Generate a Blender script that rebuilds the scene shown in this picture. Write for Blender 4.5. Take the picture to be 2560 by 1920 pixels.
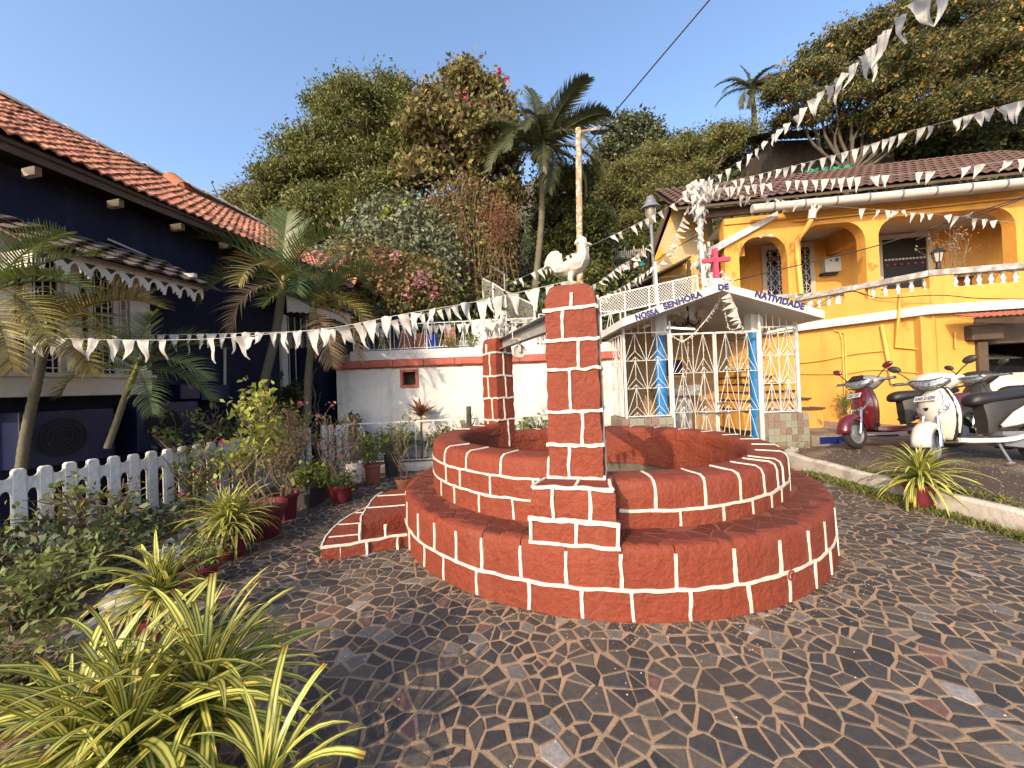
import bpy, bmesh, math, random
import numpy as np
from mathutils import Vector, Matrix, noise

for o in list(bpy.data.objects):
    bpy.data.objects.remove(o, do_unlink=True)
SC = bpy.context.scene
COL = SC.collection
R = math.radians
PI = math.pi
rnd = random.Random(7)

# ------------------------------------------------------------------ camera
CAMZ, PITCH, ROLL, FPX = 1.45, 0.0081, 0.0378, 962.2
_c, _s = math.cos(PITCH), math.sin(PITCH)
FWD = Vector((0, _c, _s)); UP0 = Vector((0, -_s, _c)); RT0 = Vector((1, 0, 0))
_cr, _sr = math.cos(ROLL), math.sin(ROLL)
RT = RT0 * _cr - UP0 * _sr
UP = RT0 * _sr + UP0 * _cr
cam = bpy.data.cameras.new('camera')
cam.sensor_fit = 'HORIZONTAL'; cam.sensor_width = 36.0
cam.lens = 36.0 * FPX / 2560.0
cam.clip_start = 0.05; cam.clip_end = 2000
camo = bpy.data.objects.new('camera', cam); COL.objects.link(camo)
camo.matrix_world = Matrix(((RT.x, UP.x, -FWD.x, 0), (RT.y, UP.y, -FWD.y, 0), (RT.z, UP.z, -FWD.z, CAMZ), (0, 0, 0, 1)))
SC.camera = camo

# ------------------------------------------------------------------ sky, sun, exposure
SUN_AZ, SUN_EL = R(31), R(27)          # light travels towards +x+y, sun stands behind and beside the camera
W = bpy.data.worlds.new('World'); SC.world = W; W.use_nodes = True
wn, wl = W.node_tree.nodes, W.node_tree.links
wn.clear()
sky = wn.new('ShaderNodeTexSky'); sky.sky_type = 'NISHITA'; sky.sun_disc = False
sky.sun_elevation = SUN_EL
sky.sun_rotation = math.atan2(-math.sin(SUN_AZ), -math.cos(SUN_AZ))
sky.altitude = 0; sky.air_density = 1.0; sky.dust_density = 3.0; sky.ozone_density = 2.6
bg = wn.new('ShaderNodeBackground'); bg.inputs['Strength'].default_value = 0.15
wo = wn.new('ShaderNodeOutputWorld')
wl.new(sky.outputs[0], bg.inputs['Color']); wl.new(bg.outputs[0], wo.inputs['Surface'])
sun = bpy.data.lights.new('sun', 'SUN'); sun.energy = 2.05; sun.angle = R(0.6); sun.color = (1.0, 0.775, 0.50)
suno = bpy.data.objects.new('sun', sun); COL.objects.link(suno)
_ld = Vector((math.sin(SUN_AZ) * math.cos(SUN_EL), math.cos(SUN_AZ) * math.cos(SUN_EL), -math.sin(SUN_EL)))
suno.rotation_euler = _ld.to_track_quat('-Z', 'Y').to_euler()
suno.location = (-6, -10, 9)
SC.view_settings.view_transform = 'Standard'; SC.view_settings.look = 'None'
SC.view_settings.exposure = 1.32; SC.view_settings.gamma = 1.0

# ------------------------------------------------------------------ pixel -> world (2560 x 1920 photograph)
def ray(u, v):
    x, y = (u - 1280.0) / FPX, (v - 960.0) / FPX
    X, Y = x * _cr - y * _sr, x * _sr + y * _cr
    return RT0 * X + FWD - UP0 * Y
def at(u, v, Y):
    d = ray(u, v); t = Y / d.y
    return Vector((d.x * t, Y, CAMZ + d.z * t))
def gp(u, v, z=0.0):
    d = ray(u, v); t = (z - CAMZ) / d.z
    return Vector((d.x * t, d.y * t, z))
def onl(u, v, A, B):
    """point where the pixel's ray meets the vertical plane through A and B"""
    d = ray(u, v); ex, ey = B[0] - A[0], B[1] - A[1]
    t = (A[0] * ey - A[1] * ex) / (d.x * ey - d.y * ex)
    return Vector((d.x * t, d.y * t, CAMZ + d.z * t))

# ------------------------------------------------------------------ object helpers
WLOC = {}
def tag(o, label=None, cat=None, group=None, kind=None):
    if label: o['label'] = label
    if cat: o['category'] = cat
    if group: o['group'] = group
    if kind: o['kind'] = kind
    return o
def thing(name, label, cat, loc=(0, 0, 0), rotz=0.0, group=None):
    o = bpy.data.objects.new(name, None); COL.objects.link(o)
    o.empty_display_size = 0.1
    o.location = loc; o.rotation_euler = (0, 0, rotz)
    WLOC[o.name] = Vector(loc)
    return tag(o, label, cat, group)
def copy_tree(o, parent=None):
    c = o.copy(); COL.objects.link(c); c.parent = parent
    for ch in o.children:
        copy_tree(ch, c)
    return c

class MB:
    """collects shapes; build() links them as one mesh object"""
    def __init__(s): s.v = []; s.f = []; s.uv = None
    def add(s, vs, fs):
        n = len(s.v); s.v += [tuple(p) for p in vs]; s.f += [tuple(i + n for i in f) for f in fs]
        return s
    def box(s, x0, x1, y0, y1, z0, z1):
        return s.add([(x0, y0, z0), (x1, y0, z0), (x1, y1, z0), (x0, y1, z0), (x0, y0, z1), (x1, y0, z1), (x1, y1, z1), (x0, y1, z1)],
                     [(3, 2, 1, 0), (4, 5, 6, 7), (0, 1, 5, 4), (1, 2, 6, 5), (2, 3, 7, 6), (3, 0, 4, 7)])
    def boxv(s, o, a, b, c):
        """box with one corner o and edge vectors a, b, c"""
        o, a, b, c = Vector(o), Vector(a), Vector(b), Vector(c)
        return s.add([o, o + a, o + a + b, o + b, o + c, o + a + c, o + a + b + c, o + b + c],
                     [(3, 2, 1, 0), (4, 5, 6, 7), (0, 1, 5, 4), (1, 2, 6, 5), (2, 3, 7, 6), (3, 0, 4, 7)])
    def bar(s, p, q, w, h=None, up=(0, 0, 1)):
        """square bar from p to q"""
        p, q = Vector(p), Vector(q); h = h or w
        d = (q - p).normalized(); up = Vector(up)
        if abs(d.dot(up)) > .98: up = Vector((0, 1, 0))
        a = d.cross(up).normalized() * w; b = a.cross(d).normalized() * h
        return s.boxv(p - a / 2 - b / 2, q - p, a, b)
    def tube(s, pts, r, n=8, caps=True, squash=None):
        pts = [Vector(p) for p in pts]; m = len(pts)
        rs = r if isinstance(r, (list, tuple)) else [r] * m
        base = len(s.v); prev = None
        for i, p in enumerate(pts):
            d = (pts[min(i + 1, m - 1)] - pts[max(i - 1, 0)])
            if d.length < 1e-9: d = Vector((0, 0, 1))
            d.normalize()
            if prev is None:
                a = d.orthogonal().normalized()
                if abs(d.z) < .9: a = d.cross(Vector((0, 0, 1))).normalized()
            else:
                a = (prev - d * prev.dot(d))
                a = a.normalized() if a.length > 1e-6 else d.orthogonal().normalized()
            prev = a; b = d.cross(a)
            for k in range(n):
                t = 2 * PI * k / n
                s.v.append(tuple(p + (a * math.cos(t) + b * math.sin(t)) * rs[i]))
        for i in range(m - 1):
            for k in range(n):
                k2 = (k + 1) % n
                s.f.append((base + i * n + k, base + i * n + k2, base + (i + 1) * n + k2, base + (i + 1) * n + k))
        if caps:
            s.f.append(tuple(base + k for k in reversed(range(n))))
            s.f.append(tuple(base + (m - 1) * n + k for k in range(n)))
        return s
    def lathe(s, prof, n=16, c=(0, 0, 0), caps=True):
        base = len(s.v); m = len(prof)
        for r, z in prof:
            for k in range(n):
                t = 2 * PI * k / n
                s.v.append((c[0] + r * math.cos(t), c[1] + r * math.sin(t), c[2] + z))
        for i in range(m - 1):
            for k in range(n):
                k2 = (k + 1) % n
                s.f.append((base + i * n + k, base + i * n + k2, base + (i + 1) * n + k2, base + (i + 1) * n + k))
        if caps:
            s.f.append(tuple(base + k for k in reversed(range(n))))
            s.f.append(tuple(base + (m - 1) * n + k for k in range(n)))
        return s
    def prism(s, poly, o, a, b, d):
        """2-D polygon (list of (p,q)) in frame o + p*a + q*b, pushed along d"""
        o, a, b, d = Vector(o), Vector(a), Vector(b), Vector(d)
        base = len(s.v); n = len(poly)
        for p, q in poly: s.v.append(tuple(o + a * p + b * q))
        for p, q in poly: s.v.append(tuple(o + a * p + b * q + d))
        s.f.append(tuple(base + i for i in reversed(range(n)))); s.f.append(tuple(base + n + i for i in range(n)))
        for i in range(n):
            j = (i + 1) % n
            s.f.append((base + i, base + j, base + n + j, base + n + i))
        return s
    def loft(s, rings, caps=True, close=True):
        base = len(s.v); n = len(rings[0])
        for r in rings:
            for p in r: s.v.append(tuple(p))
        for i in range(len(rings) - 1):
            for k in range(n if close else n - 1):
                k2 = (k + 1) % n
                s.f.append((base + i * n + k, base + i * n + k2, base + (i + 1) * n + k2, base + (i + 1) * n + k))
        if caps:
            s.f.append(tuple(base + k for k in reversed(range(n))))
            s.f.append(tuple(base + (len(rings) - 1) * n + k for k in range(n)))
        return s
    def mesh(s, name):
        me = bpy.data.meshes.new(name); me.from_pydata(s.v, [], s.f); me.update(); return me
    def build(s, name, mat, parent=None, smooth=None, bevel=0, local=False, world=None):
        me = s.mesh(name)
        return link(name, me, mat, parent, smooth, bevel, local)

def link(name, me, mat, parent=None, smooth=None, bevel=0, local=False, fixn=True):
    if fixn:
        bm = bmesh.new(); bm.from_mesh(me); bmesh.ops.recalc_face_normals(bm, faces=bm.faces); bm.to_mesh(me); bm.free()
    o = bpy.data.objects.new(name, me); COL.objects.link(o)
    if mat is not None and not me.materials: me.materials.append(MATS[mat] if isinstance(mat, str) else mat)
    if smooth is not None:
        me.shade_smooth()
        if smooth < 3: me.set_sharp_from_angle(angle=smooth)
    if bevel:
        b = o.modifiers.new('bevel', 'BEVEL'); b.width = bevel; b.segments = 2; b.limit_method = 'ANGLE'
    if parent is not None:
        o.parent = parent
        if not local: o.location = -WLOC.get(parent.name, Vector((0, 0, 0)))
    WLOC[o.name] = Vector((0, 0, 0)) if not local else WLOC.get(parent.name, Vector((0, 0, 0))) if parent else Vector((0, 0, 0))
    return o
def inst(name, me, parent, mw=None, loc=None, rot=None, scale=None, mat=None):
    """object on shared mesh data, placed in the parent's local space"""
    o = bpy.data.objects.new(name, me); COL.objects.link(o)
    if mat is not None and not me.materials: me.materials.append(MATS[mat])
    o.parent = parent
    if mw is not None:
        mw = Matrix(mw); pl = WLOC.get(parent.name, Vector((0, 0, 0))) if parent else Vector((0, 0, 0))
        o.matrix_basis = Matrix.Translation(-pl) @ mw
    else:
        o.location = loc or (0, 0, 0); o.rotation_euler = rot or (0, 0, 0)
        if scale: o.scale = scale if isinstance(scale, (tuple, list)) else (scale,) * 3
    return o
def arr_mesh(name, V, Fq):
    """mesh from numpy arrays: V (n,3), Fq (m,3 or 4)"""
    V = np.asarray(V, np.float32); Fq = np.asarray(Fq, np.int32)
    me = bpy.data.meshes.new(name); k = Fq.shape[1]
    me.vertices.add(len(V)); me.vertices.foreach_set('co', V.ravel())
    me.loops.add(Fq.size); me.loops.foreach_set('vertex_index', Fq.ravel())
    me.polygons.add(len(Fq)); me.polygons.foreach_set('loop_start', np.arange(0, Fq.size, k, dtype=np.int32))
    me.polygons.foreach_set('loop_total', np.full(len(Fq), k, np.int32))
    me.update(calc_edges=True); return me
def frame(o, x, y, z=None):
    x, y = Vector(x), Vector(y); z = Vector(z) if z is not None else x.cross(y)
    return Matrix(((x.x, y.x, z.x, o[0]), (x.y, y.y, z.y, o[1]), (x.z, y.z, z.z, o[2]), (0, 0, 0, 1)))
def smoothpath(pts, k=6):
    """Catmull-Rom through pts"""
    P = [Vector(p) for p in pts]; out = []
    for i in range(len(P) - 1):
        p0, p1, p2, p3 = P[max(i - 1, 0)], P[i], P[i + 1], P[min(i + 2, len(P) - 1)]
        for j in range(k):
            t = j / k
            out.append(0.5 * ((2 * p1) + (p2 - p0) * t + (2 * p0 - 5 * p1 + 4 * p2 - p3) * t * t + (3 * p1 - p0 - 3 * p2 + p3) * t ** 3))
    out.append(P[-1]); return out
def nz(p, s=1.0): return noise.noise(Vector(p) * s)

# ------------------------------------------------------------------ materials
MATS = {}
def mat(name, col, rough=.75, var=.18, scale=2.5, fine=30., bump=.25, bscale=60., spec=.4, metal=0., trans=0., island=0., objr=0.,
        col2=None, c2lo=.5, c2hi=.62, c2scale=1.5, emit=None, hue=0., bdist=.01, coat=0., streak=None):
    m = bpy.data.materials.new(name); m.use_nodes = True; MATS[name] = m
    N, L = m.node_tree.nodes, m.node_tree.links; N.clear()
    out = N.new('ShaderNodeOutputMaterial'); b = N.new('ShaderNodeBsdfPrincipled')
    b.inputs['Roughness'].default_value = rough; b.inputs['Specular IOR Level'].default_value = spec
    b.inputs['Metallic'].default_value = metal; b.inputs['Coat Weight'].default_value = coat
    if coat: b.inputs['Coat Roughness'].default_value = .08
    geo = N.new('ShaderNodeNewGeometry')
    n1 = N.new('ShaderNodeTexNoise'); n1.inputs['Scale'].default_value = scale; n1.inputs['Detail'].default_value = 5
    n2 = N.new('ShaderNodeTexNoise'); n2.inputs['Scale'].default_value = fine; n2.inputs['Detail'].default_value = 3
    for n in (n1, n2): L.new(geo.outputs['Position'], n.inputs['Vector'])
    ad = N.new('ShaderNodeMath'); ad.operation = 'MULTIPLY_ADD'; ad.inputs[1].default_value = .45
    L.new(n2.outputs['Fac'], ad.inputs[0])
    mu = N.new('ShaderNodeMath'); mu.operation = 'MULTIPLY'; mu.inputs[1].default_value = .55
    L.new(n1.outputs['Fac'], mu.inputs[0]); L.new(mu.outputs[0], ad.inputs[2])
    mr = N.new('ShaderNodeMapRange'); mr.inputs['From Min'].default_value = .3; mr.inputs['From Max'].default_value = .7
    mr.inputs['To Min'].default_value = 1 - var; mr.inputs['To Max'].default_value = 1 + var
    L.new(ad.outputs[0], mr.inputs['Value'])
    val = mr.outputs[0]
    hs = N.new('ShaderNodeHueSaturation'); hs.inputs['Color'].default_value = (*col, 1)
    if col2 is not None:
        n3 = N.new('ShaderNodeTexNoise'); n3.inputs['Scale'].default_value = c2scale; n3.inputs['Detail'].default_value = 6
        L.new(geo.outputs['Position'], n3.inputs['Vector'])
        m3 = N.new('ShaderNodeMapRange'); m3.inputs['From Min'].default_value = c2lo; m3.inputs['From Max'].default_value = c2hi
        L.new(n3.outputs['Fac'], m3.inputs['Value'])
        mx = N.new('ShaderNodeMix'); mx.data_type = 'RGBA'; mx.inputs['A'].default_value = (*col, 1); mx.inputs['B'].default_value = (*col2, 1)
        L.new(m3.outputs[0], mx.inputs['Factor']); L.new(mx.outputs['Result'], hs.inputs['Color'])
    if streak:
        mp = N.new('ShaderNodeVectorMath'); mp.operation = 'MULTIPLY'; mp.inputs[1].default_value = (streak[2], streak[2], streak[2] * .09); L.new(geo.outputs['Position'], mp.inputs[0])
        ns_ = N.new('ShaderNodeTexNoise'); ns_.inputs['Scale'].default_value = 1; ns_.inputs['Detail'].default_value = 6; ns_.inputs['Roughness'].default_value = .65; L.new(mp.outputs[0], ns_.inputs['Vector'])
        ms_ = N.new('ShaderNodeMapRange'); ms_.inputs['From Min'].default_value = .50; ms_.inputs['From Max'].default_value = .78; ms_.inputs['To Max'].default_value = streak[1]; L.new(ns_.outputs['Fac'], ms_.inputs['Value'])
        mk_ = N.new('ShaderNodeMix'); mk_.data_type = 'RGBA'; mk_.inputs['B'].default_value = (*streak[0], 1); L.new(ms_.outputs[0], mk_.inputs['Factor'])
        if hs.inputs['Color'].links: L.new(hs.inputs['Color'].links[0].from_socket, mk_.inputs['A'])
        else: mk_.inputs['A'].default_value = (*col, 1)
        L.new(mk_.outputs['Result'], hs.inputs['Color'])
    if island or objr:
        oi = N.new('ShaderNodeObjectInfo'); s1 = N.new('ShaderNodeMath'); s1.operation = 'ADD'
        L.new(oi.outputs['Random'], s1.inputs[0]); L.new(geo.outputs['Random Per Island'], s1.inputs[1])
        fr = N.new('ShaderNodeMath'); fr.operation = 'FRACT'; L.new(s1.outputs[0], fr.inputs[0])
        k = max(island, objr)
        m4 = N.new('ShaderNodeMapRange'); m4.inputs['To Min'].default_value = 1 - k; m4.inputs['To Max'].default_value = 1 + k
        L.new(fr.outputs[0], m4.inputs['Value'])
        m5 = N.new('ShaderNodeMath'); m5.operation = 'MULTIPLY'; L.new(val, m5.inputs[0]); L.new(m4.outputs[0], m5.inputs[1]); val = m5.outputs[0]
        if hue:
            f2 = N.new('ShaderNodeMath'); f2.operation = 'MULTIPLY'; f2.inputs[1].default_value = 7.31; L.new(fr.outputs[0], f2.inputs[0])
            f3 = N.new('ShaderNodeMath'); f3.operation = 'FRACT'; L.new(f2.outputs[0], f3.inputs[0])
            m6 = N.new('ShaderNodeMapRange'); m6.inputs['To Min'].default_value = .5 - hue; m6.inputs['To Max'].default_value = .5 + hue
            L.new(f3.outputs[0], m6.inputs['Value']); L.new(m6.outputs[0], hs.inputs['Hue'])
    L.new(val, hs.inputs['Value']); L.new(hs.outputs[0], b.inputs['Base Color'])
    if bump:
        n4 = N.new('ShaderNodeTexNoise'); n4.inputs['Scale'].default_value = bscale; n4.inputs['Detail'].default_value = 5; n4.inputs['Roughness'].default_value = .6
        L.new(geo.outputs['Position'], n4.inputs['Vector'])
        bp = N.new('ShaderNodeBump'); bp.inputs['Strength'].default_value = bump; bp.inputs['Distance'].default_value = bdist
        L.new(n4.outputs['Fac'], bp.inputs['Height']); L.new(bp.outputs[0], b.inputs['Normal'])
    if emit:
        b.inputs['Emission Color'].default_value = (*emit[0], 1); b.inputs['Emission Strength'].default_value = emit[1]
    sh = b.outputs[0]
    if trans:
        tr = N.new('ShaderNodeBsdfTranslucent'); mi = N.new('ShaderNodeMixShader'); mi.inputs[0].default_value = trans
        h2 = N.new('ShaderNodeHueSaturation'); h2.inputs['Value'].default_value = 1.35; h2.inputs['Hue'].default_value = .485
        L.new(hs.outputs[0], h2.inputs['Color']); L.new(h2.outputs[0], tr.inputs['Color'])
        L.new(sh, mi.inputs[1]); L.new(tr.outputs[0], mi.inputs[2]); sh = mi.outputs[0]
    L.new(sh, out.inputs['Surface'])
    return m
# ------------------------------------------------------------------ material list
mat('sand', (.31, .205, .125), .95, .3, 3, 60, .5, 120)
mat('earth', (.16, .11, .075), .95, .35, 3, 40, .8, 60)
mat('red_paint', (.172, .0325, .0148), .7, .16, 3.5, 45, .65, 20, .35, col2=(.135, .024, .0115), c2lo=.55, c2hi=.8, c2scale=7, bdist=.035, streak=((.22, .065, .036), .5, 5.0))
mat('red_floor', (.100, .021, .0115), .65, .22, 3, 50, .3, 80, .4, objr=.12, island=.12)
mat('red_joint', (.17, .05, .03), .8, .2, 5, 60, .4, 80)
mat('white_line', (.56, .51, .43), .7, .12, 5, 60, .6, 70, .3)
mat('shaft_stone', (.10, .085, .065), .9, .4, 6, 40, .8, 25)
mat('water', (.015, .02, .02), .08, .1, 2, 10, .05, 5)
mat('white_wash', (.56, .545, .52), .85, .10, 1.2, 22, .8, 14, .2, col2=(.44, .42, .385), c2lo=.55, c2hi=.8, c2scale=3, bdist=.02, streak=((.30, .27, .23), .5, 4.0))
mat('white_paint', (.52, .51, .485), .5, .06, 2, 20, .15, 60, .4)
mat('coping_red', (.33, .085, .06), .75, .25, 4, 30, .5, 40)
mat('navy', (.007, .009, .030), .75, .35, 1.2, 14, .3, 20, .25, col2=(.018, .021, .042), c2lo=.58, c2hi=.8, c2scale=1.4, streak=((.05, .055, .075), .35, 3.0))
mat('navy_box', (.006, .010, .045), .45, .2, 2, 20, .1, 30)
mat('tile_roof', (.46, .20, .12), .85, .35, 3, 30, .5, 60, .2, objr=.3, island=.3, col2=(.22, .10, .07), c2lo=.5, c2hi=.75, c2scale=6, hue=.012)
mat('tile_ridge', (.27, .24, .21), .9, .3, 4, 40, .5, 50)
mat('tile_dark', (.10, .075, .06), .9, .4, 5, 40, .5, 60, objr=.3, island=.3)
mat('white_wood', (.52, .49, .44), .7, .14, 3, 25, .2, 60)
mat('dark_glass', (.012, .012, .014), .12, .1, 2, 10, 0)
mat('black', (.012, .012, .013), .5, .2, 3, 20, .1)
mat('wood_dark', (.07, .045, .03), .8, .35, 5, 30, .4, 40)
mat('yellow', (.58, .295, .066), .8, .10, 1.4, 30, .5, 26, .2, col2=(.55, .24, .05), c2lo=.5, c2hi=.8, c2scale=.9, streak=((.30, .15, .05), .55, 3.0))
mat('cream_wall', (.46, .35, .20), .85, .15, 1.5, 25, .4, 20, .2, col2=(.55, .32, .05), c2lo=.52, c2hi=.54, c2scale=1.6)
mat('cream', (.42, .355, .28), .8, .12, 2, 20, .2, 30)
mat('tan_wall', (.36, .24, .13), .8, .15, 1.5, 20, .2, 30)
mat('pvc', (.44, .405, .36), .45, .08, 2, 20, .05, 30)
mat('yellow_pipe', (.62, .32, .07), .5, .1, 3, 20, .1)
mat('marble', (.22, .20, .185), .5, .4, 4, 30, .2, 30, col2=(.36, .345, .33), c2lo=.45, c2hi=.6, c2scale=9)
mat('steel', (.26, .255, .25), .6, .35, 6, 40, .3, 50, metal=.15)
mat('rust', (.34, .20, .11), .85, .4, 6, 50, .4, 40, col2=(.50, .46, .38), c2lo=.5, c2hi=.58, c2scale=9)
mat('grey_metal', (.13, .14, .16), .5, .2, 4, 30, .1)
mat('blue_paint', (.012, .16, .44), .45, .12, 3, 20, .1)
mat('cross_red', (.46, .045, .09), .5, .12, 3, 20, .1)
mat('flag', (.52, .505, .475), .8, .08, 6, 40, 0, trans=.3)
mat('string', (.35, .33, .3), .8, .1, 3, 20, 0)
mat('cable', (.02, .02, .02), .6, .1, 3, 20, 0)
mat('letter', (.03, .03, .11), .5, .2, 8, 40, .1)
mat('concrete', (.25, .20, .15), .9, .3, 2, 30, .5, 40, col2=(.15, .115, .09), c2lo=.45, c2hi=.65, c2scale=1.8)
mat('curb_white', (.46, .41, .35), .9, .2, 4, 30, .7, 25, col2=(.25, .21, .17), c2lo=.5, c2hi=.7, c2scale=5)
mat('asphalt', (.060, .042, .032), .95, .35, 2, 60, .6, 60, col2=(.135, .095, .065), c2lo=.45, c2hi=.62, c2scale=1.6)
mat('hill_soil', (.075, .06, .035), .95, .4, 1, 12, .8, 6)
mat('pot_red', (.105, .012, .018), .4, .15, 4, 30, .1, 30, .5)
mat('pot_clay', (.30, .12, .06), .85, .25, 5, 30, .3, 40)
mat('pot_dark', (.035, .03, .03), .7, .3, 5, 30, .2, 40)
mat('pot_white', (.55, .50, .42), .7, .25, 5, 30, .2, 40)
mat('soil', (.05, .035, .025), .95, .4, 20, 90, 1, 60)
mat('bark', (.075, .06, .046), .9, .35, 6, 40, .8, 30)
mat('bark_palm', (.105, .095, .062), .85, .3, 4, 40, .6, 30)
mat('stem_green', (.16, .16, .04), .6, .3, 6, 40, .2, 40)
mat('twig', (.14, .10, .065), .85, .3, 8, 40, .3, 40)
mat('blue_tile', (.012, .02, .11), .2, .3, 6, 30, .1)
mat('glass_white', (.5, .46, .38), .3, .05, 3, 20, 0, trans=.3)
mat('tube_light', (.9, .9, .88), .3, 0, 3, 20, 0, emit=((1, .97, .9), 2.0))
mat('lantern_old', (.17, .15, .11), .25, .3, 6, 30, 0)
mat('chrome', (.55, .55, .56), .18, .1, 5, 20, 0, metal=1)
mat('headlamp', (.30, .31, .32), .10, .9, 45, 70, .8, 30, .8, metal=.7)
mat('tyre', (.018, .017, .016), .85, .2, 6, 40, .4, 80)
mat('plastic_black', (.022, .020, .019), .5, .2, 5, 30, .2, 80)
mat('seat_black', (.016, .015, .016), .42, .2, 5, 30, .3, 120)
mat('paint_maroon', (.085, .006, .010), .3, .05, 3, 20, 0, coat=1)
mat('paint_white', (.50, .48, .42), .3, .04, 3, 20, 0, coat=1)
mat('paint_grey', (.17, .16, .155), .35, .05, 3, 20, 0, coat=.6)
mat('lens_red', (.45, .01, .015), .2, .05, 3, 20, 0, coat=1)
mat('tarp_blue', (.02, .07, .36), .5, .2, 4, 30, .2)
mat('net_green', (.012, .19, .12), .7, .25, 5, 30, .3)
mat('rusty_sheet', (.30, .09, .055), .8, .35, 5, 30, .3, 40)
mat('brown_roof', (.12, .062, .045), .9, .35, 3, 30, .6, 40, col2=(.07, .045, .038), c2lo=.45, c2hi=.65, c2scale=3)
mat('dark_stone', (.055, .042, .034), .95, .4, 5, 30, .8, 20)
# ================================================================== ground
g = MB(); rs = [1.52, 2.0, 3, 4.5, 7, 11, 20, 50, 150, 600]; n = 96
gc = (0.92, 4.44)
for r in rs:
    for k in range(n):
        t = 2 * PI * k / n; g.v.append((gc[0] + r * math.cos(t), gc[1] + r * math.sin(t), -.012))
for i in range(len(rs) - 1):
    for k in range(n):
        k2 = (k + 1) % n; g.f.append((i * n + k, i * n + k2, (i + 1) * n + k2, (i + 1) * n + k))
tag(g.build('ground', 'earth'), kind='structure')

def clip_cell(poly, nx, ny, d):
    """keep the part of poly with x*nx+y*ny <= d"""
    out = []
    for i in range(len(poly)):
        p, q = poly[i - 1], poly[i]; a = p[0] * nx + p[1] * ny - d; b = q[0] * nx + q[1] * ny - d
        if a <= 0 and b <= 0: out.append(q)
        elif a <= 0 < b: t = a / (a - b); out.append((p[0] + (q[0] - p[0]) * t, p[1] + (q[1] - p[1]) * t))
        elif b <= 0 < a: t = a / (a - b); out.append((p[0] + (q[0] - p[0]) * t, p[1] + (q[1] - p[1]) * t)); out.append(q)
    return out
def crazy(x0, x1, y0, y1, size, keep, rng, jit=.95, gap=.008, minedge=.03):
    """irregular stone polygons: shrunken cells of jittered seeds"""
    nx, ny = int((x1 - x0) / size), int((y1 - y0) / size); S = {}
    for i in range(-2, nx + 2):
        for j in range(-2, ny + 2):
            if rng.random() < .15: continue
            S[(i, j)] = [(x0 + (i + .5 + jit * (rng.random() - .5) + .5 * (j % 2) * 1) * size, y0 + (j + .5 + jit * (rng.random() - .5)) * size)]
            if rng.random() < .13: S[(i, j)].append((x0 + (i + rng.random()) * size, y0 + (j + rng.random()) * size))
    out = []
    for (i, j), L_ in S.items():
        if not (0 <= i < nx and 0 <= j < ny): continue
        for si, (cx, cy) in enumerate(L_):
            if not keep(cx, cy): continue
            poly = [(cx - size * 1.3, cy - size * 1.3), (cx + size * 1.3, cy - size * 1.3), (cx + size * 1.3, cy + size * 1.3), (cx - size * 1.3, cy + size * 1.3)]
            for a in range(-2, 3):
                for b in range(-2, 3):
                    for sj, (px, py) in enumerate(S.get((i + a, j + b), ())):
                        if a == 0 and b == 0 and sj == si: continue
                        dx, dy = px - cx, py - cy; l = math.hypot(dx, dy)
                        if l < 1e-4: continue
                        poly = clip_cell(poly, dx / l, dy / l, (cx * dx + cy * dy) / l + l / 2 - gap * (.55 + .9 * rng.random()))
                        if len(poly) < 3: break
                    if len(poly) < 3: break
                if len(poly) < 3: break
            if len(poly) < 3: continue
            # merge short edges so the stones read as rough quads and pentagons
            ch = True
            while ch and len(poly) > 4:
                ch = False
                for k in range(len(poly)):
                    p, q = poly[k], poly[(k + 1) % len(poly)]
                    if math.hypot(p[0] - q[0], p[1] - q[1]) < minedge * (1.4 if len(poly) > 5 else 1):
                        poly[k] = ((p[0] + q[0]) / 2, (p[1] + q[1]) / 2); poly.pop((k + 1) % len(poly)); ch = True; break
            A = sum(poly[k - 1][0] * poly[k][1] - poly[k][0] * poly[k - 1][1] for k in range(len(poly))) / 2
            if abs(A) < size * size * .08: continue
            out.append((cx, cy, poly))
    return out
def stone_mb(mb, cx, cy, poly, z0, z1, rng, tilt=.0012, ox=0, oy=0):
    m = len(poly); b = len(mb.v); ins = .004
    for x, y in poly: mb.v.append((x - ox, y - oy, z0))
    for x, y in poly: mb.v.append((x - ox, y - oy, z1 - .002 + tilt * (rng.random() - .5)))
    for x, y in poly:
        l = max(math.hypot(x - cx, y - cy), 1e-4); f = max(0, 1 - ins / l)
        mb.v.append((cx + (x - cx) * f - ox, cy + (y - cy) * f - oy, z1 + tilt * (rng.random() - .5)))
    for k in range(m):
        k2 = (k + 1) % m
        mb.f.append((b + k, b + k2, b + m + k2, b + m + k)); mb.f.append((b + m + k, b + m + k2, b + 2 * m + k2, b + 2 * m + k))
    mb.f.append(tuple(b + 2 * m + k for k in range(m)))

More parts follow.
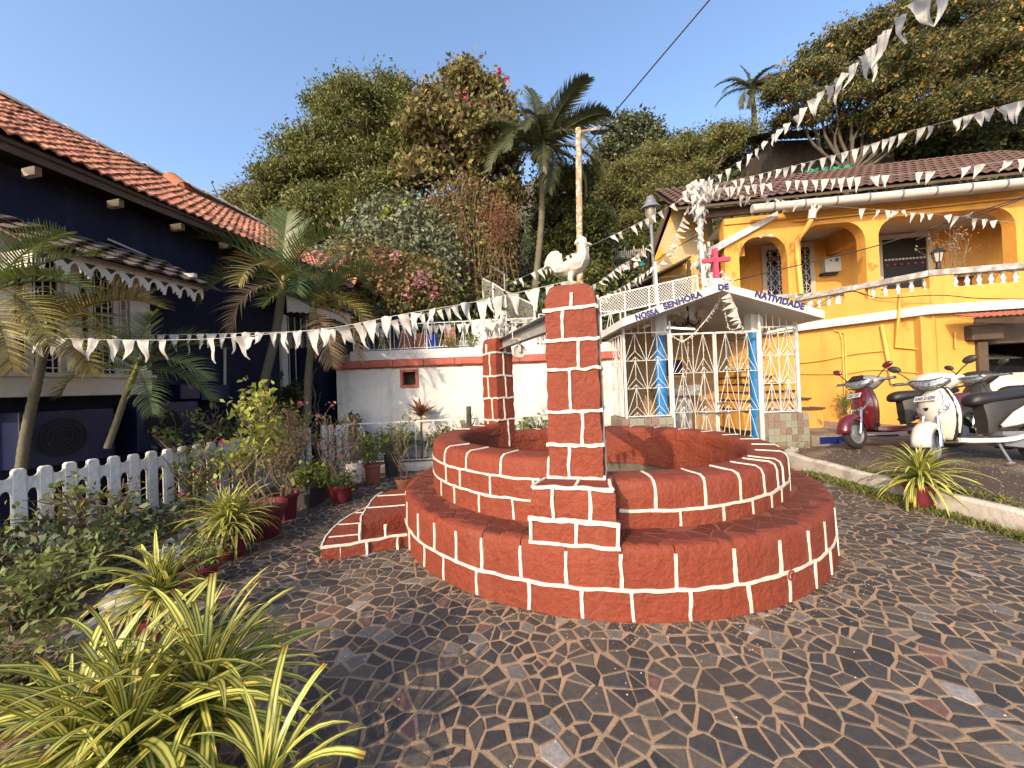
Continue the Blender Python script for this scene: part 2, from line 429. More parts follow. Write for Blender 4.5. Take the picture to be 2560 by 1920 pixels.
# stones: charcoal slabs with a few granite and reddish ones
def stone_material():
    m = bpy.data.materials.new('paving_stone'); m.use_nodes = True; MATS['paving_stone'] = m
    N, L = m.node_tree.nodes, m.node_tree.links; N.clear()
    out = N.new('ShaderNodeOutputMaterial'); b = N.new('ShaderNodeBsdfPrincipled'); L.new(b.outputs[0], out.inputs[0])
    geo = N.new('ShaderNodeNewGeometry'); oi = N.new('ShaderNodeObjectInfo')
    s1 = N.new('ShaderNodeMath'); s1.operation = 'ADD'; L.new(oi.outputs['Random'], s1.inputs[0]); L.new(geo.outputs['Random Per Island'], s1.inputs[1])
    fr = N.new('ShaderNodeMath'); fr.operation = 'FRACT'; L.new(s1.outputs[0], fr.inputs[0])
    cr = N.new('ShaderNodeValToRGB'); cr.color_ramp.interpolation = 'CONSTANT'
    stops = [(0, (.028, .027, .027)), (.22, (.038, .034, .031)), (.40, (.062, .053, .045)), (.55, (.044, .042, .041)), (.68, (.085, .070, .056)), (.79, (.031, .031, .033)), (.90, (.12, .11, .10)), (.965, (.13, .065, .055)), (.985, (.24, .22, .20))]
    e = cr.color_ramp.elements
    for i, (p, c) in enumerate(stops):
        el = e[i] if i < 2 else e.new(p)
        el.position = p; el.color = (*c, 1)
    L.new(fr.outputs[0], cr.inputs[0])
    n1 = N.new('ShaderNodeTexNoise'); n1.inputs['Scale'].default_value = 45; n1.inputs['Detail'].default_value = 6; n1.inputs['Roughness'].default_value = .7
    n2 = N.new('ShaderNodeTexNoise'); n2.inputs['Scale'].default_value = 1.3; n2.inputs['Detail'].default_value = 4
    n3 = N.new('ShaderNodeTexNoise'); n3.inputs['Scale'].default_value = 260; n3.inputs['Detail'].default_value = 2
    for n in (n1, n2, n3): L.new(geo.outputs['Position'], n.inputs['Vector'])
    mr = N.new('ShaderNodeMapRange'); mr.inputs['From Min'].default_value = .3; mr.inputs['From Max'].default_value = .7; mr.inputs['To Min'].default_value = .65; mr.inputs['To Max'].default_value = 1.4
    L.new(n1.outputs['Fac'], mr.inputs['Value'])
    hs = N.new('ShaderNodeHueSaturation'); L.new(cr.outputs[0], hs.inputs['Color']); L.new(mr.outputs[0], hs.inputs['Value'])
    # dust trodden over the stones in patches
    md = N.new('ShaderNodeMapRange'); md.inputs['From Min'].default_value = .42; md.inputs['From Max'].default_value = .72; md.inputs['To Max'].default_value = .24
    L.new(n2.outputs['Fac'], md.inputs['Value'])
    mx = N.new('ShaderNodeMix'); mx.data_type = 'RGBA'; mx.inputs['B'].default_value = (.20, .135, .085, 1)
    L.new(md.outputs[0], mx.inputs['Factor']); L.new(hs.outputs[0], mx.inputs['A'])
    # pale flecks
    ms = N.new('ShaderNodeMapRange'); ms.inputs['From Min'].default_value = .70; ms.inputs['From Max'].default_value = .74; ms.inputs['To Max'].default_value = .5
    L.new(n3.outputs['Fac'], ms.inputs['Value'])
    m2 = N.new('ShaderNodeMix'); m2.data_type = 'RGBA'; m2.inputs['B'].default_value = (.35, .31, .26, 1)
    L.new(ms.outputs[0], m2.inputs['Factor']); L.new(mx.outputs['Result'], m2.inputs['A'])
    L.new(m2.outputs['Result'], b.inputs['Base Color']); b.inputs['Roughness'].default_value = .62; b.inputs['Specular IOR Level'].default_value = .45
    bp_ = N.new('ShaderNodeBump'); bp_.inputs['Strength'].default_value = .35; bp_.inputs['Distance'].default_value = .006
    L.new(n1.outputs['Fac'], bp_.inputs['Height']); L.new(bp_.outputs[0], b.inputs['Normal'])
stone_material()
CURB_L = [(-1.95, .6), (-2.25, 1.6), (-2.62, 2.6), (-3.28, 3.9), (-3.12, 5.2), (-2.75, 6.6), (-2.2, 6.95), (-.6, 7.15), (.5, 7.25), (1.6, 6.9)]
def curbx(y):
    P_ = CURB_L[:6]
    if y <= P_[0][1]: return P_[0][0]
    for (xa, ya), (xb, yb) in zip(P_[:-1], P_[1:]):
        if ya <= y <= yb: return xa + (xb - xa) * (y - ya) / (yb - ya)
    return -2.6
RCX = 4.42                                              # line of the kerb beside the parking ground
def court(x, y):
    if math.hypot(x - .92, y - 4.44) < 2.10: return False
    if y < .55 or y > 7.0 or x < curbx(y) + .03 or x > RCX - .05: return False
    return abs(x) < 1.55 * y + .8
pv = MB(); pts = [(-2.6, .2), (4.42, .2), (4.42, 6.9), (3.3, 7.1), (1.6, 7.2), (-.6, 7.15), (-2.2, 6.95), (-2.75, 6.6), (-3.12, 5.2), (-3.28, 3.9), (-2.62, 2.6), (-2.25, 1.6)]
# sand bed of the paving, a sheet with a hole where the well stands
def ringhole(outer, c, r, z, k=96):
    mb = MB(); mb2 = []
    for i in range(k):
        t = 2 * PI * i / k; d = (math.cos(t), math.sin(t)); best = None
        for a, b in zip(outer, outer[1:] + outer[:1]):
            ex, ey = b[0] - a[0], b[1] - a[1]; den = d[0] * ey - d[1] * ex
            if abs(den) < 1e-9: continue
            s_ = ((a[0] - c[0]) * ey - (a[1] - c[1]) * ex) / den; w_ = ((a[0] - c[0]) * d[1] - (a[1] - c[1]) * d[0]) / den
            if s_ > 0 and -1e-6 <= w_ <= 1 + 1e-6: best = s_ if best is None else min(best, s_)
        mb.v.append((c[0] + d[0] * r, c[1] + d[1] * r, z)); mb2.append((c[0] + d[0] * best, c[1] + d[1] * best, z))
    mb.v += mb2
    for i in range(k): mb.f.append((i, (i + 1) % k, k + (i + 1) % k, k + i))
    return mb
paving = ringhole(pts, (.92, 4.44), 2.0, 0.0).build('paving', 'sand'); tag(paving, kind='structure')
rg_ = random.Random(11)
ST = crazy(-4.0, 5.2, .45, 7.3, .088, court, rg_, gap=.0058, minedge=.030)
def screen_size(s):
    x, y, p = s; return 1.0 / (x * x + y * y + 2)
vis = [s for s in ST if abs(s[0]) < 1.34 * s[1] and s[1] > 1.3]
vis.sort(key=screen_size, reverse=True)
first = set(id(s) for s in vis[:298])
rest = MB()
for s in ST:
    cx, cy, poly = s
    if id(s) in first:
        mb = MB(); stone_mb(mb, cx, cy, poly, -.008, .0045, rg_, ox=cx, oy=cy)
        inst('stone', mb.mesh('stone'), paving, loc=(cx, cy, 0), mat='paving_stone')
    else:
        stone_mb(rest, cx, cy, poly, -.008, .0045, rg_)
o = rest.build('more_stones', 'paving_stone', paving); o['kind'] = 'stuff'
# ================================================================== the well
WC = Vector((0.92, 4.44, 0)); R1, R2, RI = 2.122, 1.82, 1.50
ZB, HL, HR = 0.4535, 0.930, 0.784
def wp(a, r, z): return Vector((WC.x + r * math.cos(a), WC.y + r * math.sin(a), z))
def cyl_angle(u, v, Rr):
    """angle on the well's cylinder of radius Rr hit first by the pixel ray"""
    d = ray(u, v); a = d.x ** 2 + d.y ** 2; b = -2 * (d.x * WC.x + d.y * WC.y); c = WC.x ** 2 + WC.y ** 2 - Rr ** 2
    D = max(b * b - 4 * a * c, 0); t = (-b - math.sqrt(D)) / (2 * a)
    return math.atan2(d.y * t - WC.y, d.x * t - WC.x) % (2 * PI)
FPA = math.atan2(2.80 - WC.y, 0.455 - WC.x) % (2 * PI)       # front pillar's angle
BPA = math.atan2(5.62 - WC.y, -0.165 - WC.x) % (2 * PI)      # back pillar's angle
well = thing('well', 'round red painted well with a bench ring, two pillars and white block lines', 'well', (WC.x, WC.y, 0))

def sweep_block(prof, a0, a1, seed, rough=.0045, step=.05, closed=False):
    """block swept from angle a0 to a1 with profile [(r,z)...] (outer foot first), uneven surface"""
    n = max(2, int((a1 - a0) * R1 / step)); mb = MB(); m = len(prof); rings = []
    for i in range(n + 1):
        a = a0 + (a1 - a0) * i / n; ring = []
        e = min(i, n - i)
        for j, (r, z) in enumerate(prof):
            p = wp(a, r, z)
            k = nz(p + Vector((seed * 3.1, 0, 0)), 7) * rough + nz(p, 21) * rough * .55
            if e == 0: k -= .0025
            ring.append(wp(a, r + k, z + (k * .5 if 0 < j < m - 1 else 0)))
        rings.append(ring)
    mb.loft(rings, caps=True, close=closed)
    return mb
def dens(pr, d=.055):
    out = []
    for (r0, z0), (r1, z1) in zip(pr[:-1], pr[1:]):
        k = max(1, int(math.hypot(r1 - r0, z1 - z0) / d))
        for i in range(k): out.append((r0 + (r1 - r0) * i / k, z0 + (z1 - z0) * i / k))
    out.append(pr[-1]); return out
def ribbon(mb, path, nrm, w, h=.0045, seed=0):
    """raised painted line along path; nrm(p) gives the outward normal"""
    rows = []; m = len(path)
    for i, p in enumerate(path):
        d = (path[min(i + 1, m - 1)] - path[max(i - 1, 0)]).normalized(); n = nrm(p, i); s = d.cross(n).normalized()
        ww = w * (1 + .42 * nz(p + Vector((seed, 0, 0)), 26)); sh = s * (.010 * nz(p + Vector((0, seed, 3)), 9))
        rows.append([p + sh - s * ww / 2 - n * .012, p + sh - s * ww * .42 + n * h, p + sh + s * ww * .42 + n * h * .9, p + sh + s * ww / 2 - n * .012])
    mb.loft(rows, caps=True, close=True)
def sub(path, d=.03):
    out = []
    for a, b in zip(path[:-1], path[1:]):
        k = max(1, int((b - a).length / d))
        for i in range(k): out.append(a.lerp(b, i / k))
    out.append(path[-1]); return out
def radial(p, i=0): return Vector((p.x - WC.x, p.y - WC.y, 0)).normalized()

lines = MB(); LW = .023
# ---- bench (lower tier)
core = MB()
core.lathe([(R1 - .04, 0), (R1 - .04, ZB - .02), (R1 - .06, ZB - .002), (RI + .02, ZB - .002)], 96, WC, caps=False)
core.lathe([(R2 - .03, ZB - .02), (R2 - .03, HR - .03), (RI + .03, HR - .03), (RI + .03, .24)], 96, WC, caps=False)
core.build('core', 'red_joint', well, smooth=.6)
ZL = .192
g2 = 2 * PI
def ring_angles(px, v, Rr, sp, fill=True):
    A = sorted(cyl_angle(u, v(u) if callable(v) else v, Rr) for u in px)
    if fill:
        gap = (A[0] + g2) - A[-1]; k = max(1, round(gap / (sp / Rr)))
        A += [A[-1] + gap * i / k for i in range(1, k)]
    return A
low = ring_angles([1064, 1111, 1192, 1322, 1453, 1580, 1725, 1874, 1975, 2042, 2081], 1470, R1, .42)
upp = ring_angles([1046, 1085, 1139, 1203, 1299, 1413, 1551, 1690, 1839, 1953, 2026, 2068], 1370, R1, .42)
def blocks(A, prof, Rr, gap=.0035, skip=None, rough=.0045, name='block'):
    for i, a in enumerate(A):
        b = A[(i + 1) % len(A)]
        if b <= a: b += g2
        if skip and skip((a + b) / 2): continue
        sweep_block(prof, a + gap / Rr, b - gap / Rr, i, rough).build(name, 'red_paint', well, smooth=.9)
blocks(low, dens([(R1 - .06, .0), (R1 + .002, .0), (R1, .06), (R1 - .004, ZL - .008), (R1 - .06, ZL - .008)]), R1)
blocks(upp, dens([(R1 - .06, ZL + .008), (R1 - .004, ZL + .008), (R1 - .010, ZB - .05), (R1 - .020, ZB - .014), (R1 - .045, ZB + .002), (R1 - .10, ZB + .003), (R1 - .10, ZB - .05)]), R1)
for a in low: ribbon(lines, sub([wp(a, R1 + .002, .01), wp(a, R1 - .001, ZL)]), radial, LW, seed=a * 9)
for a in upp: ribbon(lines, sub([wp(a + .004 * nz((a * 9, 1, 2)), R1 - .002, ZL), wp(a, R1 - .008, ZB - .045)]), radial, LW, seed=a * 7)
ribbon(lines, [wp(g2 * i / 420, R1 - .001 + 0 * i, ZL + .006 * nz((math.cos(g2 * i / 420) * 6, math.sin(g2 * i / 420) * 6, 0))) for i in range(421)], radial, LW, seed=3)

# ---- upper ring: three courses on one half, two on the other
def span(A, a0, a1):
    """joint angles within a0..a1 (unwrapped)"""
    B = []
    for a in A:
        for k in (-1, 0, 1):
            if a0 + .05 < a + k * g2 < a1 - .05: B.append(a + k * g2)
    return [a0] + sorted(B) + [a1]
# the front half runs angle BPA..FPA through the west (tall), FPA..BPA+2pi through the east (low)
ZT1, ZT2 = .615, .775                                   # course lines of the tall half
ZR1 = .575                                              # course line of the low half
j_t3 = [cyl_angle(u, 1120, R2) for u in (1110, 1163, 1249, 1368)] + [BPA + .25 + .24 * i for i in range(2)]
j_t2 = [cyl_angle(u, 1210, R2) for u in (1116, 1151, 1226, 1332)] + [BPA + .1 + .24 * i for i in range(3)]
j_t1 = [cyl_angle(u, 1270, R2) for u in (1106, 1138, 1199, 1283)] + [BPA + .25 + .24 * i for i in range(2)]
j_r2 = [cyl_angle(u, 1210, R2) for u in (1638, 1764, 1851, 1912, 1946, 1960)]
b0 = max(j_r2); j_r2 += [b0 + .23 * i for i in range(1, 11) if b0 + .23 * i < BPA + g2 - .1] if b0 > 3 else []
j_r2 = [a if a > 3 else a + g2 for a in j_r2]
last = max(j_r2)
j_r2 += [last + .22 * i for i in range(1, 14) if last + .22 * i < BPA + g2 - .12]
j_r1 = [cyl_angle(u, 1290, R2) for u in (1700, 1808, 1883, 1930, 1956)]
j_r1 = [a if a > 3 else a + g2 for a in j_r1]; last = max(j_r1)
j_r1 += [last + .22 * i for i in range(1, 14) if last + .22 * i < BPA + g2 - .12]
def course(A, prof, rough=.005):
    for i in range(len(A) - 1):
        sweep_block(prof, A[i] + .0035 / R2, A[i + 1] - .0035 / R2, i + 20, rough).build('block', 'red_paint', well, smooth=.9)
def topprof(z0, z1):
    return dens([(R2 - .05, z0), (R2, z0), (R2 - .006, z1 - .055), (R2 - .022, z1 - .018), (R2 - .055, z1), (RI + .04, z1 + .002), (RI + .008, z1 - .02), (RI, z1 - .06), (RI, z1 - .14), (RI + .05, z1 - .14)])
tall = lambda A: span(A, BPA, FPA)
lowh = lambda A: span(A, FPA, BPA + g2)
course(tall(j_t1), dens([(R2 - .05, ZB), (R2 + .004, ZB), (R2 + .002, ZT1 - .008), (R2 - .05, ZT1 - .008)]))
course(tall(j_t2), dens([(R2 - .05, ZT1 + .008), (R2 + .002, ZT1 + .008), (R2, ZT2 - .008), (R2 - .05, ZT2 - .008)]))
course(tall(j_t3), topprof(ZT2 + .008, HL))
course(lowh(j_r1), dens([(R2 - .05, ZB), (R2 + .004, ZB), (R2 + .002, ZR1 - .008), (R2 - .05, ZR1 - .008)]))
course(lowh(j_r2), topprof(ZR1 + .008, HR))
def toppath(a, z0, z1):
    return sub([wp(a, R2 + .002, z0), wp(a, R2 - .004, z1 - .06), wp(a, R2 - .022, z1 - .016), wp(a, R2 - .06, z1 + .002), wp(a, RI + .07, z1 + .004)])
def topn(p, i):
    r = math.hypot(p.x - WC.x, p.y - WC.y); k = min(1, max(0, (R2 - .004 - r) / .05)); n = radial(p)
    return (n * (1 - k) + Vector((0, 0, k))).normalized()
for a in tall(j_t1)[1:-1]: ribbon(lines, sub([wp(a, R2 + .003, ZB + .01), wp(a, R2 + .003, ZT1)]), radial, LW * .8, seed=a)
for a in tall(j_t2)[1:-1]: ribbon(lines, sub([wp(a, R2 + .002, ZT1), wp(a, R2 + .002, ZT2)]), radial, LW * .8, seed=a)
for a in tall(j_t3)[1:-1]: ribbon(lines, toppath(a, ZT2, HL), topn, LW * .8, seed=a)
for a in lowh(j_r1)[1:-1]: ribbon(lines, sub([wp(a, R2 + .003, ZB + .01), wp(a, R2 + .003, ZR1)]), radial, LW * .85, seed=a)
for a in lowh(j_r2)[1:-1]: ribbon(lines, toppath(a, ZR1, HR), topn, LW * .85, seed=a)
def arcline(z, a0, a1, w=LW):
    n = int((a1 - a0) / .018)
    ribbon(lines, [wp(a0 + (a1 - a0) * i / n, R2 + .003, z + .007 * nz((math.cos(a0 + (a1 - a0) * i / n) * 5, z * 9, math.sin(a0 + (a1 - a0) * i / n) * 5))) for i in range(n + 1)], radial, w, seed=z)
arcline(ZT1, BPA, FPA, LW * .85); arcline(ZT2, BPA, FPA, LW * .85); arcline(ZR1, FPA, BPA + g2)
# ---- inner wall of the shaft
iw = MB(); rings = []
for i in range(145):
    a = g2 * i / 144; ring = []
    zt = (HL if BPA <= (a % g2) <= FPA else HR) - .12
    for j in range(9):
        z = .25 + (zt - .25) * j / 8; p = wp(a, RI, z)
        ring.append(wp(a, RI + .004 + .02 * nz(p, 5) + .012 * nz(p, 19), z))
    rings.append(ring)
iw.loft(rings, caps=False, close=False); iw.build('inner_wall', 'red_paint', well, smooth=1.2)
MB().lathe([(RI + .03, .27), (RI + .02, .1), (RI + .03, -3.2)], 64, WC, caps=False).build('shaft', 'shaft_stone', well, smooth=1)
MB().lathe([(0.001, -3.0), (RI + .05, -3.0)], 48, WC, caps=False).build('water', 'water', well)

# ---- pillars
def pillar(ang, wt, dp, z0, z1, courses, vj, taper, name):
    """square pillar, radial to the ring; courses = z of the lines, vj = vertical joint offsets per course"""
    n = Vector((math.cos(ang), math.sin(ang), 0)); t = Vector((-n.y, n.x, 0))
    rc = (R2 + RI) / 2 + .0
    c = WC + n * rc
    zs = [z0] + courses + [z1]
    def ringat(z, inset=0):
        k = 1 - taper * (z - z0) / (z1 - z0); w, d = wt / 2 * k - inset, dp / 2 * k - inset; out = []
        seq = []
        m = 6
        for i in range(m): seq.append((-w + 2 * w * i / m, -d))
        for i in range(m): seq.append((w, -d + 2 * d * i / m))
        for i in range(m): seq.append((w - 2 * w * i / m, d))
        for i in range(m): seq.append((-w, d - 2 * d * i / m))
        for i, (a, b) in enumerate(seq):
            f = 1
            if i % m == 0: a *= .965; b *= .965
            p = c + t * a + n * b + Vector((0, 0, z))
            kk = nz(p, 8) * .010 + nz(p, 23) * .007
            out.append(c + t * (a + kk * (1 if a > 0 else -1)) + n * (b + kk * (1 if b > 0 else -1)) + Vector((0, 0, z)))
        return out
    for ci in range(len(zs) - 1):
        za, zb = zs[ci], zs[ci + 1]; mb = MB(); k = max(3, int((zb - za) / .05))
        rg = [ringat(za + (zb - za) * i / k) for i in range(k + 1)]
        if ci == len(zs) - 2:
            # rounded head: the two radial flanks roll in towards the top
            rg = []
            for i in range(k + 5):
                f = i / (k + 4); z = za + (zb - za) * (math.sin(f * PI / 2) ** .8); s = math.cos(f * PI / 2) ** .62 if f < 1 else .02
                s = .42 + .58 * s if f < .999 else .40
                rr = []
                for p in ringat(min(z, zb)):
                    q = p - c; a, b = q.dot(t), q.dot(n)
                    rr.append(c + t * a * s + n * b * (1 - .12 * f) + Vector((0, 0, z)))
                rg.append(rr)
        mb.loft(rg); mb.build('block', 'red_paint', well, smooth=.8)
    # painted lines
    def face(z, side, a):
        k = 1 - taper * (z - z0) / (z1 - z0); w, d = wt / 2 * k, dp / 2 * k
        if side == 0: return c + t * a * k + n * (d + .004) + Vector((0, 0, z)), n
        if side == 1: return c + t * a * k - n * (d + .004) + Vector((0, 0, z)), -n
        if side == 2: return c + t * (w + .004) + n * a * k + Vector((0, 0, z)), t
        return c - t * (w + .004) + n * a * k + Vector((0, 0, z)), -t
    for z in courses:
        for side in range(4):
            hw = wt / 2 if side < 2 else dp / 2
            zz = z + (.014 if side in (1, 3) else 0)
            pts = [face(z + .012 * nz((i * .3, z * 5, side)), side, -hw + 2 * hw * i / 16)[0] for i in range(17)]
            nn = face(z, side, 0)[1]
            ribbon(lines, pts, lambda p, i, nn=nn: nn, LW * 1.08, .007, seed=z * 3 + side)
    for ci, (za, zb) in enumerate(zip(zs[:-1], zs[1:])):
        for side in range(4):
            hw = wt / 2 if side < 2 else dp / 2
            a = hw * vj[ci % len(vj)] * (1 if side % 2 == 0 else -.6)
            ze = zb if ci < len(zs) - 2 else za + (zb - za) * .62
            pts = sub([face(za, side, a)[0], face(ze, side, a + .008)[0]]); nn = face(za, side, 0)[1]
            ribbon(lines, pts, lambda p, i, nn=nn: nn, LW, .007, seed=ci + side * 5)
    return c, n, t
fp = pillar(FPA, .385, .36, .70, 2.155, [.805, 1.03, 1.27, 1.56, 1.765, 1.985], [.05, -.25, .28, -.14, .25, -.30], .055, 'front')
# the front pillar stands on a two-course pedestal over the bench
def pedestal(ang):
    n = Vector((math.cos(ang), math.sin(ang), 0)); t = Vector((-n.y, n.x, 0))
    for k, (r0, r1, w, za, zb) in enumerate([(R2 - .12, R1 - .015, .56, ZB - .01, .598), (R2 - .12, R1 - .045, .53, .598, .80)]):
        c = WC + n * ((r0 + r1) / 2); d = r1 - r0; rg = []
        for i in range(7):
            f = i / 6; z = za + (zb - za) * f; ins = .018 if (i == 6 and k == 1) else 0; ring = []
            seq = [(-w / 2 + w * j / 8, d / 2) for j in range(8)] + [(w / 2, d / 2 - d * j / 5) for j in range(5)] + [(w / 2 - w * j / 8, -d / 2) for j in range(8)] + [(-w / 2, -d / 2 + d * j / 5) for j in range(5)]
            for a, b in seq:
                p = c + t * a + n * b; kk = nz(p + Vector((0, 0, z)), 8) * .010
                ring.append(c + t * (a - math.copysign(ins, a) + kk * math.copysign(1, a)) + n * (b - math.copysign(ins, b) + kk * math.copysign(1, b)) + Vector((0, 0, z)))
            rg.append(ring)
        MB().loft(rg).build('pedestal', 'red_paint', well, smooth=.8)
    fN = lambda p, i: n
    rr1, rr2 = R1 - .010, R1 - .040
    P = lambda a, r, z: WC + n * r + t * a + Vector((0, 0, z))
    ribbon(lines, sub([P(-.285, rr1, ZB + .002), P(.285, rr1, ZB - .012)]), fN, LW, seed=1)
    ribbon(lines, sub([P(-.285, rr1, .602), P(.285, rr1, .590)]), fN, LW * 1.2, seed=2)
    ribbon(lines, sub([P(-.255, rr2, .796), P(.255, rr2, .796)]), fN, LW * 1.1, seed=4)
    for a, za, zb, r in [(-.275, ZB, .60, rr1), (.272, ZB, .60, rr1), (.02, ZB, .595, rr1), (-.13, .60, .80, rr2), (.11, .60, .80, rr2)]:
        ribbon(lines, sub([P(a, r, za), P(a + .006, r, zb)]), fN, LW, seed=a)
    up = lambda p, i: Vector((0, 0, 1))
    ribbon(lines, sub([P(.02, rr2 - .01, .803), P(.03, R2 + .03, .803)]), up, LW, seed=7)
    ribbon(lines, sub([P(-.2, R2 + .028, .806), P(.2, R2 + .028, .806)]), up, LW * 1.2, seed=8)
    for sg in (-1, 1): ribbon(lines, sub([P(sg * .25, rr2, .803), P(sg * .22, R2 + .03, .803)]), up, LW, seed=9)
pedestal(FPA)
bp = pillar(BPA, .34, .33, .60, 2.17, [.99, 1.30, 1.62, 1.95], [.3, -.35, .1, -.2, .25], .05, 'back')
# ---- steps
def step_block(px, z0, z1, name):
    pts = [gp(u, v, z1) for u, v in px]
    mb = MB(); n = len(pts); rg = []
    for i in range(4):
        z = z0 + (z1 - z0) * [0, .5, .9, 1][i]; ins = .012 if i == 3 else 0; cc = sum(pts, Vector()) / n
        rg.append([Vector((p.x + (cc.x - p.x) * ins * 2 + .01 * nz((p.x, p.y, z), 9), p.y + (cc.y - p.y) * ins * 2, z)) for p in pts])
    mb.loft(rg); mb.build('step', 'red_paint', well, smooth=.7)
    return pts
s1 = [(802, 1371), (809, 1352), (822, 1332), (845, 1310), (872, 1290), (900, 1276), (950, 1255), (1010, 1238), (1075, 1250), (1075, 1310), (1030, 1334), (975, 1342), (900, 1356)]
s2 = [(899, 1311), (904, 1292), (916, 1271), (938, 1242), (956, 1231), (990, 1224), (1040, 1216), (1080, 1240), (1080, 1262), (1021, 1278), (960, 1293)]
p1 = step_block(s1, -.01, .115, 'a'); p2 = step_block(s2, .10, .262, 'b')
up = lambda p, i: Vector((0, 0, 1))
ribbon(lines, smoothpath([p + Vector((0, 0, .004)) for p in p1[0:7]], 5), up, LW * .8, seed=1)
ribbon(lines, sub([p1[0] + Vector((0, 0, 0)), p1[12], p1[11], p1[10]]), lambda p, i: Vector((-.1, -1, 0)).normalized(), LW, seed=2)
ribbon(lines, smoothpath([p + Vector((0, 0, .004)) for p in p2[0:5]], 5), up, LW * .8, seed=3)
ribbon(lines, sub([Vector((p2[0].x, p2[0].y - .002, z)) for z in (.10, .26)]), lambda p, i: Vector((-.3, -1, 0)).normalized(), LW, seed=4)
for (u0, v0, u1, v1, z) in [(822, 1343, 900, 1336, .118), (845, 1311, 905, 1308, .118), (884, 1282, 915, 1281, .118), (918, 1269, 1022, 1262, .266), (943, 1240, 1022, 1235, .266)]:
    ribbon(lines, sub([gp(u0, v0, z), gp(u1, v1, z)]), up, LW * .6, seed=u0)
for (u, va, vb) in [(850, 1368, 1396), (917, 1352, 1388), (995, 1342, 1375)]:
    a = gp(u, vb, 0.0); ribbon(lines, sub([a, Vector((a.x, a.y, .112))]), lambda p, i: Vector((-.1, -1, 0)).normalized(), LW, seed=u)
a = gp(963, 1303, .262); ribbon(lines, sub([Vector((a.x, a.y - .008, .12)), Vector((a.x, a.y - .008, .235))]), lambda p, i: Vector((-.1, -1, 0)).normalized(), LW, seed=9)
lines.build('mortar_line', 'white_line', well, smooth=.8)
# ---- iron ring on the bench side
a = cyl_angle(1975, 1452, R1); rg = MB()
rg.tube([wp(a, R1 + .012, .20) + Vector((-math.sin(a) * .028 * math.sin(t), math.cos(a) * .028 * math.sin(t), .028 * math.cos(t) - .02)) for t in [g2 * i / 16 for i in range(17)]], .006, 6, caps=False)
rg.build('iron_ring', 'red_paint', well, smooth=1)

# ---- steel beam and pulley
fpc, bpc = fp[0], bp[0]
d = (bpc - fpc); d.z = 0; d.normalize(); sd = Vector((-d.y, d.x, 0))
b0 = fpc + d * .10 + sd * .02 + Vector((0, 0, 1.90)); b1 = bpc - d * .10 - sd * .03 + Vector((0, 0, 2.0))
ax = (b1 - b0); L = ax.length; axn = ax.normalized(); upb = sd.cross(axn) * -1
if upb.z < 0: upb = -upb
beam = thing('steel_beam', 'grey steel channel beam spanning the two red well pillars', 'beam', b0)
mb = MB()
w, h, t = .075, .15, .009
mb.boxv(b0 - sd * w / 2, ax, sd * t, upb * h)
mb.boxv(b0 - sd * w / 2 + sd * t, ax, sd * (w - t), upb * t)
mb.boxv(b0 - sd * w / 2 + sd * t + upb * (h - t), ax, sd * (w - t), upb * t)
mb.build('channel', 'steel', beam, bevel=.002)
pc = at(1297, 878, 4.45)
pul = thing('pulley', 'white iron pulley wheel hanging on a clamp from the steel beam', 'pulley', pc)
mb = MB()
def ringtube(c, ax_, r, rt, n=24, m=8):
    ax_ = ax_.normalized(); a_ = ax_.orthogonal().normalized(); b_ = ax_.cross(a_)
    return [c + (a_ * math.cos(g2 * i / n) + b_ * math.sin(g2 * i / n)) * r for i in range(n + 1)]
axp = Vector((.35, -1, 0)).normalized()
mb.tube(ringtube(pc + axp * .016, axp, .072, .01), .010, 8, caps=False)
mb.tube(ringtube(pc - axp * .016, axp, .072, .01), .010, 8, caps=False)
mb.tube([pc - axp * .012, pc + axp * .012], .066, 20)
mb.tube([pc - axp * .04, pc + axp * .04], .016, 10)
mb.build('wheel', 'pvc', pul, smooth=.7)
mb = MB(); topz = 2.02
for sg in (-1, 1):
    mb.bar(pc + axp * sg * .034, pc + axp * sg * .034 + Vector((0, 0, .13)), .028, .006)
mb.bar(pc + Vector((0, 0, .13)) - axp * .05, pc + Vector((0, 0, .13)) + axp * .05, .03, .012)
hx = Vector((axp.y, -axp.x, 0))
for sg in (-1, 1): mb.tube([pc + hx * sg * .07 + Vector((0, 0, .14)), pc + hx * sg * .07 + Vector((0, 0, .36))], .006, 6)
mb.bar(pc + hx * .09 + Vector((0, 0, .14)), pc - hx * .09 + Vector((0, 0, .14)), .04, .01)
mb.bar(pc + hx * .09 + Vector((0, 0, .33)), pc - hx * .09 + Vector((0, 0, .33)), .04, .01)
mb.build('clamp', 'pvc', pul)
# ---- crazy paving on the bench, painted over
rg_ = random.Random(5)
def bench(x, y): return 1.83 < math.hypot(x - WC.x, y - WC.y) < R1 - .075
BT = crazy(WC.x - 2.3, WC.x + 2.3, WC.y - 2.3, WC.y + 2.3, .125, bench, rg_, gap=.0045, minedge=.03)
BT.sort(key=lambda s: s[1])
rest = MB(); k = 0
for cx, cy, poly in BT:
    poly = [(x, y) for x, y in poly]
    q = []
    for x, y in poly:
        r = math.hypot(x - WC.x, y - WC.y); c_ = min(max(r, 1.815), R1 - .03) / r
        q.append((WC.x + (x - WC.x) * c_, WC.y + (y - WC.y) * c_))
    k += 1
    if k <= 290:
        mb = MB(); stone_mb(mb, cx, cy, q, ZB - .02, ZB + .004, rg_, .0008, ox=cx, oy=cy)
        o = inst('bench_tile', mb.mesh('bench_tile'), well, loc=(cx - WC.x, cy - WC.y, 0), mat='red_floor')
    else: stone_mb(rest, cx, cy, q, ZB - .02, ZB + .004, rg_, .0008)
if rest.v: rest.build('bench_tiles', 'red_floor', well)['kind'] = 'stuff'
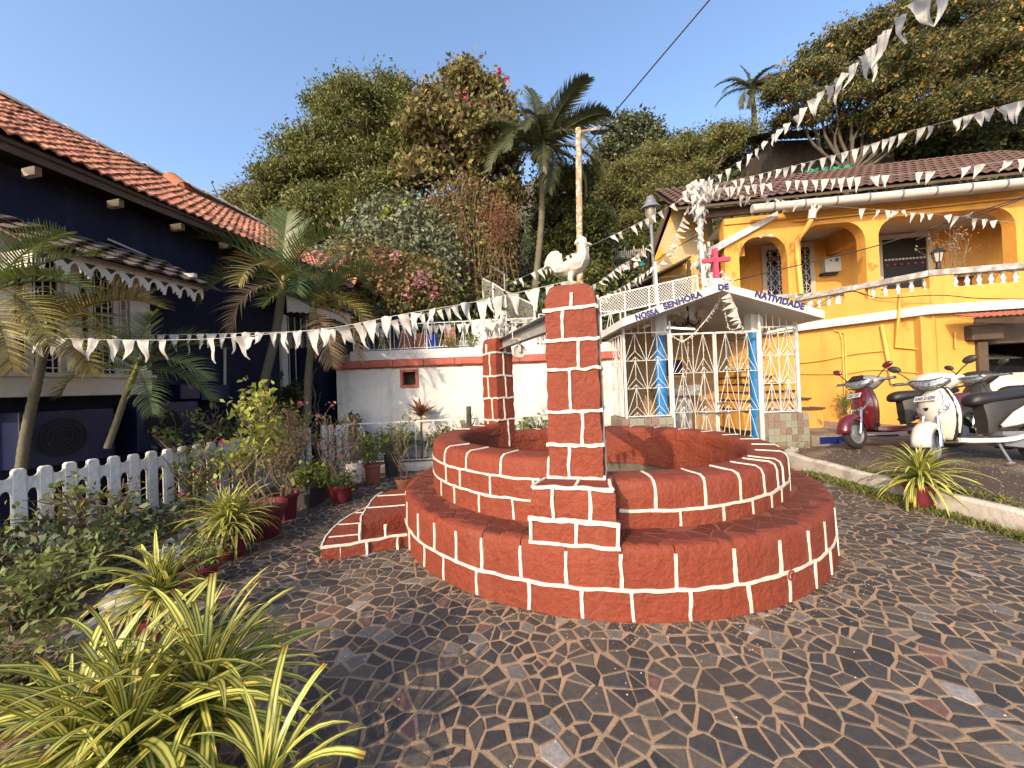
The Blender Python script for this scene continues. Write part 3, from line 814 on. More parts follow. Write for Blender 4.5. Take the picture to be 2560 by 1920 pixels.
# ================================================================== navy blue house with tiled roof
HD = Vector((.204, .979, 0)).normalized(); HN = Vector((HD.y, -HD.x, 0))
H0 = Vector((-5.32, 3.71, 0))
def hp(s_, k=0, z=0): return H0 + HD * s_ + HN * k + Vector((0, 0, z))
def hplane(k): return hp(0, k), hp(1, k)
def hpx(u, v, k): return onl(u, v, *hplane(k))
def hs(p): return (Vector((p.x, p.y, 0)) - H0).dot(HD)
house = thing('blue_house', 'dark navy house with orange clay tile roof beside the courtyard', 'house', hp(2, -2))
S0, S1 = -.35, 5.6
mb = MB()
mb.boxv(hp(S0, -4.5, -.02), HD * (S1 - S0), HN * 4.5, Vector((0, 0, 4.02)))
mb.build('wall', 'navy', house)
# blue return wall at the far corner, between the house and the white wall
mb = MB(); mb.boxv(hp(4.35, 0.002, -.02), HD * .35, HN * .62, Vector((0, 0, 2.45))); mb.build('side_wall', 'navy', house)
# roof
EZ, RZ, KE, KR = 4.08, 5.32, .46, -1.20
slope = Vector((0, 0, RZ - EZ)) + HN * (KR - KE); SL = slope.length; sn = slope.normalized()
rn = HD.cross(sn).normalized()
if rn.z < 0: rn = -rn
RE0, RE1 = -.85, 5.15
mb = MB(); mb.boxv(hp(RE0, KE, EZ - .05), HD * (RE1 - RE0 + .6), slope, rn * .03)
mb.boxv(hp(RE0, KR, RZ - .05), HD * (RE1 - RE0 + .6), HN * -3.2 + Vector((0, 0, -2.2)), rn * .03)
mb.build('roof_deck', 'wood_dark', house)
# one clay tile, wavy across its width
def tile_mesh(w=.128, l=.17, amp=.020, th=.012, nx=6):
    m = MB(); rows = []
    for y, zz in ((0, .012), (l, -.010)):
        rows.append([(-w / 2 + w * i / nx, y, zz + amp * math.cos(2 * PI * i / nx + PI) + th) for i in range(nx + 1)])
    for r in rows: m.v += r
    for i in range(nx): m.f.append((i, i + 1, nx + 2 + i, nx + 1 + i))
    m.v += [(x, y, z - th * 1.6) for x, y, z in rows[0]]
    o = 2 * (nx + 1)
    for i in range(nx): m.f.append((o + i, o + i + 1, i + 1, i))
    me = m.mesh('roof_tile'); me.materials.append(MATS['tile_roof']); me.shade_smooth(); me.set_sharp_from_angle(angle=.9); return me
TM = tile_mesh()
rt = random.Random(3); PIT = .122; ncol = int((RE1 - RE0) / PIT); nrow = 14
TL = []
for i in range(ncol):
    for j in range(nrow):
        p = hp(RE0 + .06 + i * PIT, KE, EZ) + sn * (SL - .03) * j / nrow + rn * .03
        p = p + Vector((0, 0, .03 * math.sin(i / ncol * PI * 2.3) - .02))
        x = (HD + rn * rt.uniform(-.05, .05) + sn * rt.uniform(-.06, .06)).normalized(); y = (sn - rn * .04).normalized(); z = x.cross(y).normalized(); y = z.cross(x)
        if z.z < 0: x = -x; z = -z
        TL.append(frame(p + rn * rt.uniform(-.004, .010) - sn * rt.uniform(0, .02), x, y, z))
# the tiles that show largest are objects of their own, the farther ones one mass
TL.sort(key=lambda m: (m.translation - Vector((0, 0, CAMZ))).length if 1280 + FPX * m.translation.x / m.translation.y > -60 else 99)
for M_ in TL[:298]: inst('roof_tile', TM, house, mw=M_)
rest = MB(); tv = [v.co.copy() for v in TM.vertices]; tf = [tuple(p.vertices) for p in TM.polygons]
for M_ in TL[298:]: rest.add([M_ @ v for v in tv], tf)
o = rest.build('roof_tiles', 'tile_roof', house, smooth=.9); o['kind'] = 'stuff'
# ridge tiles
rm = MB(); k = 9
for (y, r) in ((0, .125), (.36, .105)):
    for i in range(k): t = PI * i / (k - 1); rm.v.append((math.cos(t) * r, y, math.sin(t) * r * .75))
for i in range(k - 1): rm.f.append((i, i + 1, k + i + 1, k + i))
for (y, r) in ((0, .105),):
    for i in range(k): t = PI * i / (k - 1); rm.v.append((math.cos(t) * r, y, math.sin(t) * r * .75))
for i in range(k - 1): rm.f.append((2 * k + i, 2 * k + i + 1, i + 1, i))
RM = rm.mesh('ridge_tile'); RM.materials.append(MATS['tile_ridge']); RM.shade_smooth()
for i in range(int((RE1 - RE0) / .33) + 1):
    p = hp(RE0 + i * .33, KR, RZ + .01 + .03 * math.sin(i * .6))
    if i > 7: pass
    y = (HD + Vector((0, 0, -.05 + rt.uniform(-.02, .02)))).normalized(); x = HN; z = x.cross(y).normalized()
    if z.z < 0: x = -x; z = -z
    inst('ridge_tile', RM, house, mw=frame(p, x, y, z))
# hip end and lower wing tiles further on, too far to pick apart
mb = MB()
A, B = hp(RE1, KE, EZ), hp(RE1, KR, RZ); C = hp(RE1 + 1.5, KE - .4, EZ - .2)
def tiled_patch(mb, o, a, b, na, nb, amp=.022):
    """corrugated, stepped patch spanning a (along courses) and b (up the slope)"""
    o, a, b = Vector(o), Vector(a), Vector(b); n = a.cross(b).normalized()
    if n.z < 0: n = -n
    for j in range(nb):
        rows = []
        for f, h in ((j / nb, .03), ((j + 1.1) / nb, .005)):
            rows.append([o + a * (i / (na * 6)) + b * f + n * (h + amp * math.cos(2 * PI * i / 6)) for i in range(na * 6 + 1)])
        base = len(mb.v); m = len(rows[0])
        for r in rows: mb.v += [tuple(p) for p in r]
        for i in range(m - 1): mb.f.append((base + i, base + i + 1, base + m + i + 1, base + m + i))
tiled_patch(mb, at(680, 625, 9.3), Vector((0, 0, 0)) + (at(880, 725, 9.3) - at(680, 625, 9.3)), Vector((-.4, 1.6, .9)), 11, 6)
mb.build('lower_roof', 'tile_roof', house, smooth=.9)
# loose tile standing up on the roof
mb = MB(); c = gp(460, 478, 4.62)
rg = []
for i in range(2):
    rg.append([c + HD * (.12 * math.cos(t)) + rn * (.03 + .11 * math.sin(t)) + sn * (.32 * i) for t in [PI * q / 8 for q in range(9)]])
mb.loft(rg, caps=False, close=False)
mb.loft([[p - rn * .012 for p in r] for r in rg], caps=False, close=False)
mb.build('vent_tile', 'pot_clay', house, smooth=1)
# rafters and eaves board
mb = MB(); mb.boxv(hp(RE0, KE - .05, EZ - .13), HD * (RE1 - RE0), HN * .025, Vector((0, 0, .09))); mb.build('eaves_board', 'wood_dark', house)
for i in range(8):
    mb = MB(); mb.boxv(hp(-.3 + i * .75, 0.002, EZ - .06), HN * .20, HD * .055, Vector((0, 0, -.09))); mb.build('rafter_end', 'cream', house)
# ---- bay window
BK = .40
bs1 = hs(hpx(378, 900, BK)); bs0 = -.3
zb0 = hpx(378, 985, BK).z; zb1 = hpx(378, 946, BK).z; zt = hpx(378, 700, BK).z
bay = thing('bay_window', 'white wooden bay window with tiled canopy on the navy house', 'window', hp((bs0 + bs1) / 2, BK))
mb = MB(); mb.boxv(hp(bs0, 0, zb0), HD * (bs1 - bs0), HN * BK, Vector((0, 0, zb1 - zb0))); mb.build('apron_panel', 'white_wood', bay, bevel=.006)
mb = MB(); mb.boxv(hp(bs0 - .03, 0, zb1), HD * (bs1 - bs0 + .06), HN * (BK + .05), Vector((0, 0, .045))); mb.build('sill', 'white_wood', bay, bevel=.006)
for k_, (u0, u1) in enumerate([(330, 378), (170, 205), (-40, 40)]):
    a, b = hs(hpx(u0, 850, BK)), hs(hpx(u1, 850, BK))
    mb = MB(); mb.boxv(hp(a, 0 if k_ == 0 else BK - .12, zb1 + .045), HD * (b - a), HN * (BK - .002 - (0 if k_ == 0 else BK - .12)), Vector((0, 0, zt - zb1))); mb.build('post', 'white_wood', bay, bevel=.006)
mb = MB(); mb.boxv(hp(bs0, 0, zt + .03), HD * (bs1 - bs0), HN * (BK - .01), Vector((0, 0, .22))); mb.build('header', 'white_wood', bay, bevel=.005)
mb = MB(); mb.boxv(hp(bs0 + .02, 0.003, zb1 + .03), HD * (bs1 - bs0 - .04), HN * .10, Vector((0, 0, zt - zb1))); mb.build('glass', 'dark_glass', bay)
a0, a1 = hs(hpx(40, 850, BK)), hs(hpx(330, 850, BK))
for k_ in range(4):
    s_ = a0 + (a1 - a0) * (k_ + .5) / 4
    mb = MB(); mb.boxv(hp(s_ - .02, BK - .09, zb1 + .045), HD * .04, HN * .05, Vector((0, 0, zt - zb1))); mb.build('mullion', 'white_wood', bay)
mb = MB()
for k_ in range(16):
    s_ = a0 + (a1 - a0) * (k_ + .5) / 16; mb.tube([hp(s_, BK - .03, zb1 + .05), hp(s_, BK - .03, zt + .03)], .006, 5)
for q in range(4):
    zz = zb1 + .1 + (zt - zb1) * q / 4; mb.bar(hp(a0, BK - .03, zz), hp(a1, BK - .03, zz), .012)
    for k_ in range(6):
        cc = hp(a0 + (a1 - a0) * (k_ + .5) / 6, BK - .03, zz + .15)
        mb.tube([cc + HD * .07 * math.cos(t) + Vector((0, 0, .07 * math.sin(t))) for t in [2 * PI * w / 14 for w in range(15)]], .005, 4, caps=False)
mb.build('window_grille', 'white_wood', bay)
# canopy: tiles, valance with cut triangles and scallops, bracket
VK = .86
v0 = hpx(83, 622, VK); v1 = hpx(508, 726, VK); vz = (hpx(83, 640, VK).z + hpx(300, 690, VK).z) / 2
sv0, sv1 = hs(v0), hs(v1); vtop = hpx(300, 668, VK).z; vh = .21
nsc = 9; dv = (sv1 - sv0) / nsc
mb = MB(); poly = [(0, 0)]
for i in range(nsc):
    x = i * dv
    poly += [(x, -vh * .62), (x + dv * .10, -vh * .66), (x + dv * .14, -vh * .82), (x + dv * .24, -vh * .80), (x + dv * .27, -vh * .98), (x + dv * .33, -vh * .90), (x + dv * .39, -vh * .98), (x + dv * .42, -vh * .80)]
    poly += [(x + dv * (.44 + .24 * (1 - math.cos(t)) / 1), -vh * .78 + vh * .42 * math.sin(t)) for t in [PI * q / 8 for q in range(9)]]
poly = [(0, 0)] + [p for p in poly[1:] if p[0] <= sv1 - sv0]
poly.append((sv1 - sv0, -vh * .7)); poly.append((sv1 - sv0, 0))
mb.prism(poly, hp(sv0, VK, vtop), HD, Vector((0, 0, 1)), HN * -.018); mb.build('valance', 'white_wood', bay)
mb = MB()
for i in range(nsc):
    x = (i + .33) * dv
    mb.prism([(x - .05, -vh * .22), (x + .05, -vh * .22), (x, -vh * .5)], hp(sv0, VK + .0025, vtop), HD, Vector((0, 0, 1)), HN * -.003)
mb.build('valance_cutout', 'black', bay)
mb = MB(); sb = sv1
poly = [(0, 0)] + [(.0 + VK * q / 8, -.1 * abs(math.sin(q * 1.3))) for q in range(9)] + [(VK, 0)]
mb.boxv(hp(sv0, .02, vtop - .02), HN * (VK - .04), HD * .02, Vector((0, 0, -.17))); mb.build('valance_end', 'white_wood', bay)
mb = MB(); o_ = hp(sv0 - .12, VK + .10, vtop - .02); b_ = HN * -(VK + .08) + Vector((0, 0, .48))
mb.boxv(o_, HD * (sv1 - sv0 + .3), b_, Vector((0, 0, .02))); mb.build('canopy_deck', 'wood_dark', bay)
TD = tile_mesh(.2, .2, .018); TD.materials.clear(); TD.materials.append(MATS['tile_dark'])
bn = b_.normalized(); cn = HD.cross(bn).normalized(); cn = cn if cn.z > 0 else -cn
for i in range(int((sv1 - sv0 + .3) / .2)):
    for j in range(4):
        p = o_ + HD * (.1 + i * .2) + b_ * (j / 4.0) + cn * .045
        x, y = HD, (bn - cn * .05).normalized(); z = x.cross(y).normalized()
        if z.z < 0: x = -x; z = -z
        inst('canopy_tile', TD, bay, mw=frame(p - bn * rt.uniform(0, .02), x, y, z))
mb = MB(); sb = hs(hpx(400, 800, BK))
arc = [hp(bs1 + .02, .02, zt - .55), hp(bs1 + .06, .05, zt - .35), hp(bs1 + .13, .2, zt - .12), hp(bs1 + .22, .5, zt + .02), hp(bs1 + .25, .8, zt + .05)]
mb.tube(smoothpath(arc, 5), .028, 6); mb.bar(hp(bs1 + .1, .0, zt + .08), hp(bs1 + .25, .84, zt + .08), .05); mb.bar(hp(bs1 + .04, .03, zt - .6), hp(bs1 + .04, .03, zt + .1), .06)
mb.build('bracket', 'white_wood', bay, smooth=1)
# ---- second window at the far end with white jambs and a scalloped arch
w2 = thing('arched_window', 'tall white framed window with scalloped arch board behind the palm', 'window', hp(4.2, 0))
sa, sbb = hs(hpx(700, 950, .0)), hs(hpx(822, 950, .0))
za, zb_ = .9, hpx(760, 800, 0).z
for s_ in (sa, sbb - .14):
    mb = MB(); mb.boxv(hp(s_, 0.003, za), HD * .14, HN * .07, Vector((0, 0, zb_ - za))); mb.build('jamb', 'white_wood', w2, bevel=.005)
mb = MB(); mb.boxv(hp(sa + .14, .003, za), HD * (sbb - sa - .28), HN * .02, Vector((0, 0, zb_ - za))); mb.build('pane', 'dark_glass', w2)
mb = MB(); mb.boxv(hp(sa - .05, .003, za - .12), HD * (sbb - sa + .1), HN * .12, Vector((0, 0, .12))); mb.build('sill', 'white_wood', w2)
mb = MB()
for k_ in range(7): mb.bar(hp(sa + .2 + k_ * (sbb - sa - .4) / 6, .05, za), hp(sa + .2 + k_ * (sbb - sa - .4) / 6, .05, zb_), .014)
mb.build('window_grille', 'white_wood', w2)
mb = MB(); Wd = sbb - sa + .5; poly = [(0, .22), (Wd, .22)]
for q in range(25):
    f = 1 - q / 24; poly.append((Wd * f, .10 * math.sin(PI * f) - .10 + .03 * (q % 2)))
mb.prism(poly, hp(sa - .25, .45, zb_ + .05), HD, Vector((0, 0, 1)), HN * -.02); mb.build('scallop_board', 'white_wood', w2)
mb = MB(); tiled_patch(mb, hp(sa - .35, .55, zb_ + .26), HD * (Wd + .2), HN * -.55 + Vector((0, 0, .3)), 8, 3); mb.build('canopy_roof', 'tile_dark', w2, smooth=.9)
# ---- downpipe, conduits, wall boxes
for (u, v0_, v1_) in [(562, 870, 965)]:
    a, b = hpx(u, v0_, .05), hpx(u, v1_, .05)
    o = MB().tube([a, b], .022, 8).build('drain_pipe', 'pvc', house, smooth=1)
o = MB().tube([hpx(562, 660, .04), hpx(560, 860, .04)], .018, 7).build('drain_pipe', 'navy', house, smooth=1)
o = MB().tube([hpx(270, 598, .04), hpx(372, 642, .04)], .014, 7).build('conduit', 'pvc', house, smooth=1)
def acunit(name, label, u0, u1, v0, v1, k, fan=True):
    a, b = hpx(u0, v1, k), hpx(u1, v0, k); s_0, s_1 = hs(a), hs(b); z0, z1 = hpx((u0 + u1) / 2, v1, k).z, hpx((u0 + u1) / 2, v0, k).z
    t = thing(name, label, 'air conditioner' if fan else 'box', hp((s_0 + s_1) / 2, k - .15, z0), group=None)
    mb = MB(); mb.boxv(hp(s_0, .002, z0), HD * (s_1 - s_0), HN * (k - .002), Vector((0, 0, z1 - z0))); mb.build('casing', 'navy_box', t, bevel=.012)
    if fan:
        cc = hp((s_0 * .6 + s_1 * .4), k + .006, (z0 + z1) / 2); r = (z1 - z0) * .36; mb = MB()
        for q in range(5):
            mb.tube([cc + HD * r * (q + 1) / 5 * math.cos(w) + Vector((0, 0, r * (q + 1) / 5 * math.sin(w))) for w in [2 * PI * x / 24 for x in range(25)]], .006, 4, caps=False)
        for q in range(30):
            x = (q / 29 - .5) * 2 * r; hgt = math.sqrt(max(r * r - x * x, 0)); mb.bar(cc + HD * x - Vector((0, 0, hgt)), cc + HD * x + Vector((0, 0, hgt)), .004)
        mb.build('fan_guard', 'black', t)
acunit('air_conditioner', 'large navy outdoor cooling unit with round fan under the bay window', 50, 285, 1025, 1160, .42)
acunit('air_conditioner', 'smaller navy cooling unit mounted on the blue wall beyond the bay window', 345, 495, 1005, 1120, .38)
acunit('wall_box', 'navy metal box on the blue wall under the grey drain pipe', 505, 575, 962, 1000, .3, False)
acunit('wall_box', 'navy metal box next to the bay window corner', 452, 500, 960, 998, .3, False)
# ---- bare branch sticking up behind the ridge
br = MB(); q0 = at(548, 516, 9.6)
for (du, dv_) in [(-18, -58), (-32, -28), (10, -20), (20, -5), (6, -34)]:
    e = at(548 + du, 516 + dv_, 9.6); br.tube([q0 + Vector((0, 0, -.6)), q0, q0.lerp(e, .5) + Vector((.03, 0, .02)), e], [.035, .03, .02, .008], 5)
tag(br.build('bare_branch', 'bark', smooth=1), 'bare dry branch sticking up behind the tiled ridge', 'branch')
# ================================================================== picket fence, bed, kerbs
bed = MB()
outer = [(-6, 1.0), (-2.28, 1.0), (-2.40, 1.6), (-2.75, 2.6), (-3.40, 3.9), (-3.24, 5.2), (-2.88, 6.68), (-2.28, 7.05), (-.6, 7.25), (.5, 7.35), (1.65, 7.0), (1.9, 7.85), (-3.6, 7.85), (-6, 8.5)]
bed.v = [(x, y, .10) for x, y in outer]; bed.f = [tuple(range(len(outer)))]
bm = bmesh.new(); me = bed.mesh('garden_bed'); bm.from_mesh(me); bmesh.ops.triangulate(bm, faces=bm.faces)
for _ in range(4): bmesh.ops.subdivide_edges(bm, edges=[e for e in bm.edges if e.calc_length() > .3], cuts=1); bmesh.ops.triangulate(bm, faces=bm.faces)
for v in bm.verts: v.co.z += .06 * nz(v.co, 1.7) + .03 * nz(v.co, 6)
bm.to_mesh(me); bm.free()
tag(link('garden_bed', me, 'earth', smooth=4), kind='structure')
def kerb(name, pts, w, h, mat_, z0=-.01):
    P_ = smoothpath([Vector((x, y, 0)) for x, y in pts], 6); mb = MB(); rows = []
    for i, p in enumerate(P_):
        d = (P_[min(i + 1, len(P_) - 1)] - P_[max(i - 1, 0)]).normalized(); s = Vector((d.y, -d.x, 0))
        k = 1 + .12 * nz(p, 3); e = .015 * nz(p, 8)
        rows.append([p + s * (w / 2 + e) + Vector((0, 0, z0)), p + s * (w / 2 + e - .01) + Vector((0, 0, h * k - .02)), p + s * (w / 2 - .03) + Vector((0, 0, h * k)), p - s * (w / 2 - .03) + Vector((0, 0, h * k + .01)), p - s * w / 2 + Vector((0, 0, h * k - .02)), p - s * w / 2 + Vector((0, 0, z0))])
    mb.loft(rows); return tag(mb.build(name, mat_, smooth=.6), kind='structure')
kerb('kerb', [(-2.50, 2.05), (-2.58, 2.3), (-2.68, 2.6), (-3.34, 3.9), (-3.18, 5.2), (-2.82, 6.62), (-2.24, 7.0), (-.6, 7.2), (.5, 7.3), (1.6, 6.95)], .13, .13, 'curb_white')
def pickets(label, pts, z0, ztop, sp=.158, w=.085, th=.06):
    P_ = [Vector((x, y, 0)) for x, y in pts]; L = [0]
    for a, b in zip(P_[:-1], P_[1:]): L.append(L[-1] + (b - a).length)
    def pos(s):
        for i in range(len(P_) - 1):
            if s <= L[i + 1] or i == len(P_) - 2:
                d = (P_[i + 1] - P_[i]).normalized(); return P_[i] + d * (s - L[i]), d
    t = thing('picket_fence', label, 'fence', P_[0])
    n = int(L[-1] / sp); rr = random.Random(2)
    for i in range(n + 1):
        s = i * sp; p, d = pos(min(s, L[-1])); nn = Vector((d.y, -d.x, 0))
        h = ztop + rr.uniform(-.008, .008)
        poly = [(-w / 2 - .004, z0), (w / 2 + .004, z0), (w / 2, h - .02), (w / 2 - .016, h), (-w / 2 + .016, h), (-w / 2, h - .02)]
        mb = MB(); mb.prism(poly, p - nn * th / 2, d, Vector((0, 0, 1)), nn * th); mb.build('picket', 'white_wash', t, bevel=.008)
        if i < n:
            q, d2 = pos(min(s + sp, L[-1])); g = (q - p).length - w; dd = (q - p).normalized()
            zb, zt2 = ztop - .24, ztop - .085; x0 = w / 2
            low = [(x0 + g * (1 - math.cos(t_)) / 2, zb + .06 * math.sin(t_)) for t_ in [PI * k / 8 for k in range(9)]]
            topc = [(x0 + g * (1 + math.cos(t_)) / 2, zt2 + .03 - .03 * math.sin(t_)) for t_ in [PI * k / 6 for k in range(7)]]
            mb = MB(); mb.prism(low + topc, p - nn * (th / 2 - .004), dd, Vector((0, 0, 1)), nn * (th - .008)); mb.build('arch_panel', 'white_wash', t)
            mb = MB(); mb.prism([(x0, z0), (x0 + g, z0), (x0 + g, z0 + .14), (x0, z0 + .14)], p - nn * (th / 2 - .004), dd, Vector((0, 0, 1)), nn * (th - .008)); mb.build('base_rail', 'white_wash', t)
pickets('long white picket fence with round topped gaps in front of the navy house', [(-4.78, 2.55), (-4.08, 4.22), (-3.71, 5.37), (-3.42, 6.5)], .10, .89)
pickets('short white picket panel meeting the thin metal rail', [(-3.32, 6.72), (-2.95, 7.02)], .10, .90, sp=.125)
# ================================================================== whitewashed wall, terrace, rails
WY = 7.8
wallo = thing('garden_wall', 'whitewashed garden wall with red coping and a small square niche', 'wall', (-.8, WY, 0))
nx0, nx1 = at(1001, 945, WY).x, at(1046, 945, WY).x; nz0, nz1 = at(1023, 969, WY).z, at(1023, 923, WY).z
def rough_slab(mb, x0, x1, y0, y1, z0, z1, d=.09, amp=.012):
    na, nb = max(1, int((x1 - x0) / d)), max(1, int((z1 - z0) / d)); b = len(mb.v)
    for j in range(nb + 1):
        for i in range(na + 1):
            x, z = x0 + (x1 - x0) * i / na, z0 + (z1 - z0) * j / nb
            e = 0 if i in (0, na) or j in (0, nb) else 1
            course = .006 * math.cos(2 * PI * z / .16)
            mb.v.append((x, y0 + e * (amp * nz((x, 0, z), 6) + amp * .6 * nz((x, 3, z), 17) + course), z))
    for j in range(nb):
        for i in range(na): k = b + j * (na + 1) + i; mb.f.append((k, k + 1, k + na + 2, k + na + 1))
    mb.box(x0, x1, y0 + .02, y1, z0, z1)
mb = MB(); X0, X1 = at(843, 1000, WY).x, 2.25
for (a, b, c, d) in [(X0, nx0, 0, 1.95), (nx1, X1, 0, 1.95), (nx0, nx1, 0, nz0), (nx0, nx1, nz1, 1.95)]: rough_slab(mb, a, b, WY, WY + .4, c, d)
mb.build('wall_face', 'white_wash', wallo, smooth=.7)
# niche
mb = MB(); f = .055
for (a, b, c, d) in [(nx0, nx0 + f, nz0, nz1), (nx1 - f, nx1, nz0, nz1), (nx0 + f, nx1 - f, nz0, nz0 + f), (nx0 + f, nx1 - f, nz1 - f, nz1)]: mb.box(a, b, WY - .03, WY + .12, c, d)
mb.build('niche_frame', 'coping_red', wallo, bevel=.004)
mb = MB(); mb.box(nx0 + f, nx1 - f, WY + .2, WY + .24, nz0 + f, nz1 - f); mb.build('niche_back', 'dark_stone', wallo)
mb = MB(); i_ = 0; x = X0 - .05
while x < X1:
    w_ = .62 + .1 * nz((x, 0, 0), 3); mb = MB(); x2 = min(x + w_, X1); rows = []
    for q in range(9):
        xx = x + .006 + (x2 - x - .012) * q / 8; e = .018 * nz((xx, 1, 0), 7)
        rows.append([(xx, WY + .3, 1.93), (xx, WY - .05, 1.93 + e), (xx, WY - .085 + e, 1.96 + e), (xx, WY - .08, 2.06), (xx, WY - .03, 2.10 + e * .5), (xx, WY + .3, 2.10)])
    mb.loft(rows); mb.build('coping_stone', 'coping_red', wallo, smooth=.7); x = x2
mb = MB(); rough_slab(mb, X0 + .25, X1, WY + .10, WY + .42, 2.09, 2.30, .1, .01); mb.build('upper_band', 'white_wash', wallo, smooth=.7)
terr = MB(); terr.box(-4.2, 2.3, WY + .35, 13, 2.0, 2.27); tag(terr.build('terrace', 'concrete'), kind='structure')
# ---- white zigzag railing along the terrace
def zigrail(name, label, A, B, z0a, z0b, h, posts, per=.42, r=.007, rail=.018):
    A, B = Vector((*A, 0)), Vector((*B, 0)); t = thing(name, label, 'railing', (A.x, A.y, z0a)); L = (B - A).length
    P = lambda f, z: A.lerp(B, f) + Vector((0, 0, z0a + (z0b - z0a) * f + z))
    mb = MB(); mb.bar(P(0, h), P(1, h), rail); mb.build('top_rail', 'white_paint', t)
    mb = MB(); mb.bar(P(0, .05), P(1, .05), rail * .7); mb.build('bottom_rail', 'white_paint', t)
    for i in range(posts + 1):
        mb = MB(); mb.bar(P(i / posts, -.02), P(i / posts, h), rail * 1.3); mb.build('post', 'white_paint', t)
    n = int(L / per); mb = MB()
    for i in range(n):
        a, b = i / n, (i + 1) / n; m = (a + b) / 2
        for f0, f1 in ((m, a + .2 / n), (m, m), (m, b - .2 / n)): mb.tube([P(f0, h), P(f1, .05)], r, 4, False)
        mb.tube([P(a, .05), P(a, h)], r, 4, False)
        mb.tube([P(a + .35 / n, .05), P(m, .15), P(b - .35 / n, .05)], r, 4, False)
    mb.build('bars', 'white_paint', t)
zl = at(860, 850, 8.1); 
zigrail('railing', 'white zigzag bar railing along the terrace above the white wall', (-3.3, 8.1), (.55, 8.1), 2.29, 2.33, .56, 5)
zigrail('railing', 'white zigzag bar railing ending behind the shrine roof', (.62, 8.1), (2.35, 8.15), 2.34, 2.36, .62, 2, per=.36)
zigrail('railing', 'low white metal railing in front of the planted bed by the well', (at(857, 1066, 7.1).x, 7.1), (at(1392, 1040, 7.25).x, 7.25), .12, .14, .76, 4, per=.62, rail=.024)
# ---- things stored on the terrace
def tile_stack(label, u0, u1, v0, v1, Y, matn):
    a, b = at(u0, v1, Y), at(u1, v0, Y); w = b.x - a.x; t = thing('tile_stack', label, 'tile stack', ((a.x + b.x) / 2, Y, 2.27)); n = 13; rr = random.Random(u0)
    h = (b.z - 2.27) / n
    for i in range(n):
        mb = MB(); dx = rr.uniform(-.012, .012); z = 2.27 + i * h
        rows = [[(a.x + dx, Y + .28 * q, z + .3 * h + .45 * h * math.sin(q * 9)), (a.x + w * .3 + dx, Y + .28 * q, z + h * .1), (a.x + w * .7 + dx, Y + .28 * q, z + h * .1), (b.x + dx, Y + .28 * q, z + .3 * h), (b.x + dx, Y + .28 * q, z + h * .85), (a.x + dx, Y + .28 * q, z + h * .85)] for q in (0, 1)]
        mb.loft(rows); mb.build('clay_tile', matn, t)
tile_stack('stack of brown clay roof tiles behind the terrace rail beside the blue drum', 1036, 1064, 832, 872, 8.35, 'pot_clay')
tile_stack('stack of orange clay roof tiles behind the terrace rail beside palm fronds', 1000, 1032, 828, 872, 8.4, 'pot_clay')
def drum(label, u0, u1, v0, Y, name='plastic_drum'):
    a, b = at(u0, v0, Y), at(u1, v0, Y); r = (b.x - a.x) / 2; t = thing(name, label, 'drum', ((a.x + b.x) / 2, Y, 2.27)); hh = a.z - 2.27
    MB().lathe([(r * .9, 0), (r, .04), (r, hh * .3), (r * 1.04, hh * .34), (r, hh * .38), (r, hh * .7), (r * 1.04, hh * .74), (r, hh * .78), (r * .96, hh), (r * .5, hh + .01)], 18, ((a.x + b.x) / 2, Y, 2.27)).build('barrel', 'tarp_blue', t, smooth=.6)
drum('blue plastic drum standing between clay tile stacks on the terrace', 1066, 1094, 838, 8.45)
tp = MB(); a = at(970, 815, 9.2); rows = []
for i in range(9):
    rows.append([a + Vector((-.1 + .075 * i, q * .1, .32 * math.sin(PI * (i + .6) / 9.5) * (1 - q * .05) + .05 * nz((i, q, 1), .9))) for q in range(6)])
tp.loft(rows, caps=False, close=False); tag(tp.build('tarpaulin', 'tarp_blue', smooth=1), 'blue tarpaulin bundled up behind the terrace rail', 'tarpaulin')
bk = thing('brick_pier', 'short brown brick pier behind the terrace rail', 'pier', at(1115, 870, 8.7)); a = at(1113, 872, 8.7); b = at(1134, 800, 8.7)
for i in range(7): MB().box(a.x, b.x, 8.7 + .01 * (i % 2), 8.95, 2.27 + i * .085, 2.27 + i * .085 + .078).build('brick', 'pot_clay', bk)
pw = thing('parapet', 'low white planter wall with weeds on the terrace', 'wall', at(1200, 860, 9.4)); a, b = at(1148, 866, 9.4), at(1310, 845, 9.4)
mb = MB(); rough_slab(mb, a.x, b.x + .3, 9.4, 9.7, 2.27, b.z, .12, .015); mb.build('face', 'white_wash', pw, smooth=.7)
mb = MB(); rough_slab(mb, a.x + .2, b.x + .8, 10.6, 10.9, 2.27, 3.35, .12, .015); mb.build('rear_face', 'white_wash', pw, smooth=.7)
# ---- chain link fence by the hill steps
def lattice(mb, o, a, b, na, nb, r):
    o, a, b = Vector(o), Vector(a), Vector(b)
    for i in range(-nb, na):
        for s in (0, 1):
            x0, y0, x1, y1 = i, 0, i + nb, nb
            if x0 < 0: y0 -= x0; x0 = 0
            if x1 > na: y1 -= x1 - na; x1 = na
            if x1 <= x0: continue
            f = (lambda x: x) if s == 0 else (lambda x: na - x)
            mb.tube([o + a * (f(x0) / na) + b * (y0 / nb), o + a * (f(x1) / na) + b * (y1 / nb)], r, 3, False)
cl = thing('mesh_fence', 'white wire mesh fence panels climbing beside the hill steps', 'fence', at(1290, 800, 11))
pts = [at(1208, 742, 12.5), at(1234, 762, 11.6), at(1265, 790, 10.8), at(1338, 830, 9.6)]
hts = [at(1208, 697, 12.5).z - pts[0].z, at(1234, 708, 11.6).z - pts[1].z, at(1265, 728, 10.8).z - pts[2].z, at(1338, 762, 9.6).z - pts[3].z]
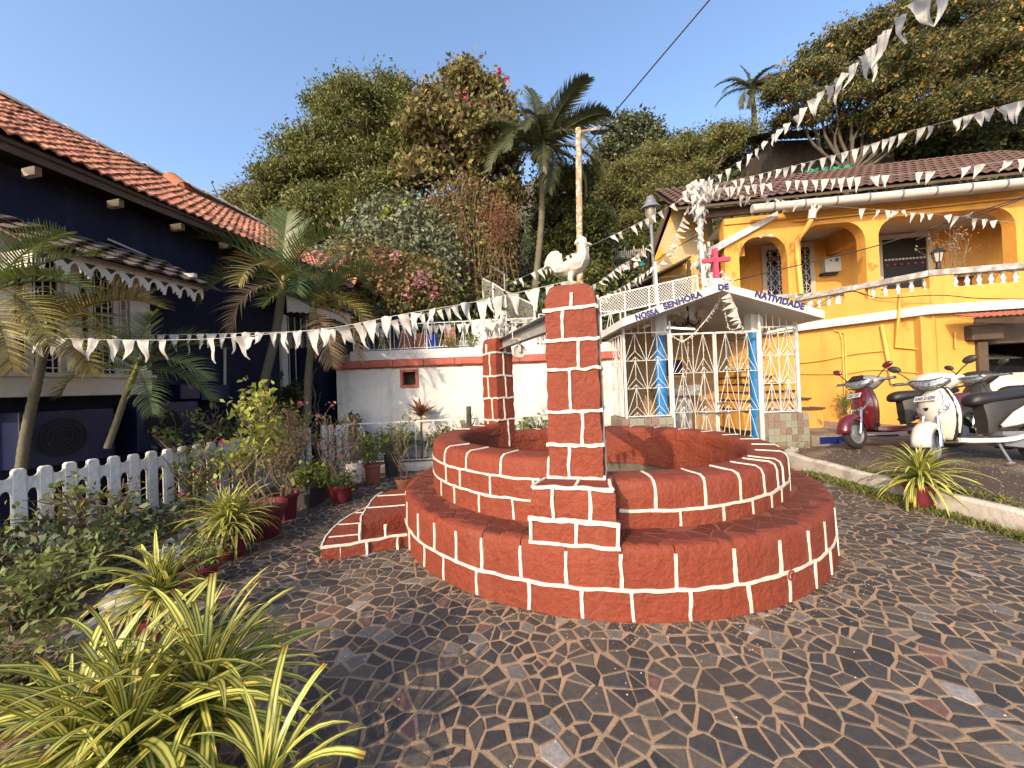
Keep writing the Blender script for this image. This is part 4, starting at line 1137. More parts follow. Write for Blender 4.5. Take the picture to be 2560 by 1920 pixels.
for i in range(3):
    a, b = pts[i], pts[i + 1]; h = Vector((0, 0, hts[i + 1]))
    mb = MB(); lattice(mb, a, b - a, h, 9, 8, .006); mb.build('wire_mesh', 'white_paint', cl)
for p, h in zip(pts, hts):
    mb = MB(); mb.bar(p - Vector((0, 0, .5)), p + Vector((0, 0, h)), .04); mb.build('post', 'white_paint', cl)
for i in range(3):
    mb = MB(); mb.bar(pts[i] + Vector((0, 0, hts[i])), pts[i + 1] + Vector((0, 0, hts[i + 1])), .03); mb.build('top_rail', 'white_paint', cl)
# white diamond lattice above the shrine eaves
lf = thing('lattice_fence', 'white diamond lattice fence rising behind the shrine roof', 'fence', at(1600, 790, 9.0))
ga, gb = at(1502, 790, 9.0), at(1745, 735, 9.0); hgt = at(1540, 742, 9.0).z - at(1540, 788, 9.0).z
mb = MB(); lattice(mb, ga, gb - ga, Vector((0, 0, hgt)), 34, 6, .007); mb.build('lattice', 'white_paint', lf)
mb = MB(); mb.bar(ga, gb, .03); mb.bar(ga + Vector((0, 0, hgt)), gb + Vector((0, 0, hgt)), .03)
for f in (0, .25, .5, .75, 1): mb.bar(ga.lerp(gb, f) - Vector((0, 0, .5)), ga.lerp(gb, f) + Vector((0, 0, hgt)), .03)
mb.build('frame', 'white_paint', lf)
# thin grey post with an arm near the steps
a = at(1258, 700, 11.5); mb = MB(); mb.tube([at(1264, 800, 11.5), at(1261, 685, 11.5)], .03, 6); mb.tube([at(1261, 685, 11.5), at(1225, 664, 11.5)], .018, 6)
tag(mb.build('clothes_post', 'grey_metal', smooth=1), 'thin grey bent post standing by the wire mesh fence', 'post')
# ================================================================== wayside shrine
CY0, CY1, CX0, CX1, CZ = 7.0, 9.3, 2.03, 5.23, .10
def patt_tile_material():
    m = bpy.data.materials.new('patterned_tile'); m.use_nodes = True; MATS['patterned_tile'] = m
    N, L = m.node_tree.nodes, m.node_tree.links; N.clear()
    out = N.new('ShaderNodeOutputMaterial'); b = N.new('ShaderNodeBsdfPrincipled'); L.new(b.outputs[0], out.inputs[0])
    tc = N.new('ShaderNodeTexCoord'); oi = N.new('ShaderNodeObjectInfo')
    sx = N.new('ShaderNodeSeparateXYZ'); L.new(tc.outputs['Generated'], sx.inputs[0])
    def op(o, a, b_=None, v=None):
        n = N.new('ShaderNodeMath'); n.operation = o
        L.new(a, n.inputs[0])
        if b_ is not None: L.new(b_, n.inputs[1])
        if v is not None: n.inputs[1].default_value = v
        return n.outputs[0]
    x = op('MULTIPLY', op('SUBTRACT', sx.outputs[0], v=.5), v=2); z = op('MULTIPLY', op('SUBTRACT', sx.outputs[2], v=.5), v=2)
    r = op('SQRT', op('ADD', op('MULTIPLY', x, x), op('MULTIPLY', z, z)))
    a = op('ARCTAN2', x, z); pet = op('MULTIPLY', op('COSINE', op('MULTIPLY', a, v=8.0)), v=.18)
    w = op('SINE', op('MULTIPLY', op('ADD', r, pet), v=11.0))
    cr = N.new('ShaderNodeValToRGB'); cr.color_ramp.interpolation = 'CONSTANT'
    for i, (p, c) in enumerate([(0, (.13, .16, .12)), (.25, (.10, .045, .03)), (.45, (.07, .03, .022)), (.6, (.14, .17, .13)), (.85, (.11, .065, .045))]):
        e = cr.color_ramp.elements[i] if i < 2 else cr.color_ramp.elements.new(p); e.position = p; e.color = (*c, 1)
    L.new(oi.outputs['Random'], cr.inputs[0])
    mr = N.new('ShaderNodeMapRange'); mr.inputs['From Min'].default_value = .1; mr.inputs['From Max'].default_value = .35; mr.inputs['To Max'].default_value = .75
    L.new(w, mr.inputs['Value'])
    mx = N.new('ShaderNodeMix'); mx.data_type = 'RGBA'; mx.inputs['B'].default_value = (.40, .34, .27, 1)
    L.new(mr.outputs[0], mx.inputs['Factor']); L.new(cr.outputs[0], mx.inputs['A']); L.new(mx.outputs['Result'], b.inputs['Base Color'])
    b.inputs['Roughness'].default_value = .35
patt_tile_material()
ch = thing('shrine', 'small white roofed shrine with arrow pattern grilles and lettered gable', 'shrine', ((CX0 + CX1) / 2, CY0, 0))
# base and dados
mb = MB(); mb.box(CX0 - .05, CX1 + .15, CY0 + .04, CY1 + .3, 0, CZ + .03); mb.build('floor_slab', 'concrete', ch)
gxl, gxr = at(1680, 1000, CY0).x, at(1906, 1000, CY0).x
mb = MB(); mb.box(CX0 - .06, gxl, CY0 - .02, CY0 + .16, 0, .80); mb.build('dado', 'concrete', ch, bevel=.005)
rdx1 = at(2022, 1060, CY0 - .1).x
mb = MB(); mb.box(gxr + .02, rdx1, CY0 - .10, CY0 + .2, 0, .795); mb.build('dado', 'concrete', ch, bevel=.005)
mb = MB(); mb.box(CX0 - .06, CX0 + .1, CY0 + .16, CY1, 0, .80); mb.build('dado', 'concrete', ch)
mb = MB(); mb.box(CX1 - .1, CX1 + .06, CY0 + .2, CY1, 0, .80); mb.build('dado', 'concrete', ch)
def tiles(x0, x1, y, z0, z1, n, m):
    w, h = (x1 - x0) / n, (z1 - z0) / m; me = MB().box(-w / 2 + .002, w / 2 - .002, -.006, .006, -h / 2 + .002, h / 2 - .002).mesh('wall_tile')
    for i in range(n):
        for j in range(m): inst('wall_tile', me, ch, mw=Matrix.Translation((x0 + (i + .5) * w, y - .006, z0 + (j + .5) * h)), mat='patterned_tile')
tiles(gxr + .02, rdx1, CY0 - .10, .03, .79, 7, 6)
tiles(CX0 - .06, gxl, CY0 - .02, .15, .795, 7, 5)
me = MB().box(-.006, .006, -.06, .06, -.062, .062).mesh('wall_tile')
for j in range(6):
    for i in range(2): inst('wall_tile', me, ch, mw=Matrix.Translation((rdx1 + .006, CY0 - .03 + i * .124, .10 + j * .126)), mat='patterned_tile')
# interior walls
mb = MB(); mb.box(CX0 - .05, CX1 - .02, CY1, CY1 + .2, CZ, 2.75); mb.build('back_wall', 'tan_wall', ch)
# roof: two sloping slabs
e0, ap, e1 = at(1556, 796, 6.5), at(1805, 706, 6.5), at(2062, 777, 6.5); TH = .135
for a, b, nm in ((e0, ap, 'w'), (ap, e1, 'e')):
    mb = MB(); rows = []
    for y in (6.5, 9.75):
        rows.append([Vector((a.x, y, a.z)), Vector((b.x, y, b.z)), Vector((b.x, y, b.z - TH)), Vector((a.x, y, a.z - TH))])
    mb.loft(rows); mb.build('roof_slab', 'white_paint', ch, bevel=.006)
# lettering on the fascia
def text(s, u0, v0, u1, v1, ht, Y=6.497, bold=.0075):
    a, b = at(u0, v0, Y), at(u1, v1, Y); cu = bpy.data.curves.new('lettering', 'FONT'); cu.body = s; cu.size = ht / .70; cu.extrude = .006; cu.offset = bold; cu.space_character = 1.08
    o = bpy.data.objects.new('lettering', cu); COL.objects.link(o); cu.materials.append(MATS['letter'])
    bpy.context.view_layer.update(); w = o.dimensions.x
    d = (b - a); L = d.length; d.normalize(); k = L / w if w > 0 else 1
    upv = Vector((-d.z, 0, d.x)); fx = frame(a, d * k, upv, Vector((0, -1, 0)))
    me = bpy.data.meshes.new_from_object(o.evaluated_get(bpy.context.evaluated_depsgraph_get()))
    bpy.data.objects.remove(o, do_unlink=True)
    me.name = 'lettering'
    return inst('lettering', me, ch, mw=fx)
text('NOSSA', 1590, 801, 1649, 783, .098); text('SENHORA', 1661, 774, 1757, 740, .098)
text('DE', 1795, 725, 1822, 723, .092); text('NATIVIDADE', 1886, 741, 2009, 774, .102)
# posts
for u, zb, zt_ in [(1564, .8, 2.45), (1680, .12, 2.55), (1905, .12, 2.60), (1998, .79, 2.48)]:
    p = at(u, 950, CY0); mb = MB(); mb.bar((p.x, CY0 + .02, zb), (p.x, CY0 + .02, zt_), .038, .034); mb.build('post', 'white_paint', ch)
def grille(name, o, a, h, nc, nr, r=.0055, parent=None, nm='grille_panel', fr=.018):
    o, a = Vector(o), Vector(a); b = Vector((0, 0, h)); mb = MB()
    P = lambda x, y: o + a * x + b * y
    for i in range(nc + 1):
        mb.bar(P(i / nc, 0), P(i / nc, 1), fr if i in (0, nc) else .010)
    for j in range(nr + 1): mb.bar(P(0, j / nr), P(1, j / nr), fr if j in (0, nr) else .010)
    g = mb.build(nm, 'white_paint', parent); mb = MB()
    for i in range(nc):
        for j in range(nr):
            Q = lambda x, y: P((i + x) / nc, (j + y) / nr)
            for p, q in [((.5, 1), (.04, .02)), ((.5, 1), (.96, .02)), ((.5, 1), (.5, .36)), ((.5, .36), (.12, .02)), ((.5, .36), (.88, .02)), ((.32, .0), (.5, .14)), ((.68, .0), (.5, .14)), ((.5, .14), (.5, .0))]:
                mb.tube([Q(*p), Q(*q)], r, 4, False)
    mb.build('bars', 'white_paint', g)
    return g
grille('l', (CX0 + .03, CY0 + .02, .83), (gxl - CX0 - .05, 0, 0), 1.52, 2, 3, parent=ch)
grille('r', (gxr + .03, CY0 + .02, .82), (at(1996, 900, CY0).x - gxr - .05, 0, 0), 1.55, 2, 3, parent=ch)
grille('ls', (CX0, CY0 + .06, .83), (0, CY1 - CY0 - .06, 0), 1.50, 6, 3, parent=ch)
grille('rs', (CX1, CY0 + .10, .83), (0, CY1 - CY0 - .1, 0), 1.50, 5, 3, parent=ch)
mid = (gxl + gxr) / 2
mb = MB()
for k in range(26):
    x = CX0 + .06 + (CX1 - CX0 - .12) * k / 25; zr = (e0.z + (ap.z - e0.z) * (x - e0.x) / (ap.x - e0.x) if x < ap.x else ap.z + (e1.z - ap.z) * (x - ap.x) / (e1.x - ap.x)) - TH
    if x < gxl or x > gxr: mb.bar((x, CY0 + .02, 2.33), (x, CY0 + .02, zr + .02), .010)
mb.build('upper_bars', 'white_paint', ch)
for a, b in ((gxl + .03, mid - .012), (mid + .012, gxr - .03)):
    g = grille('g', (a, CY0 + .015, .16), (b - a, 0, 0), 2.14, 2, 3, parent=ch, nm='gate_leaf', fr=.032)
mb = MB(); mb.tube([(mid - .02, CY0 - .03, 1.02), (mid + .18, CY0 - .03, 1.02)], .011, 6); mb.tube([(mid - .35, CY0 - .03, .84), (mid + .22, CY0 - .03, .84)], .012, 6); mb.tube([(mid, CY0 - .05, .83), (mid, CY0 - .01, .83)], .03, 10)
mb.build('gate_bolt', 'chrome', ch, smooth=1)
# blue columns
for u, Y in ((1653, 7.35), (1890, 7.30)):
    p = at(u, 950, Y); c = (p.x, Y, 0)
    o = MB().lathe([(.10, .12), (.10, 2.32)], 20, c).build('column', 'blue_paint', ch, smooth=.6)
    mb = MB(); mb.box(p.x - .11, p.x + .11, Y - .11, Y + .11, 2.32, 2.85); mb.build('column_head', 'white_paint', ch)
# red cross on the roof
crx = at(1790, 690, 7.6); cr = thing('cross', 'plain crimson cross standing on the shrine roof ridge', 'cross', (crx.x, 7.6, 3.1))
Yc = 7.6; p0, p1 = at(1792, 703, Yc), at(1786, 622, Yc); mb = MB(); mb.bar((p0.x, Yc, p0.z - .12), (p1.x, Yc, p1.z), .085, .085); mb.build('upright', 'cross_red', cr, bevel=.004)
q0, q1 = at(1756, 653, Yc), at(1824, 648, Yc); mb = MB(); mb.bar(q0 + Vector((0, -.003, 0)), q1 + Vector((0, -.003, 0)), .08, .085); mb.build('arm', 'cross_red', cr, bevel=.004)
mb = MB(); mb.box(p0.x - .14, p0.x + .14, Yc - .14, Yc + .14, ap.z - .06, p0.z + .02); mb.build('plinth', 'white_paint', cr)
# altar, picture, chandelier, strip lamp inside
al = thing('altar', 'grey stone altar table inside the shrine', 'altar', at(1700, 1060, 8.9))
a, b = at(1650, 975, 8.7), at(1745, 975, 8.7); mb = MB(); mb.box(a.x, b.x, 8.5, 9.2, at(1700, 990, 8.5).z, at(1700, 963, 8.5).z); mb.build('table_top', 'marble', al, bevel=.01)
a2, b2 = at(1680, 1000, 8.7), at(1726, 1000, 8.7); mb = MB(); mb.box(a2.x, b2.x, 8.65, 9.1, CZ + .03, at(1700, 990, 8.5).z); mb.build('table_leg', 'marble', al, bevel=.01)
pf = thing('picture', 'dark framed picture with gold edge on the shrine back wall', 'picture', at(1684, 945, CY1 - .03)); a, b = at(1660, 946, CY1 - .03), at(1710, 893, CY1 - .03)
mb = MB(); mb.box(a.x, b.x, CY1 - .05, CY1 - .002, a.z, b.z); mb.build('frame', 'yellow_pipe', pf, bevel=.006)
mb = MB(); mb.box(a.x + .06, b.x - .06, CY1 - .054, CY1 - .049, a.z + .06, b.z - .06); mb.build('canvas', 'navy_box', pf)
cx = at(1720, 800, 7.8); cd = thing('chandelier', 'black iron chandelier with white glass cups under the shrine ceiling', 'chandelier', cx)
mb = MB(); mb.tube([cx + Vector((0, 0, .42)), cx + Vector((0, 0, .30)), cx + Vector((0, 0, .12)), cx - Vector((0, 0, .10))], [.012, .014, .03, .02], 8); mb.lathe([(.07, 0), (.02, .05)], 10, cx + Vector((0, 0, .36)))
for k in range(5):
    t = 2 * PI * k / 5 + .3; d = Vector((math.cos(t), math.sin(t), 0))
    mb.tube(smoothpath([cx + d * .02 - Vector((0, 0, .05)), cx + d * .14 - Vector((0, 0, .13)), cx + d * .25 - Vector((0, 0, .06)), cx + d * .26 + Vector((0, 0, .0))], 4), .011, 6)
mb.build('iron_frame', 'black', cd, smooth=1)
for k in range(5):
    t = 2 * PI * k / 5 + .3; c = cx + Vector((math.cos(t), math.sin(t), 0)) * .26
    MB().lathe([(.03, 0), (.065, .05), (.075, .11), (.085, .135)], 14, c, caps=False).build('glass_cup', 'glass_white', cd, smooth=1)
tl = thing('strip_lamp', 'slim white strip lamp under the shrine ceiling', 'lamp', at(1690, 820, 8.6)); a, b = at(1650, 818, 8.6), at(1737, 823, 8.6)
MB().tube([a, b], .016, 8).build('tube', 'tube_light', tl, smooth=1); mb = MB(); mb.bar(a + Vector((0, .02, .03)), b + Vector((0, .02, .03)), .04); mb.build('batten', 'white_paint', tl)
# fairy light strings
fl = thing('fairy_lights', 'strings of small pale fairy lights hung under the shrine gable', 'lights', at(1800, 740, 6.75))
def fairy(px, Y, n):
    pts = smoothpath([at(u, v, Y) for u, v in px], 6); MB().tube(pts, .004, 4).build('wire', 'white_paint', fl)
    mb = MB(); L = len(pts); rr = random.Random(n)
    for i in range(n):
        p = pts[int(i * (L - 1) / n)]; d = Vector((rr.uniform(-.03, .03), rr.uniform(-.02, .02), -.035)); mb.tube([p, p + d], [.008, .004], 5)
    mb.build('bulbs', 'white_paint', fl)
fairy([(1801, 735), (1785, 770), (1760, 805), (1730, 838), (1705, 853)], 6.85, 26)
fairy([(1803, 735), (1790, 768), (1752, 815), (1712, 850), (1690, 845), (1672, 828)], 6.88, 26)
fairy([(1804, 735), (1815, 790), (1824, 822), (1850, 818)], 6.86, 14)
fairy([(1720, 855), (1719, 900), (1714, 960), (1716, 1020)], 7.3, 20); fairy([(1760, 856), (1757, 920), (1753, 985), (1760, 1050)], 7.3, 20)
# plain white pole tied to the roof edge
a, b = at(1645, 760, 7.0), at(1637, 655, 7.0); mb = MB(); mb.bar(a - Vector((0, 0, .1)), b, .035); tag(mb.build('pole', 'white_paint'), 'slim white pole fixed to the shrine roof edge', 'pole')
# ================================================================== parking ground, kerb, platform
def sstep(x): x = min(1, max(0, x)); return x * x * (3 - 2 * x)
def lotz(x, y): return .15 + .15 * sstep((x - 4.5) / .7) - .13 * sstep((y - 5.9) / 1.0) * (1 - sstep((x - 5.6) / .8)) + .015 * nz((x, y, 0), 1.5)
mb = MB(); nx_, ny_ = 60, 60
for j in range(ny_ + 1):
    for i in range(nx_ + 1): x, y = 4.48 + 10 * (i / nx_) ** 1.4, -.5 + 10.6 * j / ny_; mb.v.append((x, y, lotz(x, y)))
for j in range(ny_):
    for i in range(nx_): k = j * (nx_ + 1) + i; mb.f.append((k, k + 1, k + nx_ + 2, k + nx_ + 1))
tag(mb.build('parking_ground', 'asphalt', smooth=4), kind='structure')
kerb('kerb', [(4.44, .3), (4.42, 2), (4.42, 3.4), (4.44, 4.7), (4.50, 6.0), (4.62, 6.5), (4.9, 6.75)], .15, .20, 'curb_white')
pl = MB(); pl.box(5.42, 9.2, 7.02, 9.9, .0, .34); plo = pl.build('platform', 'concrete', bevel=.01); tag(plo, kind='structure')
me = MB().box(-.058, .058, -.006, .006, -.062, .062).mesh('edge_tile')
for i in range(12): inst('edge_tile', me, plo, mw=Matrix.Translation((5.62 + i * .12, 7.014, .265)), mat='blue_tile')
# ================================================================== yellow house
A1 = Vector((8.33, 7.58, 0)); AD = Vector((-1.12, 1.97, 0)).normalized(); BD = Vector((1.41, -.30, 0)).normalized()
AN = Vector((-AD.y, AD.x, 0)); AN = AN if AN.x < 0 else -AN; BN = Vector((BD.y, -BD.x, 0)); BN = BN if BN.y < 0 else -BN
yh = thing('yellow_house', 'two storey yellow house with arched veranda and brown tiled roof', 'house', (9, 9, 0))
def wA(s, k=0, z=0): return A1 + AD * s + AN * k + Vector((0, 0, z))
def wB(s, k=0, z=0): return A1 + BD * s + BN * k + Vector((0, 0, z))
ZF, ZS = 2.58, 2.76
def upx(u, v, k=0): return onl(u, v, wA(0, k), wA(1, k))
def vpx(u, v, k=0): return onl(u, v, wB(0, k), wB(1, k))
gj = (vpx(2441, 950, -.15) - A1).dot(BD)
mb = MB(); mb.boxv(wA(-.0, -.55, 0), AD * 4.2, AN * .40, Vector((0, 0, ZF))); mb.build('side_wall', 'yellow', yh)
mb = MB(); mb.boxv(wB(-.09, -.55, 0), BD * (gj + .09), BN * .398, Vector((0, 0, ZF))); mb.build('front_wall', 'yellow', yh)
# slab edge, white
mb = MB()
poly = [wA(4.4, 0), wA(0, 0), wB(4.2, 0), wB(4.2, -4.5), wA(4.4, -4.5)]
mb.v = [(p.x, p.y, ZF) for p in poly] + [(p.x, p.y, ZS) for p in poly]; n = 5
mb.f = [tuple(reversed(range(n))), tuple(range(n, 2 * n))] + [(i, (i + 1) % n, n + (i + 1) % n, n + i) for i in range(n)]
mb.build('slab', 'white_wash', yh, bevel=.01)
# balcony parapet: solid band, balusters, marble rail, piers
ZP0, ZP1, ZP2 = 3.09, 3.33, 3.45
BPROF = [(.042, 0), (.042, .02), (.026, .03), (.024, .045), (.040, .09), (.042, .11), (.030, .145), (.022, .165), (.022, .185), (.030, .195), (.036, .205), (.042, .215), (.042, .24)]
BAL = MB().lathe(BPROF, 12).mesh('baluster'); BAL.materials.append(MATS['white_paint']); BAL.shade_smooth(); BAL.set_sharp_from_angle(angle=.7)
def parapet(wf, s0, s1, piers, sp=.165, skip=()):
    dirv = (wf(1) - wf(0)); nv = wf(0, 1) - wf(0)
    mb = MB(); mb.boxv(wf(s0, -.20, ZS), dirv * (s1 - s0), nv * .18, Vector((0, 0, ZP0 - ZS))); mb.build('parapet', 'yellow', yh)
    mb = MB(); mb.boxv(wf(s0 - .02, -.225, ZP1), dirv * (s1 - s0 + .04), nv * .23, Vector((0, 0, ZP2 - ZP1))); mb.build('rail', 'marble', yh, bevel=.01)
    for a, b in piers:
        mb = MB(); mb.boxv(wf(a, -.20, ZP0), dirv * (b - a), nv * .18, Vector((0, 0, ZP1 - ZP0))); mb.build('pier', 'yellow', yh)
    s = s0 + .1
    while s < s1 - .05:
        if not any(a - .06 < s < b + .06 for a, b in piers): inst('baluster', BAL, yh, mw=Matrix.Translation(wf(s, -.11, ZP0)))
        s += sp
sa = lambda u: (upx(u, 710) - A1).dot(AD)
sbv = lambda u: (vpx(u, 700) - A1).dot(BD)
parapet(wA, .0, 2.35, [(0, sa(2322)), (sa(2160), sa(2108))], sp=.2)
parapet(wB, 0.0, 4.0, [(0, sbv(2388))], sp=.19)
# pots seen behind the balusters
pb = thing('planter', 'pink planter box behind the balcony balusters', 'planter', wB(.62, -.5, ZS)); mb = MB(); mb.boxv(wB(.45, -.55, ZS + .02), BD * .5, BN * .2, Vector((0, 0, .52))); mb.build('box', 'pot_clay', pb, bevel=.01); mb = MB(); mb.boxv(wB(.43, -.57, ZS + .54), BD * .54, BN * .24, Vector((0, 0, .04))); mb.build('rim', 'pot_clay', pb)
# ---- veranda front: columns and arches
V0, V1 = Vector((7.25, 9.9, 0)), Vector((12.0, 9.15, 0)); VD = (V1 - V0).normalized(); VN = Vector((VD.y, -VD.x, 0)); VN = VN if VN.y < 0 else -VN
def wV(s, k=0, z=0): return V0 + VD * s + VN * k + Vector((0, 0, z))
def fpx(u, v, k=0): return onl(u, v, wV(0, k), wV(1, k))
fs = lambda u, v=640: (fpx(u, v) - V0).dot(VD)
ZT = fpx(2000, 518).z; ZA = 5.30
c1a, c1b, c2a, c2b, c3a = fs(1968), fs(2002), fs(2165), fs(2198), fs(2543)
cleft = c1a - 1.15
def archwall(sa_, sb_, zs, zc, top, mat_='yellow', k=0, th=.30, nm='arch_wall', flat=.55):
    """wall piece over an opening sa_..sb_ with a rounded underside"""
    w = sb_ - sa_; r = min(.45, w * .35); poly = [(sa_, top), (sa_, zs)]
    poly += [(sa_ + r * (1 - math.cos(t)), zs + (zc - zs) * math.sin(t)) for t in [PI / 2 * q / 7 for q in range(1, 8)]]
    poly += [(sb_ - r * (1 - math.sin(t)), zs + (zc - zs) * math.cos(t)) for t in [PI / 2 * q / 7 for q in range(0, 8)]]
    poly += [(sb_, top)]
    mb = MB(); mb.prism(poly, wV(0, k), VD, Vector((0, 0, 1)), VN * -th); return mb.build(nm, mat_, yh)
BT_ = 5.50
zs1 = 4.80
archwall(c1b, c2a, zs1, ZA, BT_); archwall(c2b, c3a, zs1 + .05, ZA + .02, BT_); archwall(cleft, c1a, 4.55, 5.12, BT_)
for a, b in ((c1a, c1b), (c2a, c2b), (c3a, c3a + .5), (cleft - .35, cleft)):
    mb = MB(); mb.boxv(wV(a, .004, ZS), VD * (b - a), VN * -.308, Vector((0, 0, BT_ - ZS - .0))); mb.build('column', 'yellow', yh)
archwall(c3a + .5, c3a + 3, zs1, ZA, BT_)
mb = MB(); mb.boxv(wV(cleft - .35, .05, BT_), VD * 7.5, VN * -.4, Vector((0, 0, .16))); mb.build('cornice', 'yellow', yh, bevel=.01)
mb = MB(); mb.boxv(wV(c1a - .1, .30, BT_ + .16), VD * 7.0, VN * -.65, Vector((0, 0, .07))); mb.build('eave_slab', 'white_wash', yh, bevel=.01)
# veranda floor, ceiling, inner wall
mb = MB(); mb.boxv(wV(cleft - .35, -.05, ZS + .002), VD * 7.5, VN * -1.9, Vector((0, 0, .06))); mb.build('veranda_floor', 'concrete', yh)
mb = MB(); mb.boxv(wV(cleft - .35, -.31, BT_ + .0), VD * 11, VN * -1.7, Vector((0, 0, .1))); mb.build('veranda_ceiling', 'cream', yh)
IK = -1.9
def ipx(u, v): return onl(u, v, wV(0, IK), wV(1, IK))
is_ = lambda u, v=650: (ipx(u, v) - V0).dot(VD)
mb = MB(); mb.boxv(wV(cleft - .35, IK, ZS), VD * 11, VN * -.2, Vector((0, 0, 2.9))); mb.build('inner_wall', 'yellow', yh)
for u in (2065, ):
    mb = MB(); s = is_(u); mb.boxv(wV(s, -.31, 5.0), VD * .22, VN * (IK + .31), Vector((0, 0, .5))); mb.build('ceiling_beam', 'yellow', yh)
mb = MB(); mb.boxv(wV(cleft + .05, -.31, 4.75), VD * .22, VN * (IK + .31), Vector((0, 0, .75))); mb.build('ceiling_beam', 'yellow', yh)
def opening(nm, u0, u1, v0, v1, jw=.12, fill='dark_glass', jamb='cream'):
    s0, s1 = is_(u0, v1), is_(u1, v1); z0, z1 = max(ZS + .06, ipx((u0 + u1) / 2, v1).z), ipx((u0 + u1) / 2, v0).z
    mb = MB()
    for a, b in ((s0 - jw, s0), (s1, s1 + jw)): mb.boxv(wV(a, IK + .001, z0), VD * (b - a), VN * .06, Vector((0, 0, z1 - z0 + jw)))
    mb.boxv(wV(s0, IK + .001, z1), VD * (s1 - s0), VN * .06, Vector((0, 0, jw)))
    o = mb.build(nm + '_frame', jamb, yh); mb = MB(); mb.boxv(wV(s0, IK + .001, z0), VD * (s1 - s0), VN * .012, Vector((0, 0, z1 - z0))); mb.build(nm, fill, yh)
    return s0, s1, z0, z1
d0 = opening('door', 2206, 2318, 596, 720, fill='black')
mb = MB()
for i in range(12):
    s = d0[0] + .08 + i * (d0[1] - d0[0] - .16) / 11; mb.boxv(wV(s, IK + .02, d0[3] - .62), VD * .06, VN * .004, Vector((0, 0, .05)))
mb.build('door_curtain', 'flag', yh)
mb = MB()
for i in range(6): s = d0[0] + .12 + i * (d0[1] - d0[0] - .24) / 5; mb.lathe([(.005, 0), (.035, .02), (.03, .045), (.005, .06)], 8, wV(s, IK + .04, d0[3] - .78))
mb.build('door_garland', 'cross_red', yh)
for uu in ((1917, 1958), (2003, 2027)):
    w0 = opening('window', uu[0], uu[1], 624 if uu[0] < 2000 else 618, 745)
    mb = MB(); nn = 2 if uu[0] < 2000 else 1; mm = 5
    for i in range(nn):
        for j in range(mm):
            P = lambda x, y: wV(w0[0] + (w0[1] - w0[0]) * (i + x) / nn, IK + .05, w0[2] + (w0[3] - w0[2]) * (j + y) / mm)
            for p, q in [((0, 0), (1, 1)), ((0, 1), (1, 0)), ((0, 0), (1, 0)), ((0, 0), (0, 1)), ((.5, 0), (.5, 1)), ((1, 0), (1, 1)), ((0, 1), (1, 1))]: mb.bar(P(*p), P(*q), .013)
    mb.build('window_grille', 'white_paint', yh)
mtr = thing('meter_box', 'white electric meter box on the veranda wall', 'meter box', ipx(2070, 690)); a, b = ipx(2050, 686), ipx(2088, 648); s0, s1 = (a - V0).dot(VD), (b - V0).dot(VD)
mb = MB(); mb.boxv(wV(s0, IK + .002, a.z), VD * (s1 - s0), VN * .25, Vector((0, 0, b.z - a.z))); mb.build('case', 'white_paint', mtr, bevel=.015)
mb = MB(); mb.boxv(wV(s0 + (s1 - s0) * .62, IK + .254, a.z + .28), VD * .10, VN * .004, Vector((0, 0, .10))); mb.boxv(wV(s0 + (s1 - s0) * .3, IK + .254, a.z + .3), VD * .05, VN * .004, Vector((0, 0, .05))); mb.build('display', 'net_green', mtr)
mb = MB(); mb.boxv(wV(s0 - .03, IK + .003, a.z - .06), VD * (s1 - s0), VN * .15, Vector((0, 0, .055))); mb.build('tray', 'black', mtr)
# inner veranda rail
s = cleft; 
mb = MB(); mb.boxv(wV(cleft - .1, .02, 3.47), VD * (c2a - cleft + .1), VN * -.2, Vector((0, 0, .11))); mb.build('rail', 'marble', yh, bevel=.01)
mb = MB(); mb.boxv(wV(cleft, -.02, ZS), VD * (c2a - cleft), VN * -.14, Vector((0, 0, .42))); mb.build('parapet', 'yellow', yh)
k = int((c2a - cleft) / .2)
for i in range(k):
    s = cleft + .1 + i * .2
    if c1a - .05 < s < c1b + .05: continue
    inst('baluster', BAL, yh, mw=Matrix.Translation(wV(s, -.09, 3.18)) @ Matrix.Scale(1.21, 4))
# ---- roof
RA, RB = fpx(1700, 505, .35), fpx(2620, 440, .35)
ev = wV(cleft - 1.6, .40, 5.98); mb = MB(); nvx = VN * -2.6 + Vector((0, 0, 1.72))
tiled_patch(mb, ev, VD * 9.5, nvx, 44, 9, .02); mb.build('roof', 'brown_roof', yh, smooth=.9)
mb = MB(); mb.boxv(ev + Vector((0, 0, -.10)), VD * 9.5, nvx, Vector((0, 0, .05))); mb.build('roof_deck', 'wood_dark', yh)
mb = MB(); mb.boxv(wV(cleft - 1.2, .12, 5.72), VD * 9, VN * -.1, Vector((0, 0, .22))); mb.build('fascia', 'wood_dark', yh)
# gutters and pipes
g0, g1 = fpx(1880, 522, .48), fpx(2600, 452, .48)
def pipe(nm, pts, r, m='pvc', n=10, parent=yh): return MB().tube(pts, r, n).build(nm, m, parent, smooth=.9)
pipe('gutter', [g0, g0.lerp(g1, .5) - Vector((0, 0, .01)), g1], .105, n=14)
mb = MB()
for i in range(9):
    p = g0.lerp(g1, .08 + i * .115); mb.tube([p - VD * .02, p + VD * .02], .114, 14)
mb.build('gutter_clip', 'grey_metal', yh, smooth=.9)
h0, h1 = fpx(1758, 516, .1), fpx(2600, 400, .1); k2 = 1.0
hh0 = onl(1758, 516, wV(0, -.55), wV(1, -.55)); hh1 = onl(2600, 401, wV(0, -.55), wV(1, -.55))
pipe('upper_pipe', [hh0, hh0.lerp(hh1, .5), hh1], .065)
dp = [fpx(2032, 524, .46), fpx(2029, 548, .46), fpx(2020, 565, .40), fpx(1993, 600, .14), fpx(1994, 640, .12), fpx(2003, 735, .12)]
